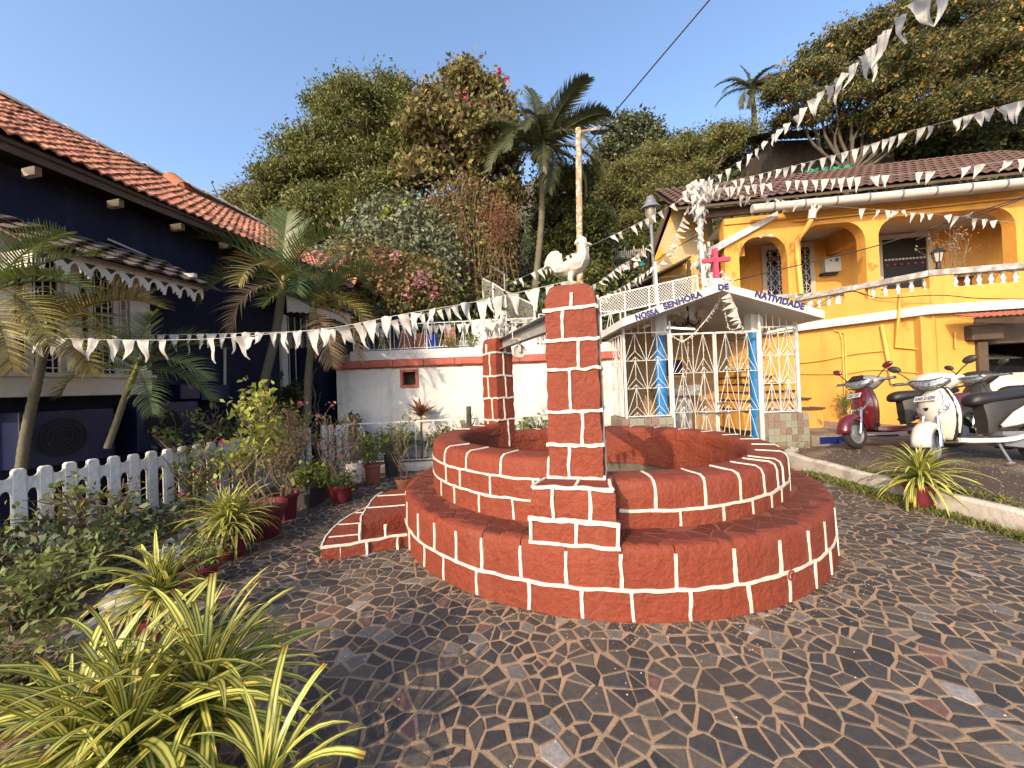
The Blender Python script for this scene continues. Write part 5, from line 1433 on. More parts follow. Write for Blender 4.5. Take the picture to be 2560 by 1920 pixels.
pipe('downpipe', dp[:2], .085, 'pvc'); pipe('downpipe', dp[1:], .06, 'yellow_pipe')
pipe('conduit', [fpx(1985, 553, .06), fpx(2600, 488, .06)], .02, 'yellow_pipe')
# slanting sunshade at the end of the veranda
mb = MB(); a, b = fpx(1772, 620, .1), fpx(1945, 527, .1); mb.loft([[a, b, b + Vector((0, 0, -.16)), a + Vector((0, 0, -.20))], [a - VN * 1.3, b - VN * 1.3, b - VN * 1.3 + Vector((0, 0, -.16)), a - VN * 1.3 + Vector((0, 0, -.2))]]); mb.build('sunshade', 'white_wash', yh, bevel=.01)
# gable wing with peeling paint, further back
GY = 11.2
def gq(u, v, Y=GY): return at(u, v, Y)
pts = [gq(1688, 508), gq(1775, 500), gq(1800, 770), gq(1622, 770), gq(1638, 640)]
mb = MB(); n = len(pts); mb.v = [tuple(p) for p in pts] + [tuple(p + Vector((.9, 2.5, 0))) for p in pts]
mb.f = [tuple(range(n)), tuple(reversed(range(n, 2 * n)))] + [(i, (i + 1) % n, n + (i + 1) % n, n + i) for i in range(n)]; mb.build('gable_wall', 'cream_wall', yh)
mb = MB(); a, b = gq(1634, 632, GY - .15), gq(1682, 496, GY - .15); mb.boxv(a, b - a, Vector((-.12, 0, .03)), Vector((.9, 2.5, 0))); mb.build('verge_board', 'wood_dark', yh)
mb = MB(); tiled_patch(mb, gq(1672, 502, GY - .3), gq(1790, 492, GY - .3) - gq(1672, 502, GY - .3), Vector((.3, 2.2, .9)), 8, 6); mb.build('wing_roof', 'brown_roof', yh, smooth=.9)
mb = MB()
for u in (1720,): mb.boxv(gq(u, 545, GY - .05), Vector((.25, 0, -.1)), Vector((0, .05, 0)), Vector((-.1, 0, -.25)))
mb.build('eave_bracket', 'yellow', yh)
mb = MB(); mb.tube([gq(1710, 575, GY - .1), gq(1710, 560, GY - .1), gq(1740, 560, GY - .02)], .02, 6); mb.build('wall_hook', 'rust', yh, smooth=1)
pipe('downpipe', [gq(1730, 655, 10.4), gq(1732, 760, 10.4)], .05, 'yellow_pipe')
ln = thing('lean_to', 'dark lean-to shelter with sagging sheet roof against the yellow gable', 'shelter', gq(1650, 760, 10.6))
mb = MB(); a, b = gq(1728, 638, 10.3), gq(1556, 726, 10.3); mb.boxv(a, b - a, Vector((.3, 1.6, .1)), Vector((0, 0, -.05))); mb.build('sheet_roof', 'wood_dark', ln)
mb = MB(); a, b = gq(1575, 800, 11.0), gq(1735, 715, 11.0)
rr = random.Random(8); z = a.z
while z < b.z:
    x = a.x; hgt = rr.uniform(.13, .2)
    while x < b.x:
        w = rr.uniform(.2, .4); mb = MB(); mb.box(x + .01, min(x + w, b.x) - .01, 10.98 + rr.uniform(0, .04), 11.2, z + .01, z + hgt - .008); mb.build('stone', 'dark_stone', ln, bevel=.012); x += w
    z += hgt
mb = MB(); mb.bar(gq(1722, 650, 10.3), gq(1724, 775, 10.3), .07); mb.bar(gq(1646, 695, 10.3), gq(1722, 687, 10.3), .04); mb.bar(gq(1700, 690, 10.3), gq(1716, 655, 10.3), .03); mb.build('timber', 'wood_dark', ln)
# ---- pipes and conduits on the lower wall
K = -.12
pipe('wall_pipe', [upx(2205, 812, K), upx(2232, 960, K)], .045, 'yellow_pipe')
pipe('wall_pipe', [upx(2251, 735, .02), upx(2246, 800, .02), upx(2239, 868, K), upx(2307, 874, K), upx(2300, 965, K)], .026, 'yellow_pipe')
pipe('wall_pipe', [upx(2100, 832, K), upx(2106, 850, K), upx(2114, 1045, K)], .018, 'yellow_pipe'); pipe('wall_pipe', [upx(2085, 826, K), upx(2112, 834, K), upx(2120, 1045, K)], .016, 'yellow_pipe')
pipe('conduit', smoothpath([upx(1995, 908, K), upx(2060, 900, K), upx(2140, 884, K), upx(2225, 876, K)], 4), .014, 'yellow_pipe')
pipe('conduit', smoothpath([upx(1995, 935, K), upx(2110, 934, K), upx(2190, 924, K), upx(2330, 936, K)], 4), .011, 'yellow_pipe')
pipe('drain_spout', [vpx(2388, 830, -.1), vpx(2389, 870, -.1)], .018, 'yellow_pipe')
# ---- stairs climbing behind the shrine
st = thing('staircase', 'yellow sided stone stairs climbing behind the shrine grille', 'stairs', (6.3, 8.8, .34))
for i, (u, v) in enumerate([(2064, 1018), (2030, 994), (1998, 974), (1966, 955), (1936, 938), (1906, 921)]):
    p = at(u, v, 8.15); z0, z1 = .34, p.z
    mb = MB(); mb.box(4.9 + .0 * i, p.x - .02, 8.2, 9.5, z0 if i == 0 else z1 - .2, z1 - .04); mb.build('riser', 'yellow', st)
    mb = MB(); mb.box(4.9, p.x, 8.15, 9.5, z1 - .04, z1); mb.build('tread', 'wood_dark', st, bevel=.006)
# ---- garage
gr = thing('garage', 'dark open garage under the yellow balcony', 'garage', wB(1.6, -.2, .3))
gs1 = 3.6
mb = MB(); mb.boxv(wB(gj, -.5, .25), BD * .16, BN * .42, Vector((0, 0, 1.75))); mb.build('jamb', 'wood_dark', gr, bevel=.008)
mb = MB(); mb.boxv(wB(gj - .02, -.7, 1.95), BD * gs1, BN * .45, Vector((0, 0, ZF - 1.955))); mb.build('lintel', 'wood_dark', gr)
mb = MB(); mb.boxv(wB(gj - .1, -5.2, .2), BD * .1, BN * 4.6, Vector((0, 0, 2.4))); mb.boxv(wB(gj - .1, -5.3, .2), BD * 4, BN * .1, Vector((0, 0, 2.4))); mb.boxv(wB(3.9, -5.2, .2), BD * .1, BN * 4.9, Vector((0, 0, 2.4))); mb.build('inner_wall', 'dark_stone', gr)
mb = MB(); rows = []
a, b = vpx(2376, 800, .12), vpx(2600, 786, .12)
for q in range(2):
    rows.append([a.lerp(b, i / 60) + BN * (.0 if q else .42) + Vector((0, 0, (.10 if q else -.02) + .012 * math.cos(i * 1.5))) for i in range(61)])
mb.loft(rows, caps=False, close=False); mb.build('awning_sheet', 'rusty_sheet', gr, smooth=2)
mb = MB(); mb.boxv(vpx(2430, 812, .02), BD * .5, BN * -.3, Vector((0, 0, -.3))); mb.build('awning_box', 'wood_dark', gr, bevel=.02)
# lantern and bare shrub on the balcony
lp = thing('balcony_lantern', 'black lantern lamp on the balcony rail of the yellow house', 'lantern', vpx(2346, 672, -.1)); p = vpx(2346, 672, -.1)
MB().lathe([(.05, 0), (.05, .02), (.035, .03), (.035, .13), (.05, .14)], 10, p).build('stem', 'black', lp, smooth=.6)
MB().lathe([(.05, .14), (.085, .32)], 6, p).build('glass', 'glass_white', lp)
mb = MB(); mb.lathe([(.12, .32), (.10, .35), (.05, .40), (.012, .42), (.012, .45)], 6, p)
for k in range(6):
    t = 2 * PI * k / 6; mb.tube([p + Vector((.05 * math.cos(t), .05 * math.sin(t), .14)), p + Vector((.088 * math.cos(t), .088 * math.sin(t), .32))], .007, 4)
mb.build('roof_cap', 'black', lp)
cm = thing('security_camera', 'pair of white security cameras under the veranda corner', 'camera', fpx(1915, 590, .25)); p = fpx(1915, 590, .25)
for sg in (-1, 1): MB().tube([p + Vector((.06 * sg, 0, 0)), p + Vector((.16 * sg - .05, -.12, -.05))], .035, 10).build('housing', 'white_paint', cm, smooth=.8)
MB().tube([p + Vector((0, .1, .06)), p], .02, 6).build('mount', 'white_paint', cm)
# ================================================================== rooster statues
mat('statue', (.43, .405, .36), .55, .14, 8, 50, .9, 70, .4, col2=(.30, .27, .225), c2lo=.58, c2hi=.75, c2scale=14)
def ell(c, a, b, n=14, ax=Vector((0, 1, 0)), bx=Vector((0, 0, 1))):
    return [Vector(c) + ax * a * math.cos(2 * PI * k / n) + bx * b * math.sin(2 * PI * k / n) for k in range(n)]
def rooster(label, loc, rotz, s, base=True):
    t = thing('rooster_statue', label, 'statue', loc, rotz, group=None); t.scale = (s, s, s)
    mb = MB()
    spine = [(-.115, .150, .012, .014), (-.085, .150, .038, .036), (-.045, .150, .056, .052), (.0, .158, .064, .060), (.045, .178, .063, .062), (.072, .205, .053, .056), (.083, .235, .041, .044), (.086, .270, .031, .033), (.088, .300, .031, .032), (.092, .322, .033, .031), (.092, .340, .024, .022), (.09, .352, .008, .008)]
    rings = []
    for i, (x, z, ry, rr) in enumerate(spine):
        x0, z0 = spine[max(i - 3, 0)][:2]; x1, z1 = spine[min(i + 3, len(spine) - 1)][:2]
        d = Vector((x1 - x0, 0, z1 - z0)).normalized(); nrm = Vector((-d.z, 0, d.x))
        rings.append(ell((x, 0, z), ry, rr, 18, bx=nrm))
    # carved neck and breast feathers
    for i, r in enumerate(rings):
        if 4 <= i <= 8:
            c = sum(r, Vector()) / len(r)
            for k in range(len(r)):
                r[k] = c + (r[k] - c) * (1 + (.035 if k % 2 else -.04))
    mb.loft(rings)
    # wings
    for sg in (-1, 1):
        wr = []
        for x, z, ry, rr in [(.055, .185, .008, .012), (.03, .18, .02, .035), (-.02, .165, .022, .042), (-.07, .15, .016, .03), (-.115, .135, .006, .01)]:
            wr.append(ell((x, sg * (.048 - abs(x) * .15), z), ry, rr, 10))
        mb.loft(wr)
    # beak, wattle, comb
    mb.loft([ell((.112, 0, .318), .017, .016, 8), ell((.135, 0, .317), .010, .010, 8), ell((.152, 0, .312), .004, .004, 8)])
    mb.loft([ell((.112, 0, .298), .010, .006, 8, bx=Vector((1, 0, 0))), ell((.116, 0, .282), .013, .012, 8, bx=Vector((1, 0, 0))), ell((.114, 0, .262), .006, .006, 8, bx=Vector((1, 0, 0)))])
    comb = [(.118, .336), (.113, .356), (.098, .368), (.075, .370), (.052, .360), (.036, .342), (.030, .322), (.042, .316), (.056, .330)]
    mb.prism(comb, (0, -.014, 0), Vector((1, 0, 0)), Vector((0, 0, 1)), Vector((0, .028, 0)))
    # tail: a big rounded sickle
    tail = [(-.062, .13), (-.052, .19), (-.056, .235), (-.072, .268), (-.098, .285), (-.130, .280), (-.158, .255), (-.176, .220), (-.184, .180), (-.186, .166), (-.168, .176), (-.146, .176), (-.132, .160), (-.118, .138), (-.09, .122)]
    mb.prism(tail, (0, -.022, 0), Vector((1, 0, 0)), Vector((0, 0, 1)), Vector((0, .044, 0)))
    # carved feathers on tail, neck and breast
    for sg in (-1, 1):
        for q, (ex, ez) in enumerate([(-.06, .262), (-.085, .281), (-.115, .281), (-.143, .265), (-.165, .235), (-.178, .195)]):
            mb.tube(smoothpath([(-.066, sg * .021, .145), (-.066 + (ex + .066) * .45, sg * .0235, .145 + (ez - .145) * .72), (ex, sg * .0205, ez)], 4), .0045, 6)
        for q in range(5):
            y0 = sg * (.006 + .0125 * q * .5); fx = .034 - .005 * q
            mb.tube(smoothpath([(.088 + fx * .8, y0, .292), (.086 + fx * 1.15, y0 * 1.4, .25), (.075 + fx * 1.5, y0 * 2.0, .205), (.055 + fx * 1.3, y0 * 2.2, .165)], 4), .0042, 6)
        for q in range(4): mb.tube([(.03 - q * .03, sg * (.060 - q * .002), .19 - q * .008), (-.01 - q * .03, sg * (.062 - q * .004), .165 - q * .008)], .0045, 6)
    # legs and mound
    for sg in (-1, 1):
        mb.tube([(.005, sg * .026, .13), (-.006, sg * .028, .075), (.004, sg * .03, .02)], [.028, .018, .017], 10)
    mb.loft([ell((-.005, 0, -.03), .085, .10, 14, bx=Vector((1, 0, 0))), ell((-.005, 0, .012), .075, .09, 14, bx=Vector((1, 0, 0))), ell((0, 0, .04), .050, .06, 14, bx=Vector((1, 0, 0))), ell((0, 0, .062), .03, .034, 14, bx=Vector((1, 0, 0)))])
    o = mb.build('body', 'statue', t, smooth=4, local=True)
    m = o.modifiers.new('remesh', 'REMESH'); m.mode = 'VOXEL'; m.voxel_size = .0040; m.use_smooth_shade = True
    m = o.modifiers.new('soft', 'SMOOTH'); m.iterations = 2; m.factor = .5
    return t
pt = fp[0]; rooster('white rooster statue with a big sickle tail on the taller red pillar', (pt.x + .0, pt.y, 2.145), R(-8), 1.06)
pt = bp[0]; rooster('small white rooster statue on the pillar where the steel beam ends', (pt.x + .01, pt.y, 2.16), R(-25), 1.12)
# ================================================================== scooters
def turn(mb_v, i0, ang, piv=(.47, 0)):
    c, s = math.cos(ang), math.sin(ang)
    for i in range(i0, len(mb_v)):
        x, y, z = mb_v[i]; x -= piv[0]; y -= piv[1]; mb_v[i] = (piv[0] + x * c - y * s, piv[1] + x * s + y * c, z)
def wheel_mb(c, r=.215, w=.09, rim=False):
    mb = MB(); n = 32
    if not rim: prof = [(r - .075, -w * .42), (r - .03, -w * .5), (r - .006, -w * .3), (r, 0), (r - .006, w * .3), (r - .03, w * .5), (r - .075, w * .42)]
    else: prof = [(.0, -.028), (.05, -.03), (.06, -.018), (r - .09, -.012), (r - .07, -w * .36), (r - .07, w * .36), (r - .09, .012), (.06, .018), (.05, .03), (.0, .028)]
    rings = [[(c[0] + q * math.cos(2 * PI * k / n), c[1] + y, c[2] + q * math.sin(2 * PI * k / n)) for k in range(n)] for q, y in prof]
    mb.loft(rings, caps=False); return mb
def scooter(name, label, loc, rotz, lean, paint, cowl, style, plate, steer=.5, mirror='plastic_black'):
    t = thing(name, label, 'scooter', loc, rotz); t.rotation_euler = (lean, 0, rotz); t.rotation_mode = 'XYZ'; t.scale = (1.05, 1.05, 1.05)
    B = lambda mb, n, m, p=t, s=.7: mb.build(n, m, p, smooth=s, local=True)
    S = steer
    def F(mb, n, m, p=t, s=.7): turn(mb.v, 0, S); return mb.build(n, m, p, smooth=s, local=True)
    # wheels
    for nm, c, f in (('front_wheel', (.68, 0, .215), F), ('rear_wheel', (-.62, 0, .215), B)):
        w = f(wheel_mb(c), nm, 'tyre'); f(wheel_mb(c, rim=True), 'rim', 'grey_metal', w)
    mb = MB()
    for sg in (-1, 1):
        mb.tube([(.68, sg * .075, .215), (.635, sg * .075, .36)], [.026, .026], 10); mb.tube([(.635, sg * .075, .36), (.56, sg * .06, .56)], .018, 8)
    F(mb, 'fork', 'chrome')
    # front mudguard hugging the wheel
    rows = []
    for a in [R(x) for x in range(-2, 172, 12)]:
        rr = .262; wv = .085 - .03 * max(0, (a - 1.5) / 1.5) if a > 1.5 else .085
        ce = Vector((.68 + rr * math.cos(a), 0, .225 + rr * math.sin(a))); out = Vector((math.cos(a), 0, math.sin(a)))
        rows.append([ce - out * .075 + Vector((0, -wv, 0)), ce - out * .02 + Vector((0, -wv * .98, 0)), ce + out * .012 + Vector((0, -wv * .55, 0)), ce + out * .02, ce + out * .012 + Vector((0, wv * .55, 0)), ce - out * .02 + Vector((0, wv * .98, 0)), ce - out * .075 + Vector((0, wv, 0))])
    mb = MB(); mb.loft(rows, caps=False, close=False); o = F(mb, 'mudguard', paint, s=1.2)
    m = o.modifiers.new('solid', 'SOLIDIFY'); m.thickness = .008
    # apron: horizontal sections of the leg shield
    secs = [(.27, .12, .42, .05), (.36, .17, .465, .08), (.46, .21, .505, .11), (.56, .24, .535, .13), (.66, .242, .55, .145), (.76, .215, .53, .125), (.84, .165, .485, .09), (.90, .11, .44, .06)]
    rows = []
    for z, hw, nx, dp in secs:
        rows.append([Vector((nx - dp * (abs(math.sin(a)) ** 2.2), hw * math.sin(a), z)) for a in [PI / 2 * (k / 8) for k in range(-8, 9)]])
    mb = MB(); mb.loft(rows, caps=False, close=False); ap_ = B(mb, 'apron', paint, s=1.2)
    m = ap_.modifiers.new('solid', 'SOLIDIFY'); m.thickness = .02; m.offset = -1
    m = ap_.modifiers.new('sub', 'SUBSURF'); m.levels = 1; m.render_levels = 1
    # inner leg shield and glove box
    rows = []
    for z, hw, nx, dp in secs: rows.append([Vector((nx - dp - .02, -hw * .96, z)), Vector((nx - dp - .05, 0, z)), Vector((nx - dp - .02, hw * .96, z)), Vector((nx - dp + .03, hw * .9, z)), Vector((nx - .06, 0, z)), Vector((nx - dp + .03, -hw * .9, z))])
    mb = MB(); mb.loft(rows); B(mb, 'leg_shield', 'plastic_black')
    # indicator / position lamps on the apron
    def lens(pts, m_, n_, d=.012):
        mb = MB(); P_ = [Vector(p) for p in pts]; k = len(P_); mb.v = [tuple(p + Vector((d, 0, .0))) for p in P_] + [tuple(p - Vector((.02, 0, 0))) for p in P_]
        mb.f = [tuple(range(k)), tuple(reversed(range(k, 2 * k)))] + [(i, (i + 1) % k, k + (i + 1) % k, k + i) for i in range(k)]; B(mb, n_, m_, ap_)
    def ax(y, z):
        zz = [q[0] for q in secs]; i = max(0, min(len(secs) - 2, sum(1 for q in zz if q <= z) - 1)); f = (z - zz[i]) / (zz[i + 1] - zz[i])
        hw, nx, dp = [secs[i][k] + (secs[i + 1][k] - secs[i][k]) * f for k in (1, 2, 3)]
        return (nx - dp * min(1, abs(y) / hw) ** 2.2, y, z)
    if style == 'sharp':
        for sg in (-1, 1): lens([ax(sg * .05, .545), ax(sg * .05, .575), ax(sg * .19, .72), ax(sg * .195, .665), ax(sg * .13, .57)], 'headlamp', 'indicator')
        lens([ax(-.05, .545), ax(-.05, .575), ax(.05, .575), ax(.05, .545)], 'chrome', 'front_trim')
    else:
        for sg in (-1, 1): lens([ax(sg * .10, .60), ax(sg * .14, .665), ax(sg * .19, .705), ax(sg * .18, .64), ax(sg * .15, .60)], 'headlamp', 'indicator')
        lens([ax(-.03, .665), ax(.03, .665), ax(0, .625)], 'black', 'badge', .006)
    # dark lower trim, horn grille and panel seam on the apron
    lens([ax(-.15, .30), ax(-.17, .36), ax(-.05, .40), ax(.05, .40), ax(.17, .36), ax(.15, .30)], 'plastic_black', 'lower_grille', .004)
    for sg in (-1, 1):
        sm = MB(); sm.tube([Vector(ax(sg * y_, z_)) + Vector((.004, 0, 0)) for y_, z_ in ((.09, .86), (.13, .80), (.15, .72), (.12, .60), (.06, .53))], .0028, 4); B(sm, 'panel_seam', 'black', ap_)
    # headlamp cowl round the handlebar
    mb = MB(); rows = []
    for y, hz, hx, cz, cxx in [(-.25, .02, .03, 1.005, .28), (-.20, .06, .06, .99, .30), (-.13, .105, .11, .975, .32), (-.05, .125, .145, .97, .335), (.05, .125, .145, .97, .335), (.13, .105, .11, .975, .32), (.20, .06, .06, .99, .30), (.25, .02, .03, 1.005, .28)]:
        rows.append([(cxx + hx * math.cos(2 * PI * k / 14), y, cz + hz * math.sin(2 * PI * k / 14)) for k in range(14)])
    mb.loft(rows); F(mb, 'headlamp_cowl', cowl, s=1.2)
    mb = MB(); rows = []
    for y, z0, z1 in [(-.175, .955, 1.005), (-.13, .915, 1.005), (-.05, .875, .99), (.05, .875, .99), (.13, .915, 1.005), (.175, .955, 1.005)]:
        xx = .345 + .155 * math.sqrt(max(0, 1 - (y / .24) ** 2)); rows.append([(xx - .06, y, z0), (xx + .004, y, z0 + .012), (xx + .012, y, (z0 + z1) / 2), (xx + .0, y, z1), (xx - .06, y, z1)])
    mb.loft(rows); hl_ = F(mb, 'headlamp', 'headlamp', s=1.2)
    mb = MB(); mb.tube([(.345 + .155 * math.sqrt(max(0, 1 - (y / .24) ** 2)) + .004, y, z) for y, z in ((-.178, .98), (-.13, .910), (-.05, .870), (.05, .870), (.13, .910), (.178, .98), (.13, 1.01), (.05, .995), (-.05, .995), (-.13, 1.01), (-.178, .98))], .006, 6); F(mb, 'lamp_rim', 'plastic_black', hl_)
    if style == 'sharp':
        mb = MB(); mb.prism([(-.10, 0), (.10, 0), (.07, .075), (-.07, .075)], (.475, 0, 1.0), Vector((0, 1, 0)), Vector((-.85, 0, .9)), Vector((.012, 0, .02))); F(mb, 'visor', 'black')
    mb = MB()
    for sg in (-1, 1): mb.tube([(.34, sg * .22, .985), (.29, sg * .36, 1.0)], .016, 8)
    F(mb, 'handlebar', 'grey_metal')
    for sg in (-1, 1):
        F(MB().tube([(.305, sg * .28, .995), (.275, sg * .385, 1.002)], .021, 10), 'grip', 'plastic_black')
        F(MB().tube([(.36, sg * .25, .985), (.355, sg * .32, .985), (.31, sg * .40, .98)], .007, 6), 'brake_lever', 'chrome')
        st = F(MB().tube([(.34, sg * .20, 1.03), (.335, sg * .25, 1.09), (.33, sg * .31, 1.15)], .007, 6), 'mirror_stem', 'black')
        mb = MB(); c = Vector((.33, sg * .335, 1.195)); rows = []
        for q, sc in [(-.02, .35), (-.012, .8), (.0, 1), (.014, .97)]: rows.append([c + Vector((-q, .062 * sc * math.cos(2 * PI * k / 16) + sg * .02 * math.sin(2 * PI * k / 16), .048 * sc * math.sin(2 * PI * k / 16))) for k in range(16)])
        mb.loft(rows); F(mb, 'mirror', mirror, s=1.1)
    # floorboard and sills
    mb = MB(); mb.loft([[(x, -w, .27), (x, w, .27), (x, w, .315), (x, -w, .315)] for x, w in ((.40, .12), (.34, .17), (.0, .17), (-.12, .16))]); B(mb, 'floorboard', 'plastic_black')
    mb = MB()
    for sg in (-1, 1): mb.loft([[(x, sg * (w - .03), z - .03), (x, sg * w, z - .02), (x, sg * w, z + .025), (x, sg * (w - .03), z + .03)] for x, w, z in ((.40, .17, .28), (.30, .195, .27), (.0, .2, .265), (-.15, .2, .275), (-.35, .2, .32))])
    B(mb, 'sill', paint, s=1)
    # under-seat column and rear body
    mb = MB(); rows = []
    for x, hw, z0, z1 in [(-.05, .07, .34, .69), (-.10, .10, .36, .70), (-.20, .125, .42, .71), (-.35, .145, .47, .725), (-.55, .155, .52, .745), (-.75, .15, .55, .765), (-.90, .10, .62, .77), (-.96, .05, .66, .76)]:
        rows.append([(x, -hw * .75, z0), (x, hw * .75, z0), (x, hw, z0 + (z1 - z0) * .45), (x, hw * .86, z1), (x, -hw * .86, z1), (x, -hw, z0 + (z1 - z0) * .45)])
    mb.loft(rows); o = B(mb, 'rear_body', 'plastic_black' if style == 'sharp' else 'plastic_black', s=1.0)
    for sg in (-1, 1):
        mb = MB(); rows = []
        for x, z0, z1, hw in [(-.10, .40, .44, .160), (-.25, .42, .58, .180), (-.45, .46, .69, .190), (-.65, .53, .745, .180), (-.85, .62, .765, .128), (-.96, .67, .76, .07)]:
            rows.append([(x, sg * (hw - .02), z0), (x, sg * (hw + .004), z0 + .02), (x, sg * (hw + .002), (z0 + z1) / 2), (x, sg * (hw * .93), z1 - .01), (x, sg * (hw * .86), z1)])
        mb.loft(rows, caps=False, close=False); o = B(mb, 'side_panel', paint, s=1.2); m = o.modifiers.new('solid', 'SOLIDIFY'); m.thickness = .012
    # seat
    mb = MB(); rows = []
    for x, hw, z0, z1 in [(.08, .05, .69, .74), (.05, .105, .66, .80), (-.04, .135, .665, .835), (-.2, .15, .69, .83), (-.36, .155, .71, .845), (-.6, .14, .74, .875), (-.78, .095, .77, .87), (-.83, .04, .79, .83)]:
        rows.append([(x, -hw * .78, z0), (x, hw * .78, z0), (x, hw * .94, z0 + (z1 - z0) * .45), (x, hw * .76, z1 - .012), (x, 0, z1 + .008), (x, -hw * .76, z1 - .012), (x, -hw * .94, z0 + (z1 - z0) * .45)])
    mb.loft(rows); o = B(mb, 'seat', 'seat_black', s=1.2); m = o.modifiers.new('sub', 'SUBSURF'); m.levels = 1; m.render_levels = 1
    mb = MB(); mb.tube([(-.62, .15, .83), (-.85, .13, .87), (-.95, .06, .88), (-.95, -.06, .88), (-.85, -.13, .87), (-.62, -.15, .83)], .014, 8); B(mb, 'grab_rail', 'plastic_black')
    mb = MB(); mb.box(-.985, -.95, -.07, .07, .66, .73); B(mb, 'tail_lamp', 'lens_red')
    # engine, exhaust, stand, rear mudguard
    mb = MB(); mb.loft([[(x, y0, z0), (x, y1, z0), (x, y1, z1), (x, y0, z1)] for x, y0, y1, z0, z1 in ((-.15, -.08, .10, .2, .36), (-.4, -.06, .14, .16, .36), (-.62, .05, .16, .13, .33), (-.74, .06, .14, .18, .28))]); B(mb, 'engine', 'grey_metal')
    mb = MB(); mb.tube([(-.3, -.12, .18), (-.45, -.14, .17), (-.55, -.15, .2), (-.95, -.16, .33)], [.02, .03, .055, .06], 12); B(mb, 'exhaust', 'plastic_black')
    mb = MB(); mb.tube([(-.05, .12, .25), (-.03, .22, .02)], .012, 6); mb.tube([(-.06, .22, .015), (.02, .23, .012)], .014, 6); B(mb, 'side_stand', 'grey_metal')
    mb = MB(); mb.loft([[(-.62 + .27 * math.cos(a), -.06, .22 + .27 * math.sin(a)), (-.62 + .28 * math.cos(a), 0, .22 + .28 * math.sin(a)), (-.62 + .27 * math.cos(a), .06, .22 + .27 * math.sin(a))] for a in [R(x) for x in range(60, 200, 14)]], caps=False, close=False); B(mb, 'rear_mudguard', 'plastic_black', s=1.2)
    # number plate with its characters
    if plate:
        mb = MB(); mb.boxv((.545, -.13, .745), (0, .26, 0), (-.030, 0, .064), (.006, 0, .003)); pl_ = B(mb, 'number_plate', 'white_paint')
        cu = bpy.data.curves.new('plate_text', 'FONT'); cu.body = plate; cu.size = .06; cu.extrude = .001; cu.offset = .0012; cu.align_x = 'CENTER'
        o = bpy.data.objects.new('plate_text', cu); COL.objects.link(o); bpy.context.view_layer.update()
        w = o.dimensions.x; me = bpy.data.meshes.new_from_object(o.evaluated_get(bpy.context.evaluated_depsgraph_get())); bpy.data.objects.remove(o, do_unlink=True)
        me.materials.clear(); k = min(1, .23 / w); upd = Vector((-.030, 0, .064)).normalized(); nn = Vector((.064, 0, .030)).normalized()
        o = bpy.data.objects.new('plate_text', me); COL.objects.link(o); me.materials.append(MATS['letter']); o.parent = pl_
        o.matrix_basis = frame(Vector((.545, 0, .745)) + upd * .015 + nn * .0085, Vector((0, 1, 0)) * k, upd, nn)
    return t
c = gp(2140, 1127, .29)
scooter('scooter', 'maroon scooter with grey headlamp cowl parked by the blue tiled platform', (c.x + .74, c.y + .02, lotz(c.x + .6, c.y) - .005), R(172), R(9), 'paint_maroon', 'paint_grey', 'sharp', 'GA07 F 2337', .42, 'paint_maroon')
c = gp(2292, 1168, .29)
scooter('scooter', 'white scooter with black seat and black round mirrors', (c.x + .86, c.y + .02, lotz(c.x + .6, c.y) - .005), R(178), R(8), 'paint_white', 'paint_white', 'soft', 'GA01 D 6254', .45)
scooter('scooter', 'black scooter standing in the garage mouth in front of the white car', (8.35, 6.45, lotz(8.3, 6.4) - .005), R(172), R(6), 'plastic_black', 'plastic_black', 'soft', None, .3, 'plastic_black')
# ================================================================== car in the garage
car = thing('car', 'white car with red tail lamps standing in the dark garage', 'car', (10.55, 8.0, .3))
secs = [(0, .78, .42, .62, .95), (.10, .84, .30, .72, 1.05), (.35, .85, .25, .76, 1.38), (.8, .85, .22, .78, 1.50), (1.6, .85, .22, .78, 1.52), (2.3, .85, .22, .74, 1.40), (2.9, .85, .22, .70, 1.02), (3.5, .82, .25, .66, .92), (3.8, .70, .32, .6, .75)]
rows = []
for y, hw, z0, zm, z1 in secs:
    rows.append([(-hw * .9, y, z0), (hw * .9, y, z0), (hw, y, (z0 + zm) / 2), (hw * .98, y, zm + .15 if z1 > zm + .2 else zm), (hw * .74, y, z1 - .05), (hw * .6, y, z1), (-hw * .6, y, z1), (-hw * .74, y, z1 - .05), (-hw * .98, y, zm + .15 if z1 > zm + .2 else zm), (-hw, y, (z0 + zm) / 2)])
mb = MB(); mb.loft(rows); mb.build('body', 'paint_white', car, smooth=.8, local=True)
mb = MB(); mb.v = [(-.62, .10, 1.06), (.62, .10, 1.06), (.52, .315, 1.36), (-.52, .315, 1.36)]; mb.f = [(0, 1, 2, 3)]; mb.build('rear_window', 'dark_glass', car, local=True)
for sg in (-1, 1):
    mb = MB(); mb.boxv((sg * .50, .02, .78), (sg * .34, .06, 0), (0, .1, 0), (0, .02, .2)); mb.build('tail_lamp', 'lens_red', car, local=True, bevel=.02)
    for y in (.75, 3.0):
        w = MB(); rr = .3
        w.loft([[(sg * (.78 + o_), y + q * math.cos(2 * PI * k / 24), .3 + q * math.sin(2 * PI * k / 24)) for k in range(24)] for q, o_ in ((.18, -.1), (.28, -.1), (.3, -.05), (.3, .04), (.28, .085), (.19, .085))], caps=False); wh = w.build('wheel', 'tyre', car, smooth=.8, local=True)
        MB().tube([(sg * .80, y, .3), (sg * .855, y, .3)], .19, 20).build('rim', 'chrome', wh, smooth=.6, local=True)
mb = MB(); mb.box(-.84, .84, -.05, .1, .30, .52); mb.build('bumper', 'paint_white', car, local=True, bevel=.03)
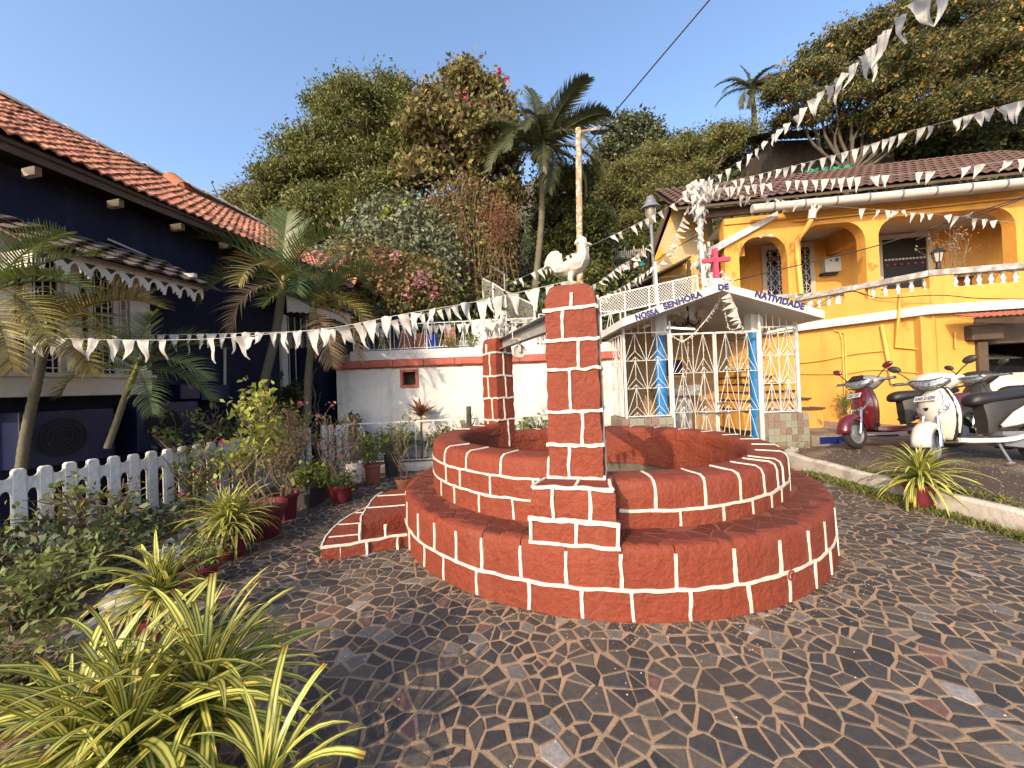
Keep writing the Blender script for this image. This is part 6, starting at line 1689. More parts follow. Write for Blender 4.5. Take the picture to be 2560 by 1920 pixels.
# ================================================================== bunting
rb = random.Random(21); PEN = []
def pennant(seed):
    r = random.Random(seed); m = MB(); nx, ny = 4, 6; w, h = r.uniform(.078, .10), r.uniform(.155, .195); curl = r.uniform(-.05, .05); tip = r.uniform(-.03, .03); fold = r.uniform(.005, .02)
    for j in range(ny + 1):
        f = j / ny; hw = w * (1 - f) ** .92 / 2 + .002
        for i in range(nx + 1):
            g_ = (i / nx - .5) * 2
            m.v.append((g_ * hw + tip * f * f, curl * f * f + fold * math.sin(g_ * 3 + seed + f * 4) * (1 - f * .5) + .012 * math.sin(f * 7 + seed), -h * f))
    for j in range(ny):
        for i in range(nx): k = j * (nx + 1) + i; m.f.append((k, k + 1, k + nx + 2, k + nx + 1))
    me = m.mesh('pennant'); me.materials.append(MATS['flag']); me.shade_smooth(); return me
PEN = [pennant(i) for i in range(14)]
def bunting(label, ctrl, sp=.135, gapf=.12, size=1.0, twist=.5, droop=0, wind=0.0, name='bunting', skip=None, r=.003, yaw=0.):
    P = smoothpath([at(u, v, Y) for u, v, Y in ctrl], 10)
    t = thing(name, label, 'bunting', P[0]); MB().tube(P, r, 4).build('string', 'string', t)
    L = [0]
    for a, b in zip(P[:-1], P[1:]): L.append(L[-1] + (b - a).length)
    s = sp * .6; i = 0; run = 0; n = 0
    while s < L[-1]:
        while L[i + 1] < s: i += 1
        f = (s - L[i]) / max(L[i + 1] - L[i], 1e-6); p = P[i].lerp(P[i + 1], f); d = (P[i + 1] - P[i]).normalized()
        if rb.random() > gapf and not (skip and skip(s / L[-1])):
            x = d; z = (Vector((0, 0, 1)) - d * d.z).normalized(); y = z.cross(x)
            a = rb.gauss(0, twist) + wind; b = rb.gauss(0, .10)
            M = frame(p, x, y, z) @ Matrix.Rotation(yaw * rb.uniform(.7, 1.2), 4, 'Z') @ Matrix.Rotation(a, 4, 'X') @ Matrix.Rotation(b, 4, 'Y') @ Matrix.Rotation(rb.gauss(0, .25), 4, 'Z') @ Matrix.Diagonal((size * rb.uniform(.8, 1.15) * rb.choice((-1, 1)), size, size * rb.uniform(.85, 1.2), 1))
            inst('pennant', rb.choice(PEN), t, mw=M); n += 1
        s += sp * rb.uniform(.75, 1.2)
    return t
HUB = 8.8
bunting('bunting string tied from the rooster pillar to the bay window of the navy house', [(-40, 836, 3.3), (215, 848, 3.3), (400, 850, 3.3), (545, 846, 3.3), (690, 833, 3.2), (840, 818, 3.1), (1000, 787, 3.0), (1200, 752, 2.9), (1415, 704, 2.78)], .14, .1, 1.0, .3, skip=lambda f: .31 < f < .345)
bunting('bunting string running behind the well from the palm to the far rooster', [(150, 838, 4.3), (330, 838, 4.3), (600, 833, 4.5), (830, 824, 4.8), (960, 806, 5.0), (1100, 775, 5.2), (1225, 745, 5.5)], .13, .12, 1.05, .35)
bunting('bunting string tied along the terrace railing above the white wall', [(930, 822, 7.95), (1010, 818, 7.95), (1100, 812, 7.95), (1180, 808, 7.95), (1240, 800, 7.95)], .15, .1, 1.3, .5)
bunting('bunting string rising from the wire mesh fence to the pole of the yellow house', [(1262, 714, 9.6), (1330, 682, 9.4), (1420, 640, 9.2), (1520, 594, 9.0), (1620, 545, 8.9), (1742, 476, HUB)], .155, .22, 1.25, .2)
bunting('long bunting string sweeping down from the pole over the parking ground', [(1745, 468, HUB), (1800, 436, 8.0), (1880, 380, 6.8), (1960, 315, 5.5), (2040, 240, 4.3), (2120, 176, 3.3), (2195, 98, 2.5), (2300, -10, 1.9), (2420, -110, 1.5)], .36, .05, 1.0, .3, yaw=.8)
bunting('bunting string running from the pole across the brown roof to the tall tree side', [(1745, 472, HUB), (1880, 440, 8.3), (2040, 400, 7.5), (2160, 366, 6.9), (2270, 330, 6.2), (2380, 300, 5.5), (2480, 272, 4.9), (2600, 240, 4.3)], .16, .12, 1.1, .25, wind=.25, yaw=.5)
bunting('bunting string strung along the upper pipe of the brown roof', [(1748, 474, HUB), (1850, 466, 8.7), (1960, 454, 8.5), (2090, 446, 8.2), (2210, 438, 7.9), (2330, 428, 7.5), (2450, 412, 7.1), (2620, 388, 6.6)], .155, .2, 1.35, .2)
bunting('bunting string crossing below the gutter in front of the veranda arches', [(1750, 478, HUB), (1830, 486, HUB), (1900, 494, 8.8), (2000, 505, 8.7), (2110, 518, 8.5), (2230, 526, 8.3), (2350, 536, 8.0), (2470, 550, 7.8), (2620, 562, 7.5)], .16, .25, 1.15, .55, wind=-.2)
bunting('bunting string crossing the peeling gable wall down to the grey lamp post', [(1738, 484, HUB), (1712, 535, 8.9), (1690, 585, 9.0), (1664, 640, 9.2), (1640, 668, 9.3)], .11, .1, 1.15, .5)
bunting('bunting string from the grey lamp post down behind the rooster', [(1632, 604, 9.3), (1590, 640, 9.2), (1540, 672, 9.0), (1500, 704, 8.8), (1460, 722, 8.7)], .15, .2, 1.1, .4)
bunting('low bunting string from the white pole towards the lattice fence', [(1640, 662, 7.2), (1600, 690, 7.6), (1560, 715, 8.0), (1520, 735, 8.3), (1490, 748, 8.6)], .12, .15, .95, .5)
bunting('bunting string trailing from the red cross down the shrine gable', [(1806, 672, 7.6), (1812, 700, 7.2), (1818, 722, 6.6), (1836, 760, 6.45), (1850, 800, 6.42), (1862, 836, 6.45)], .062, .05, .95, .8)
# tangle of pennants wrapped round the house pole
pw_ = thing('bunting_pole', 'white pole wrapped thickly in tangled white pennants', 'pole', at(1768, 720, HUB)); a, b = at(1764, 720, HUB), at(1742, 466, HUB)
MB().tube([a - Vector((0, 0, .6)), b], .05, 8).build('pole', 'white_paint', pw_, smooth=1)
for i in range(120):
    f = rb.random() ** 1.7; f = 1 - f; p = b.lerp(a, 1 - f) + Vector((rb.gauss(0, .07), rb.gauss(0, .07), 0))
    if i < 45: p = b + Vector((rb.gauss(.03, .16), rb.gauss(0, .12), rb.uniform(-.3, .12)))
    M = Matrix.Translation(p) @ Matrix.Rotation(rb.uniform(0, 6.3), 4, 'Z') @ Matrix.Rotation(rb.gauss(0, .5), 4, 'X') @ Matrix.Rotation(rb.gauss(0, .35), 4, 'Y') @ Matrix.Scale(rb.uniform(1.0, 1.6), 4)
    inst('pennant', rb.choice(PEN), pw_, mw=M)
# pennants tied round both roosters' feet
for (c, n, lab) in ((fp[0] + Vector((0, 0, 2.17)), 7, 'pennants knotted around the feet of the sickle tailed rooster'), (bp[0] + Vector((0, 0, 2.26)), 16, 'pennants knotted around the small rooster on the far pillar')):
    t = thing('pennant_knot', lab, 'bunting', c)
    for i in range(n):
        an = rb.uniform(0, 6.3); rad = .09 if n < 10 else rb.uniform(.10, .28); p = c + Vector((math.cos(an) * rad, math.sin(an) * rad, rb.uniform(.0, .03) if n < 10 else rb.uniform(.0, .22)))
        M = Matrix.Translation(p) @ Matrix.Rotation(an + PI / 2, 4, 'Z') @ Matrix.Rotation(.7 if n < 10 else rb.gauss(0, .7), 4, 'X') @ Matrix.Scale(.75 if n < 10 else 1.0, 4)
        inst('pennant', rb.choice(PEN), t, mw=M)
# ================================================================== lamp posts, cables, laundry
lp = thing('street_lamp', 'tall rusty pole with a flat lamp arm rising behind the rooster', 'street lamp', at(1449, 760, 11.4)); a, b = at(1451, 790, 11.4), at(1446, 322, 11.4)
MB().tube([a, a.lerp(b, .5), b], [.105, .092, .088], 12).build('pole', 'rust', lp, smooth=1)
c = at(1448, 329, 11.4); d = at(1500, 326, 11.4); MB().tube([c, c.lerp(d, .5) + Vector((0, 0, .02)), c.lerp(d, .6)], .03, 6).build('arm', 'rust', lp, smooth=1)
mb = MB(); e = c.lerp(d, .55); mb.loft([[e + Vector((x, y, z)) for y, z in ((-w, -h), (w, -h), (w, h), (-w, h))] for x, w, h in ((0, .06, .03), (.15, .12, .05), (.4, .12, .045), (.5, .08, .02))]); mb.build('lamp_head', 'grey_metal', lp)
lg = thing('lamp_post', 'grey post with a hooded lantern in front of the yellow gable', 'street lamp', at(1638, 740, 9.6)); a, b = at(1640, 770, 9.6), at(1628, 562, 9.6)
MB().tube([a, b], .042, 10).build('post', 'grey_metal', lg, smooth=1)
mb = MB(); mb.tube([a.lerp(b, .38), a.lerp(b, .40)], .055, 10); mb.build('collar', 'grey_metal', lg)
q = b; MB().lathe([(.045, 0), (.06, .02), (.09, .05), (.13, .22), (.14, .40)], 12, q, caps=False).build('lantern_glass', 'lantern_old', lg, smooth=.6)
MB().lathe([(.24, .40), (.23, .43), (.17, .50), (.15, .52), (.15, .57), (.11, .61), (.10, .66), (.09, .70), (.02, .72)], 16, q).build('hood', 'grey_metal', lg, smooth=.7)
mb = MB()
for k in range(4): t = PI / 2 * k + .4; mb.tube([q + Vector((.05 * math.cos(t), .05 * math.sin(t), 0)), q + Vector((.15 * math.cos(t), .15 * math.sin(t), .2)), q + Vector((.17 * math.cos(t), .17 * math.sin(t), .42))], .012, 5)
mb.build('cage', 'grey_metal', lg)
l2 = thing('lamp_post', 'dark old lantern post in the shade under the trees', 'street lamp', at(1296, 690, 14)); a, b = at(1297, 700, 14), at(1296, 606, 14); MB().tube([a, b], .05, 8).build('post', 'black', l2); MB().lathe([(.1, 0), (.18, .35), (.26, .4), (.12, .6), (.03, .7)], 10, b).build('lantern', 'black', l2, smooth=.6)
def cable(label, ctrl, r=.008, name='cable'):
    P = smoothpath([at(u, v, Y) for u, v, Y in ctrl], 8); tag(MB().tube(P, r, 5).build(name, 'cable'), label, 'cable')
cable('thin dark power line running up across the sky to the rusty pole', [(1455, 378, 11.4), (1600, 205, 10.8), (1778, -5, 9.8), (1900, -150, 9.0)], .02)
cable('black cable sagging from the shrine roof across the veranda', [(1760, 718, 8.6), (1850, 698, 8.6), (2000, 662, 8.6), (2200, 612, 8.4), (2400, 545, 8), (2600, 478, 7.6)], .012)
cable('second black cable running beside the veranda arch', [(2290, 600, 8.3), (2420, 548, 8.0), (2600, 480, 7.7)], .01)
cable('thin black cable draped along the balcony parapet', [(2030, 770, 9.0), (2120, 728, 8.7), (2200, 745, 8.2), (2340, 738, 7.4), (2450, 746, 7.1), (2600, 748, 6.9)], .009)
cable('black cable hanging across the peeling gable', [(1500, 690, 10), (1620, 660, 10), (1680, 625, 10), (1750, 585, 9.2)], .010)
ld = thing('clothes_line', 'line of coloured washing hung below the far fence', 'laundry', at(1560, 660, 15))
MB().tube([at(1515, 660, 15), at(1560, 664, 15), at(1625, 645, 15)], .01, 4).build('line', 'cable', ld)
for nm, cc in (('cloth_orange', (.65, .25, .02)), ('cloth_grey', (.2, .22, .26)), ('cloth_pink', (.6, .2, .2)), ('cloth_white', (.7, .7, .7)), ('cloth_maroon', (.2, .01, .04)), ('cloth_teal', (.02, .22, .24))): mat(nm, cc, .85, .1, 4, 30, 0)
for i, (u, m_) in enumerate([(1524, 'cloth_orange'), (1536, 'cloth_grey'), (1552, 'cloth_pink'), (1564, 'cloth_white'), (1577, 'cloth_maroon'), (1590, 'cloth_white'), (1606, 'cloth_teal')]):
    p = at(u, 661 - max(0, (u - 1560)) * .25, 15); mb = MB(); rows = [[p + Vector((-.09 + .18 * k / 4, .02 * math.sin(k * 2 + j), -.04 - .2 * j / 2)) for k in range(5)] for j in range(3)]; mb.loft(rows, caps=False, close=False); mb.build('garment', m_, ld, smooth=1)
wf = thing('far_fence', 'small cream picket fence on the hillside behind the washing', 'fence', at(1570, 645, 15.4))
for i in range(22):
    u = 1517 + i * 4.6; p = at(u, 651 - i * .45, 15.4); h = .3 if i % 5 else .45; mb = MB(); mb.prism([(-.022, 0), (.022, 0), (.022, h), (0, h + .05), (-.022, h)], p, Vector((1, 0, 0)), Vector((0, 0, 1)), Vector((0, .02, 0))); mb.build('picket', 'cream', wf)
mb = MB(); mb.bar(at(1515, 645, 15.42), at(1615, 637, 15.42), .03); mb.build('rail', 'cream', wf)
# ================================================================== vegetation tools
mat('leaf_mid', (.125, .145, .036), .6, .25, 1.2, 15, 0, trans=.28, island=.38, hue=.02)
mat('leaf_olive', (.175, .150, .052), .6, .25, .7, 15, 0, trans=.28, island=.42, hue=.022)
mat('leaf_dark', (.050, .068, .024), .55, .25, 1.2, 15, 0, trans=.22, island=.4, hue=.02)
mat('leaf_grey', (.165, .180, .110), .6, .2, 1.2, 15, 0, trans=.2, island=.35, hue=.015)
mat('leaf_brown', (.20, .085, .048), .8, .3, 1.2, 15, 0, trans=.2, island=.45, hue=.02)
mat('leaf_teak', (.20, .165, .065), .65, .3, 1.2, 15, 0, trans=.3, island=.45, hue=.03)
mat('leaf_lime', (.24, .26, .05), .5, .2, 2, 15, 0, trans=.3, island=.3, hue=.015)
mat('leaf_fresh', (.13, .17, .03), .5, .2, 2, 15, 0, trans=.3, island=.35, hue=.02)
mat('leaf_acacia', (.160, .150, .050), .65, .25, .5, 15, 0, trans=.3, island=.35, hue=.02)
mat('leaf_gold', (.32, .19, .045), .65, .3, 1.2, 15, 0, trans=.3, island=.4, hue=.02)
mat('petal_pink', (.50, .05, .20), .6, .2, 4, 20, 0, trans=.35, island=.35, hue=.03)
mat('petal_rose', (.40, .17, .19), .6, .2, 4, 20, 0, trans=.35, island=.35, hue=.03)
mat('petal_red', (.50, .02, .06), .6, .2, 4, 20, 0, trans=.3, island=.3)
mat('palm_leaf', (.085, .115, .030), .45, .25, 3, 20, 0, spec=.5, trans=.25, island=.3, hue=.02)
mat('palm_gold', (.20, .165, .045), .5, .3, 3, 20, 0, trans=.3, island=.35, hue=.025)
mat('palm_dry', (.26, .18, .095), .7, .3, 3, 20, 0, trans=.2, island=.35, hue=.015)
mat('coco_leaf', (.055, .062, .024), .5, .25, 1, 10, 0, trans=.2, island=.35, hue=.02)
mat('grass', (.13, .14, .035), .7, .3, 3, 20, 0, trans=.3, island=.5, hue=.03)
RNG = np.random.default_rng(4)
def unit(a): return a / np.maximum(np.linalg.norm(a, axis=-1, keepdims=True), 1e-9)
def leaf_quads(C, size, up=.5, aspect=.42, nrm=None, rng=RNG, droop=0.):
    """kite leaves, one quad pair each, at points C; size scalar or array"""
    n = len(C); size = np.broadcast_to(np.asarray(size, float), (n,)) * rng.uniform(.65, 1.3, n)
    d = unit(rng.normal(size=(n, 3)) + np.array([0, 0, -droop])); N = unit(rng.normal(size=(n, 3)) + np.array([0, 0, up * 2]))
    s = unit(np.cross(d, N)); nn = np.cross(s, d)
    L = size[:, None]; w = L * aspect / 2
    base = C - d * L * .5; tip = C + d * L * .5; m = C - d * L * .05
    a = m + s * w + nn * L * .06; b = m - s * w + nn * L * .06
    V = np.stack([base, a, tip, b], 1).reshape(-1, 3); F = np.arange(4 * n).reshape(n, 4)
    return V, F
def clumps(lobes, n, per, spread, rng=RNG, shell=(.55, 1.0), flat=1.0, bottom=-.6):
    """leaf points in clumps near the skin of ellipsoid lobes [(center, radii)]"""
    w = np.array([l[1][0] * l[1][1] + l[1][1] * l[1][2] for l in lobes]); w = w / w.sum(); idx = rng.choice(len(lobes), n, p=w)
    Cc = np.array([list(l[0]) for l in lobes])[idx]; Rr = np.array([list(l[1]) for l in lobes])[idx]
    d = unit(rng.normal(size=(n, 3))); d[:, 2] = np.where(d[:, 2] < bottom, -d[:, 2], d[:, 2]); r = rng.uniform(*shell, n)[:, None]
    P = Cc + d * Rr * r; k = rng.poisson(per, n) + 1
    Q = np.repeat(P, k, 0) + rng.normal(size=(k.sum(), 3)) * spread * np.array([1, 1, .7 * flat]) * np.repeat(rng.uniform(.6, 1.4, n), k)[:, None]
    return Q, P
def arrobj(name, V, F, m, parent=None, stuff=False):
    me = arr_mesh(name, V, F); me.materials.append(MATS[m]); o = bpy.data.objects.new(name, me); COL.objects.link(o)
    if parent is not None: o.parent = parent; o.location = -WLOC[parent.name]
    if stuff: o['kind'] = 'stuff'
    return o
def limb(mb, a, b, r0, r1, wob=.12, n=6, sides=7):
    L = (b - a).length; pts, rs = [], []
    for i in range(n + 1):
        f = i / n; p = a.lerp(b, f) + Vector((nz(a + Vector((f * 3, 0, 0)), 1.3), nz(a + Vector((0, f * 3, 5)), 1.3), .3 * math.sin(f * PI) * .3)) * wob * L * math.sin(f * PI)
        pts.append(p); rs.append(r0 + (r1 - r0) * f)
    mb.tube(pts, rs, sides, caps=False); return pts
def tree(label, base, fork, lobes_px, Y, leafmat, n, per, spread, size, trunk_r=.2, up=.5, aspect=.42, extra=(), seed=0, name='tree', group='trees on the hillside', shell=(.5, 1.0), dz=1.0, twigs=120, flat=1.0, depth=.8, bark='bark'):
    rng = np.random.default_rng(seed + 100); rr = random.Random(seed)
    t = thing(name, label, 'tree', base, group=group)
    lobes = []
    for l in lobes_px:
        u, v, r = l[:3]; yy = Y + (l[3] if len(l) > 3 else rr.uniform(-.12, .12) * Y * .5); c = at(u, v, yy); rad = r / FPX * yy; lobes.append((c, (rad, rad * depth, rad * .85 * dz)))
    big = list(lobes)
    for c, r in big:
        for q in range(6):
            d = Vector((rr.gauss(0, 1), rr.gauss(0, 1), rr.gauss(.25, 1))).normalized(); k = rr.uniform(.22, .42)
            lobes.append((c + Vector((d.x * r[0], d.y * r[1], d.z * r[2])) * rr.uniform(.85, 1.12), (r[0] * k, r[1] * k, r[2] * k * .8)))
    mb = MB(); base, fork = Vector(base), Vector(fork); limb(mb, base - Vector((0, 0, .5)), fork, trunk_r, trunk_r * .75, .05, 6, 10)
    Q, P = clumps(lobes, n, per, spread, rng, shell, flat)
    for c, r in big:
        pts = limb(mb, fork, c, trunk_r * .5, trunk_r * .14, .14, 7, 7)
        for q in range(5): limb(mb, pts[4 + q % 3], c + Vector((rr.uniform(-1, 1) * r[0], rr.uniform(-1, 1) * r[1], rr.uniform(-.4, 1) * r[2])) * 1.0, trunk_r * .16, trunk_r * .04, .15, 4, 5)
    pl_ = P[rng.choice(len(P), min(twigs, len(P)), replace=False)]
    for p in pl_:
        p = Vector(p); c = min(lobes, key=lambda l: (l[0] - p).length)[0]; limb(mb, c.lerp(p, .25), p, trunk_r * .07, trunk_r * .025, .2, 3, 4)
    mb.build('trunk', bark, t, smooth=1.2)
    V, F = leaf_quads(Q, size, up, aspect, rng=rng); arrobj('crown', V, F, leafmat, t)
    for (m_, frac, sz, asp, nm, pxs) in extra:
        if pxs is None: k = int(len(Q) * frac); C = Q[rng.choice(len(Q), k, replace=False)] + rng.normal(size=(k, 3)) * .05
        else:
            C = np.concatenate([np.array(at(u, v, Y - depth * r / FPX * Y * .9)) + rng.normal(size=(int(k), 3)) * np.array([r / FPX * Y * .5, .25, r / FPX * Y * .5]) for u, v, r, k in pxs])
        V, F = leaf_quads(C, sz, up, asp, rng=rng); arrobj(nm, V, F, m_, t, stuff=True)
    return t, lobes
# ================================================================== hillside
def hillz(x, y):
    b = 2.15 + max(0, y - 9.6) * .42 + max(0, y - 18) * .18
    b += 1.2 * sstep((x - 3) / 8) * sstep((y - 12) / 6) * 3
    if x < -5: b -= 1.5 * sstep((-5 - x) / 8)
    return b + .25 * nz((x, y, 0), .35)
mb = MB(); NX, NY = 70, 46
for j in range(NY + 1):
    for i in range(NX + 1): x, y = -45 + 110 * i / NX, 9.7 + 75 * (j / NY) ** 1.7; mb.v.append((x, y, hillz(x, y) if y > 9.75 else 0.0))
for j in range(NY):
    for i in range(NX): k = j * (NX + 1) + i; mb.f.append((k, k + 1, k + NX + 2, k + NX + 1))
# keep the slope behind the yellow house and clear of the terrace
for i, (x, y, z) in enumerate(mb.v):
    if x > 3.2 and y < 13.5: mb.v[i] = (x, y, min(z, -.5 if y < 13 else z))
tag(mb.build('hillside', 'hill_soil', smooth=4), kind='structure')
def scatter_cover(label_name, pts, m, size, per, spread, aspect=.45, up=.5, seed=1):
    rng = np.random.default_rng(seed); P = np.array(pts); k = np.full(len(P), per); Q = np.repeat(P, k, 0) + rng.normal(size=(k.sum(), 3)) * np.array([spread, spread, spread * .7])
    V, F = leaf_quads(Q, size, up, aspect, rng=rng); o = arrobj(label_name, V, F, m); tag(o, kind='stuff'); return o
rr = random.Random(77); cov = []
for _ in range(5200):
    x = rr.uniform(-14, 26); y = 10.2 + 24 * rr.random() ** 1.4
    if x > 3.0 and y < 13.8: continue
    z = hillz(x, y); u = 1280 + 962 * x / y
    if not (300 < u < 2700): continue
    if 900 < u < 1260 and y < 11: continue
    cov.append((x, y, z + rr.uniform(0, .9) * (1 + (y - 10) * .05)))
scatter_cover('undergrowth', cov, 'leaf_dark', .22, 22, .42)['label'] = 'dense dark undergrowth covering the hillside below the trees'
cov2 = [c for c in cov if rr.random() < .35]
scatter_cover('undergrowth', [(x, y - .3, z + .35) for x, y, z in cov2], 'leaf_mid', .18, 14, .35, seed=2)['label'] = 'lighter green weeds and bushes scattered over the hillside'
# ================================================================== big trees
tree('feathery green tree beside the tiled roof, tallest of the paler crowns', (-4.6, 14.5, 4), (-4.6, 14.5, 7.0), [(900, 300, 95), (985, 262, 60), (830, 265, 45), (780, 400, 95), (890, 430, 110), (1000, 380, 100), (720, 480, 75), (690, 540, 60), (820, 545, 95), (950, 530, 100), (1020, 320, 60), (880, 240, 40), (740, 580, 60)], 14.5, 'leaf_mid', 1700, 62, .20, .13, .28, extra=[('leaf_olive', .30, .13, .4, 'dry_leaves', None), ('leaf_dark', .25, .13, .4, 'dark_leaves', None)], seed=1, twigs=260)  # darker leaves mixed in put shaded depth into the crown's colour
tree('broad leaved tree overgrown with creepers and red blossoms, next to the coconut palm', (-.9, 14, 4), (-1.1, 14, 8.5), [(1150, 232, 70), (1225, 255, 55), (1085, 310, 65), (1180, 330, 65), (1262, 330, 48), (1120, 400, 70), (1230, 410, 65), (1060, 430, 60), (1170, 190, 35), (1265, 500, 45)], 13.5, 'leaf_teak', 700, 24, .20, .19, .22, up=.3, aspect=.62, extra=[('leaf_mid', .25, .2, .5, 'creeper_leaves', None), ('petal_red', .0, .13, .8, 'blossom', [(1250, 190, 10, 14), (1268, 205, 8, 10), (1165, 245, 10, 12), (1185, 290, 8, 10), (1205, 272, 8, 8), (1222, 332, 8, 8), (1205, 350, 8, 8)]), ('petal_rose', 0, .14, .7, 'pale_blossom', [(1075, 410, 22, 60), (1090, 445, 22, 50), (1150, 465, 14, 30), (1055, 455, 12, 30)])], seed=2, twigs=260)
# curtain of creepers hanging off that tree
cv = thing('creeper_curtain', 'rust brown creepers hanging in a curtain below the broad leaved tree', 'creeper', at(1180, 760, 12.8)); rng = np.random.default_rng(9); mb = MB(); C = []
rr = random.Random(5)
for i in range(330):
    u = rr.uniform(1055, 1285); top = 430 + abs(u - 1165) * .5 + rr.uniform(0, 90); bot = rr.uniform(620, 770) - (40 if u > 1250 else 0); Y = rr.uniform(12.4, 13.2); pts = []
    for k in range(9):
        f = k / 8; p = at(u + 10 * nz((u, f * 3, 1), .5) + 9 * math.sin(f * 5 + u), top + (bot - top) * f, Y); pts.append(p)
    mb.tube(pts, [.012] * 9, 3, caps=False)
    for p in pts:
        for _ in range(7): C.append(p + Vector((rr.gauss(0, .08), rr.gauss(0, .1), rr.gauss(0, .15))))
mb.build('stem', 'twig', cv); C = np.array(C); sel = rng.random(len(C))
V, F = leaf_quads(C[sel < .42], .10, .2, .5, rng=rng, droop=.5); arrobj('dry_leaves', V, F, 'leaf_brown', cv); V, F = leaf_quads(C[(sel >= .42) & (sel < .8)], .13, .2, .5, rng=rng); arrobj('leaves', V, F, 'leaf_olive', cv); V, F = leaf_quads(C[sel >= .8], .15, .3, .5, rng=rng); arrobj('green_leaves', V, F, 'leaf_mid', cv)
cs = np.array([at(u, v, 12.2) for u, v in [(1250 + rr.gauss(0, 17), 560 + rr.gauss(0, 28)) for _ in range(1300)]]) + rng.normal(size=(1300, 3)) * .12
V, F = leaf_quads(cs, .13, .1, .12, rng=rng, droop=1.2); arrobj('dead_tendrils', V, F, 'leaf_brown', cv)
def bush(label, lobes_px, Y, m, n, per, spread, size, extra=(), seed=0, name='bush', up=.5, aspect=.5, stem=True, group=None, basez=None, depth=.8, cat='bush', twig_n=40, shell=(.35, 1.0), bark='bark'):
    rng = np.random.default_rng(seed + 300); rr = random.Random(seed); lobes = []
    for u, v, r in lobes_px: c = at(u, v, Y); rad = r / FPX * Y; lobes.append((c, (rad, rad * depth, rad)))
    b = sum((l[0] for l in lobes), Vector()) / len(lobes); bz = min(l[0].z - l[1][2] for l in lobes) if basez is None else basez; base = Vector((b.x, Y, bz))
    t = thing(name, label, cat, base, group=group); Q, P = clumps(lobes, n, per, spread, rng, shell, bottom=-.9)
    Q = Q[Q[:, 2] > bz - .05]
    if stem:
        mb = MB(); rad = max(l[1][0] for l in lobes)
        for c, r in lobes: limb(mb, base + Vector((rr.uniform(-.1, .1) * rad, 0, 0)), c, .03 * rad + .006, .015 * rad + .003, .15, 5, 5)
        for p in P[rng.choice(len(P), min(twig_n, len(P)), replace=False)]:
            p = Vector(p); c = min(lobes, key=lambda l: (l[0] - p).length)[0]; limb(mb, c.lerp(base, .3), p, .010 * rad + .003, .003 * rad + .0015, .2, 4, 4)
        mb.build('stem', 'twig', t, smooth=1.2)
    V, F = leaf_quads(Q, size, up, aspect, rng=rng); arrobj('leaves', V, F, m, t)
    for (m_, sz, asp, nm, pxs) in extra:
        C = np.concatenate([np.array(at(u, v, Y - rY)) + rng.normal(size=(int(k), 3)) * np.array([r, r * .8, r]) for u, v, r, k, rY in pxs]); V, F = leaf_quads(C, sz, .2, asp, rng=rng); arrobj(nm, V, F, m_, t, stuff=True)
    return t
bush('large grey green shrub with rounded leaves under the feathery tree', [(960, 590, 90), (1050, 600, 80), (880, 640, 75), (1010, 660, 100), (1110, 650, 60), (940, 690, 90), (1090, 720, 70), (1010, 540, 50)], 12.3, 'leaf_grey', 900, 20, .2, .17, seed=1, extra=[('leaf_lime', .2, .6, 'young_leaves', [(975, 520, .12, 22, .4), (965, 540, .1, 14, .4), (1012, 508, .06, 6, .4)])])
bush('bougainvillea bush with faded pink bracts behind the terrace', [(850, 690, 55), (920, 720, 60), (1000, 735, 70), (1080, 730, 60), (870, 640, 40), (960, 660, 50), (1040, 690, 50)], 11.4, 'leaf_olive', 700, 18, .2, .14, seed=2, extra=[('petal_rose', .11, .7, 'bracts', [(1062, 700, .14, 60, .7), (1085, 732, .10, 36, .7), (1035, 705, .12, 24, .7), (950, 648, .1, 22, .6), (880, 690, .3, 60, .6), (862, 650, .15, 24, .6), (1020, 740, .12, 40, .7), (985, 640, .08, 30, .6)]), ('leaf_brown', .12, .5, 'dry_leaves', [(860, 700, .3, 260, .6), (980, 700, .3, 200, .6), (940, 660, .2, 120, .6)])])
tree('dense feathery green tree behind the rusty lamp pole', (2.4, 16, 4.5), (2.3, 16, 6.5), [(1420, 470, 60), (1400, 540, 65), (1440, 600, 70), (1390, 640, 60), (1470, 680, 60), (1420, 700, 60), (1480, 560, 45)], 15, 'leaf_mid', 850, 46, .19, .125, .2, seed=3, extra=[('leaf_dark', .3, .18, .4, 'dark_leaves', None)], dz=.9)  # darker green leaves mixed in at random
tree('dark round crowned tree standing alone against the sky beyond the lamp pole', (7.6, 26, 8), (7.7, 26, 13), [(1560, 345, 48), (1615, 340, 45), (1585, 325, 32), (1535, 385, 42), (1640, 375, 38), (1590, 400, 48), (1510, 420, 30)], 26, 'leaf_grey', 520, 34, .26, .22, .3, seed=4, extra=[('leaf_dark', .5, .3, .45, 'dark_leaves', None)], twigs=240)  # half as many dark leaves again, spread at random among the grey ones
tree('spreading olive acacia tree above the grey lamp post', (6.5, 19, 6), (6.8, 19, 9), [(1540, 470, 65), (1620, 440, 75), (1700, 410, 75), (1780, 385, 70), (1500, 530, 55), (1590, 530, 70), (1680, 490, 70), (1850, 370, 65), (1460, 580, 50), (1560, 600, 60)], 19, 'leaf_acacia', 1400, 48, .26, .14, .25, seed=5, aspect=.3, flat=.6, twigs=260, extra=[('leaf_mid', .35, .17, .35, 'green_leaves', None)])
tree('small distant tree peeping over the end of the tiled roof', (-11, 17, 5), (-11, 17, 7.5), [(615, 510, 34), (650, 535, 32), (590, 545, 30), (680, 500, 26)], 17, 'leaf_olive', 420, 20, .28, .2, .15, seed=6)
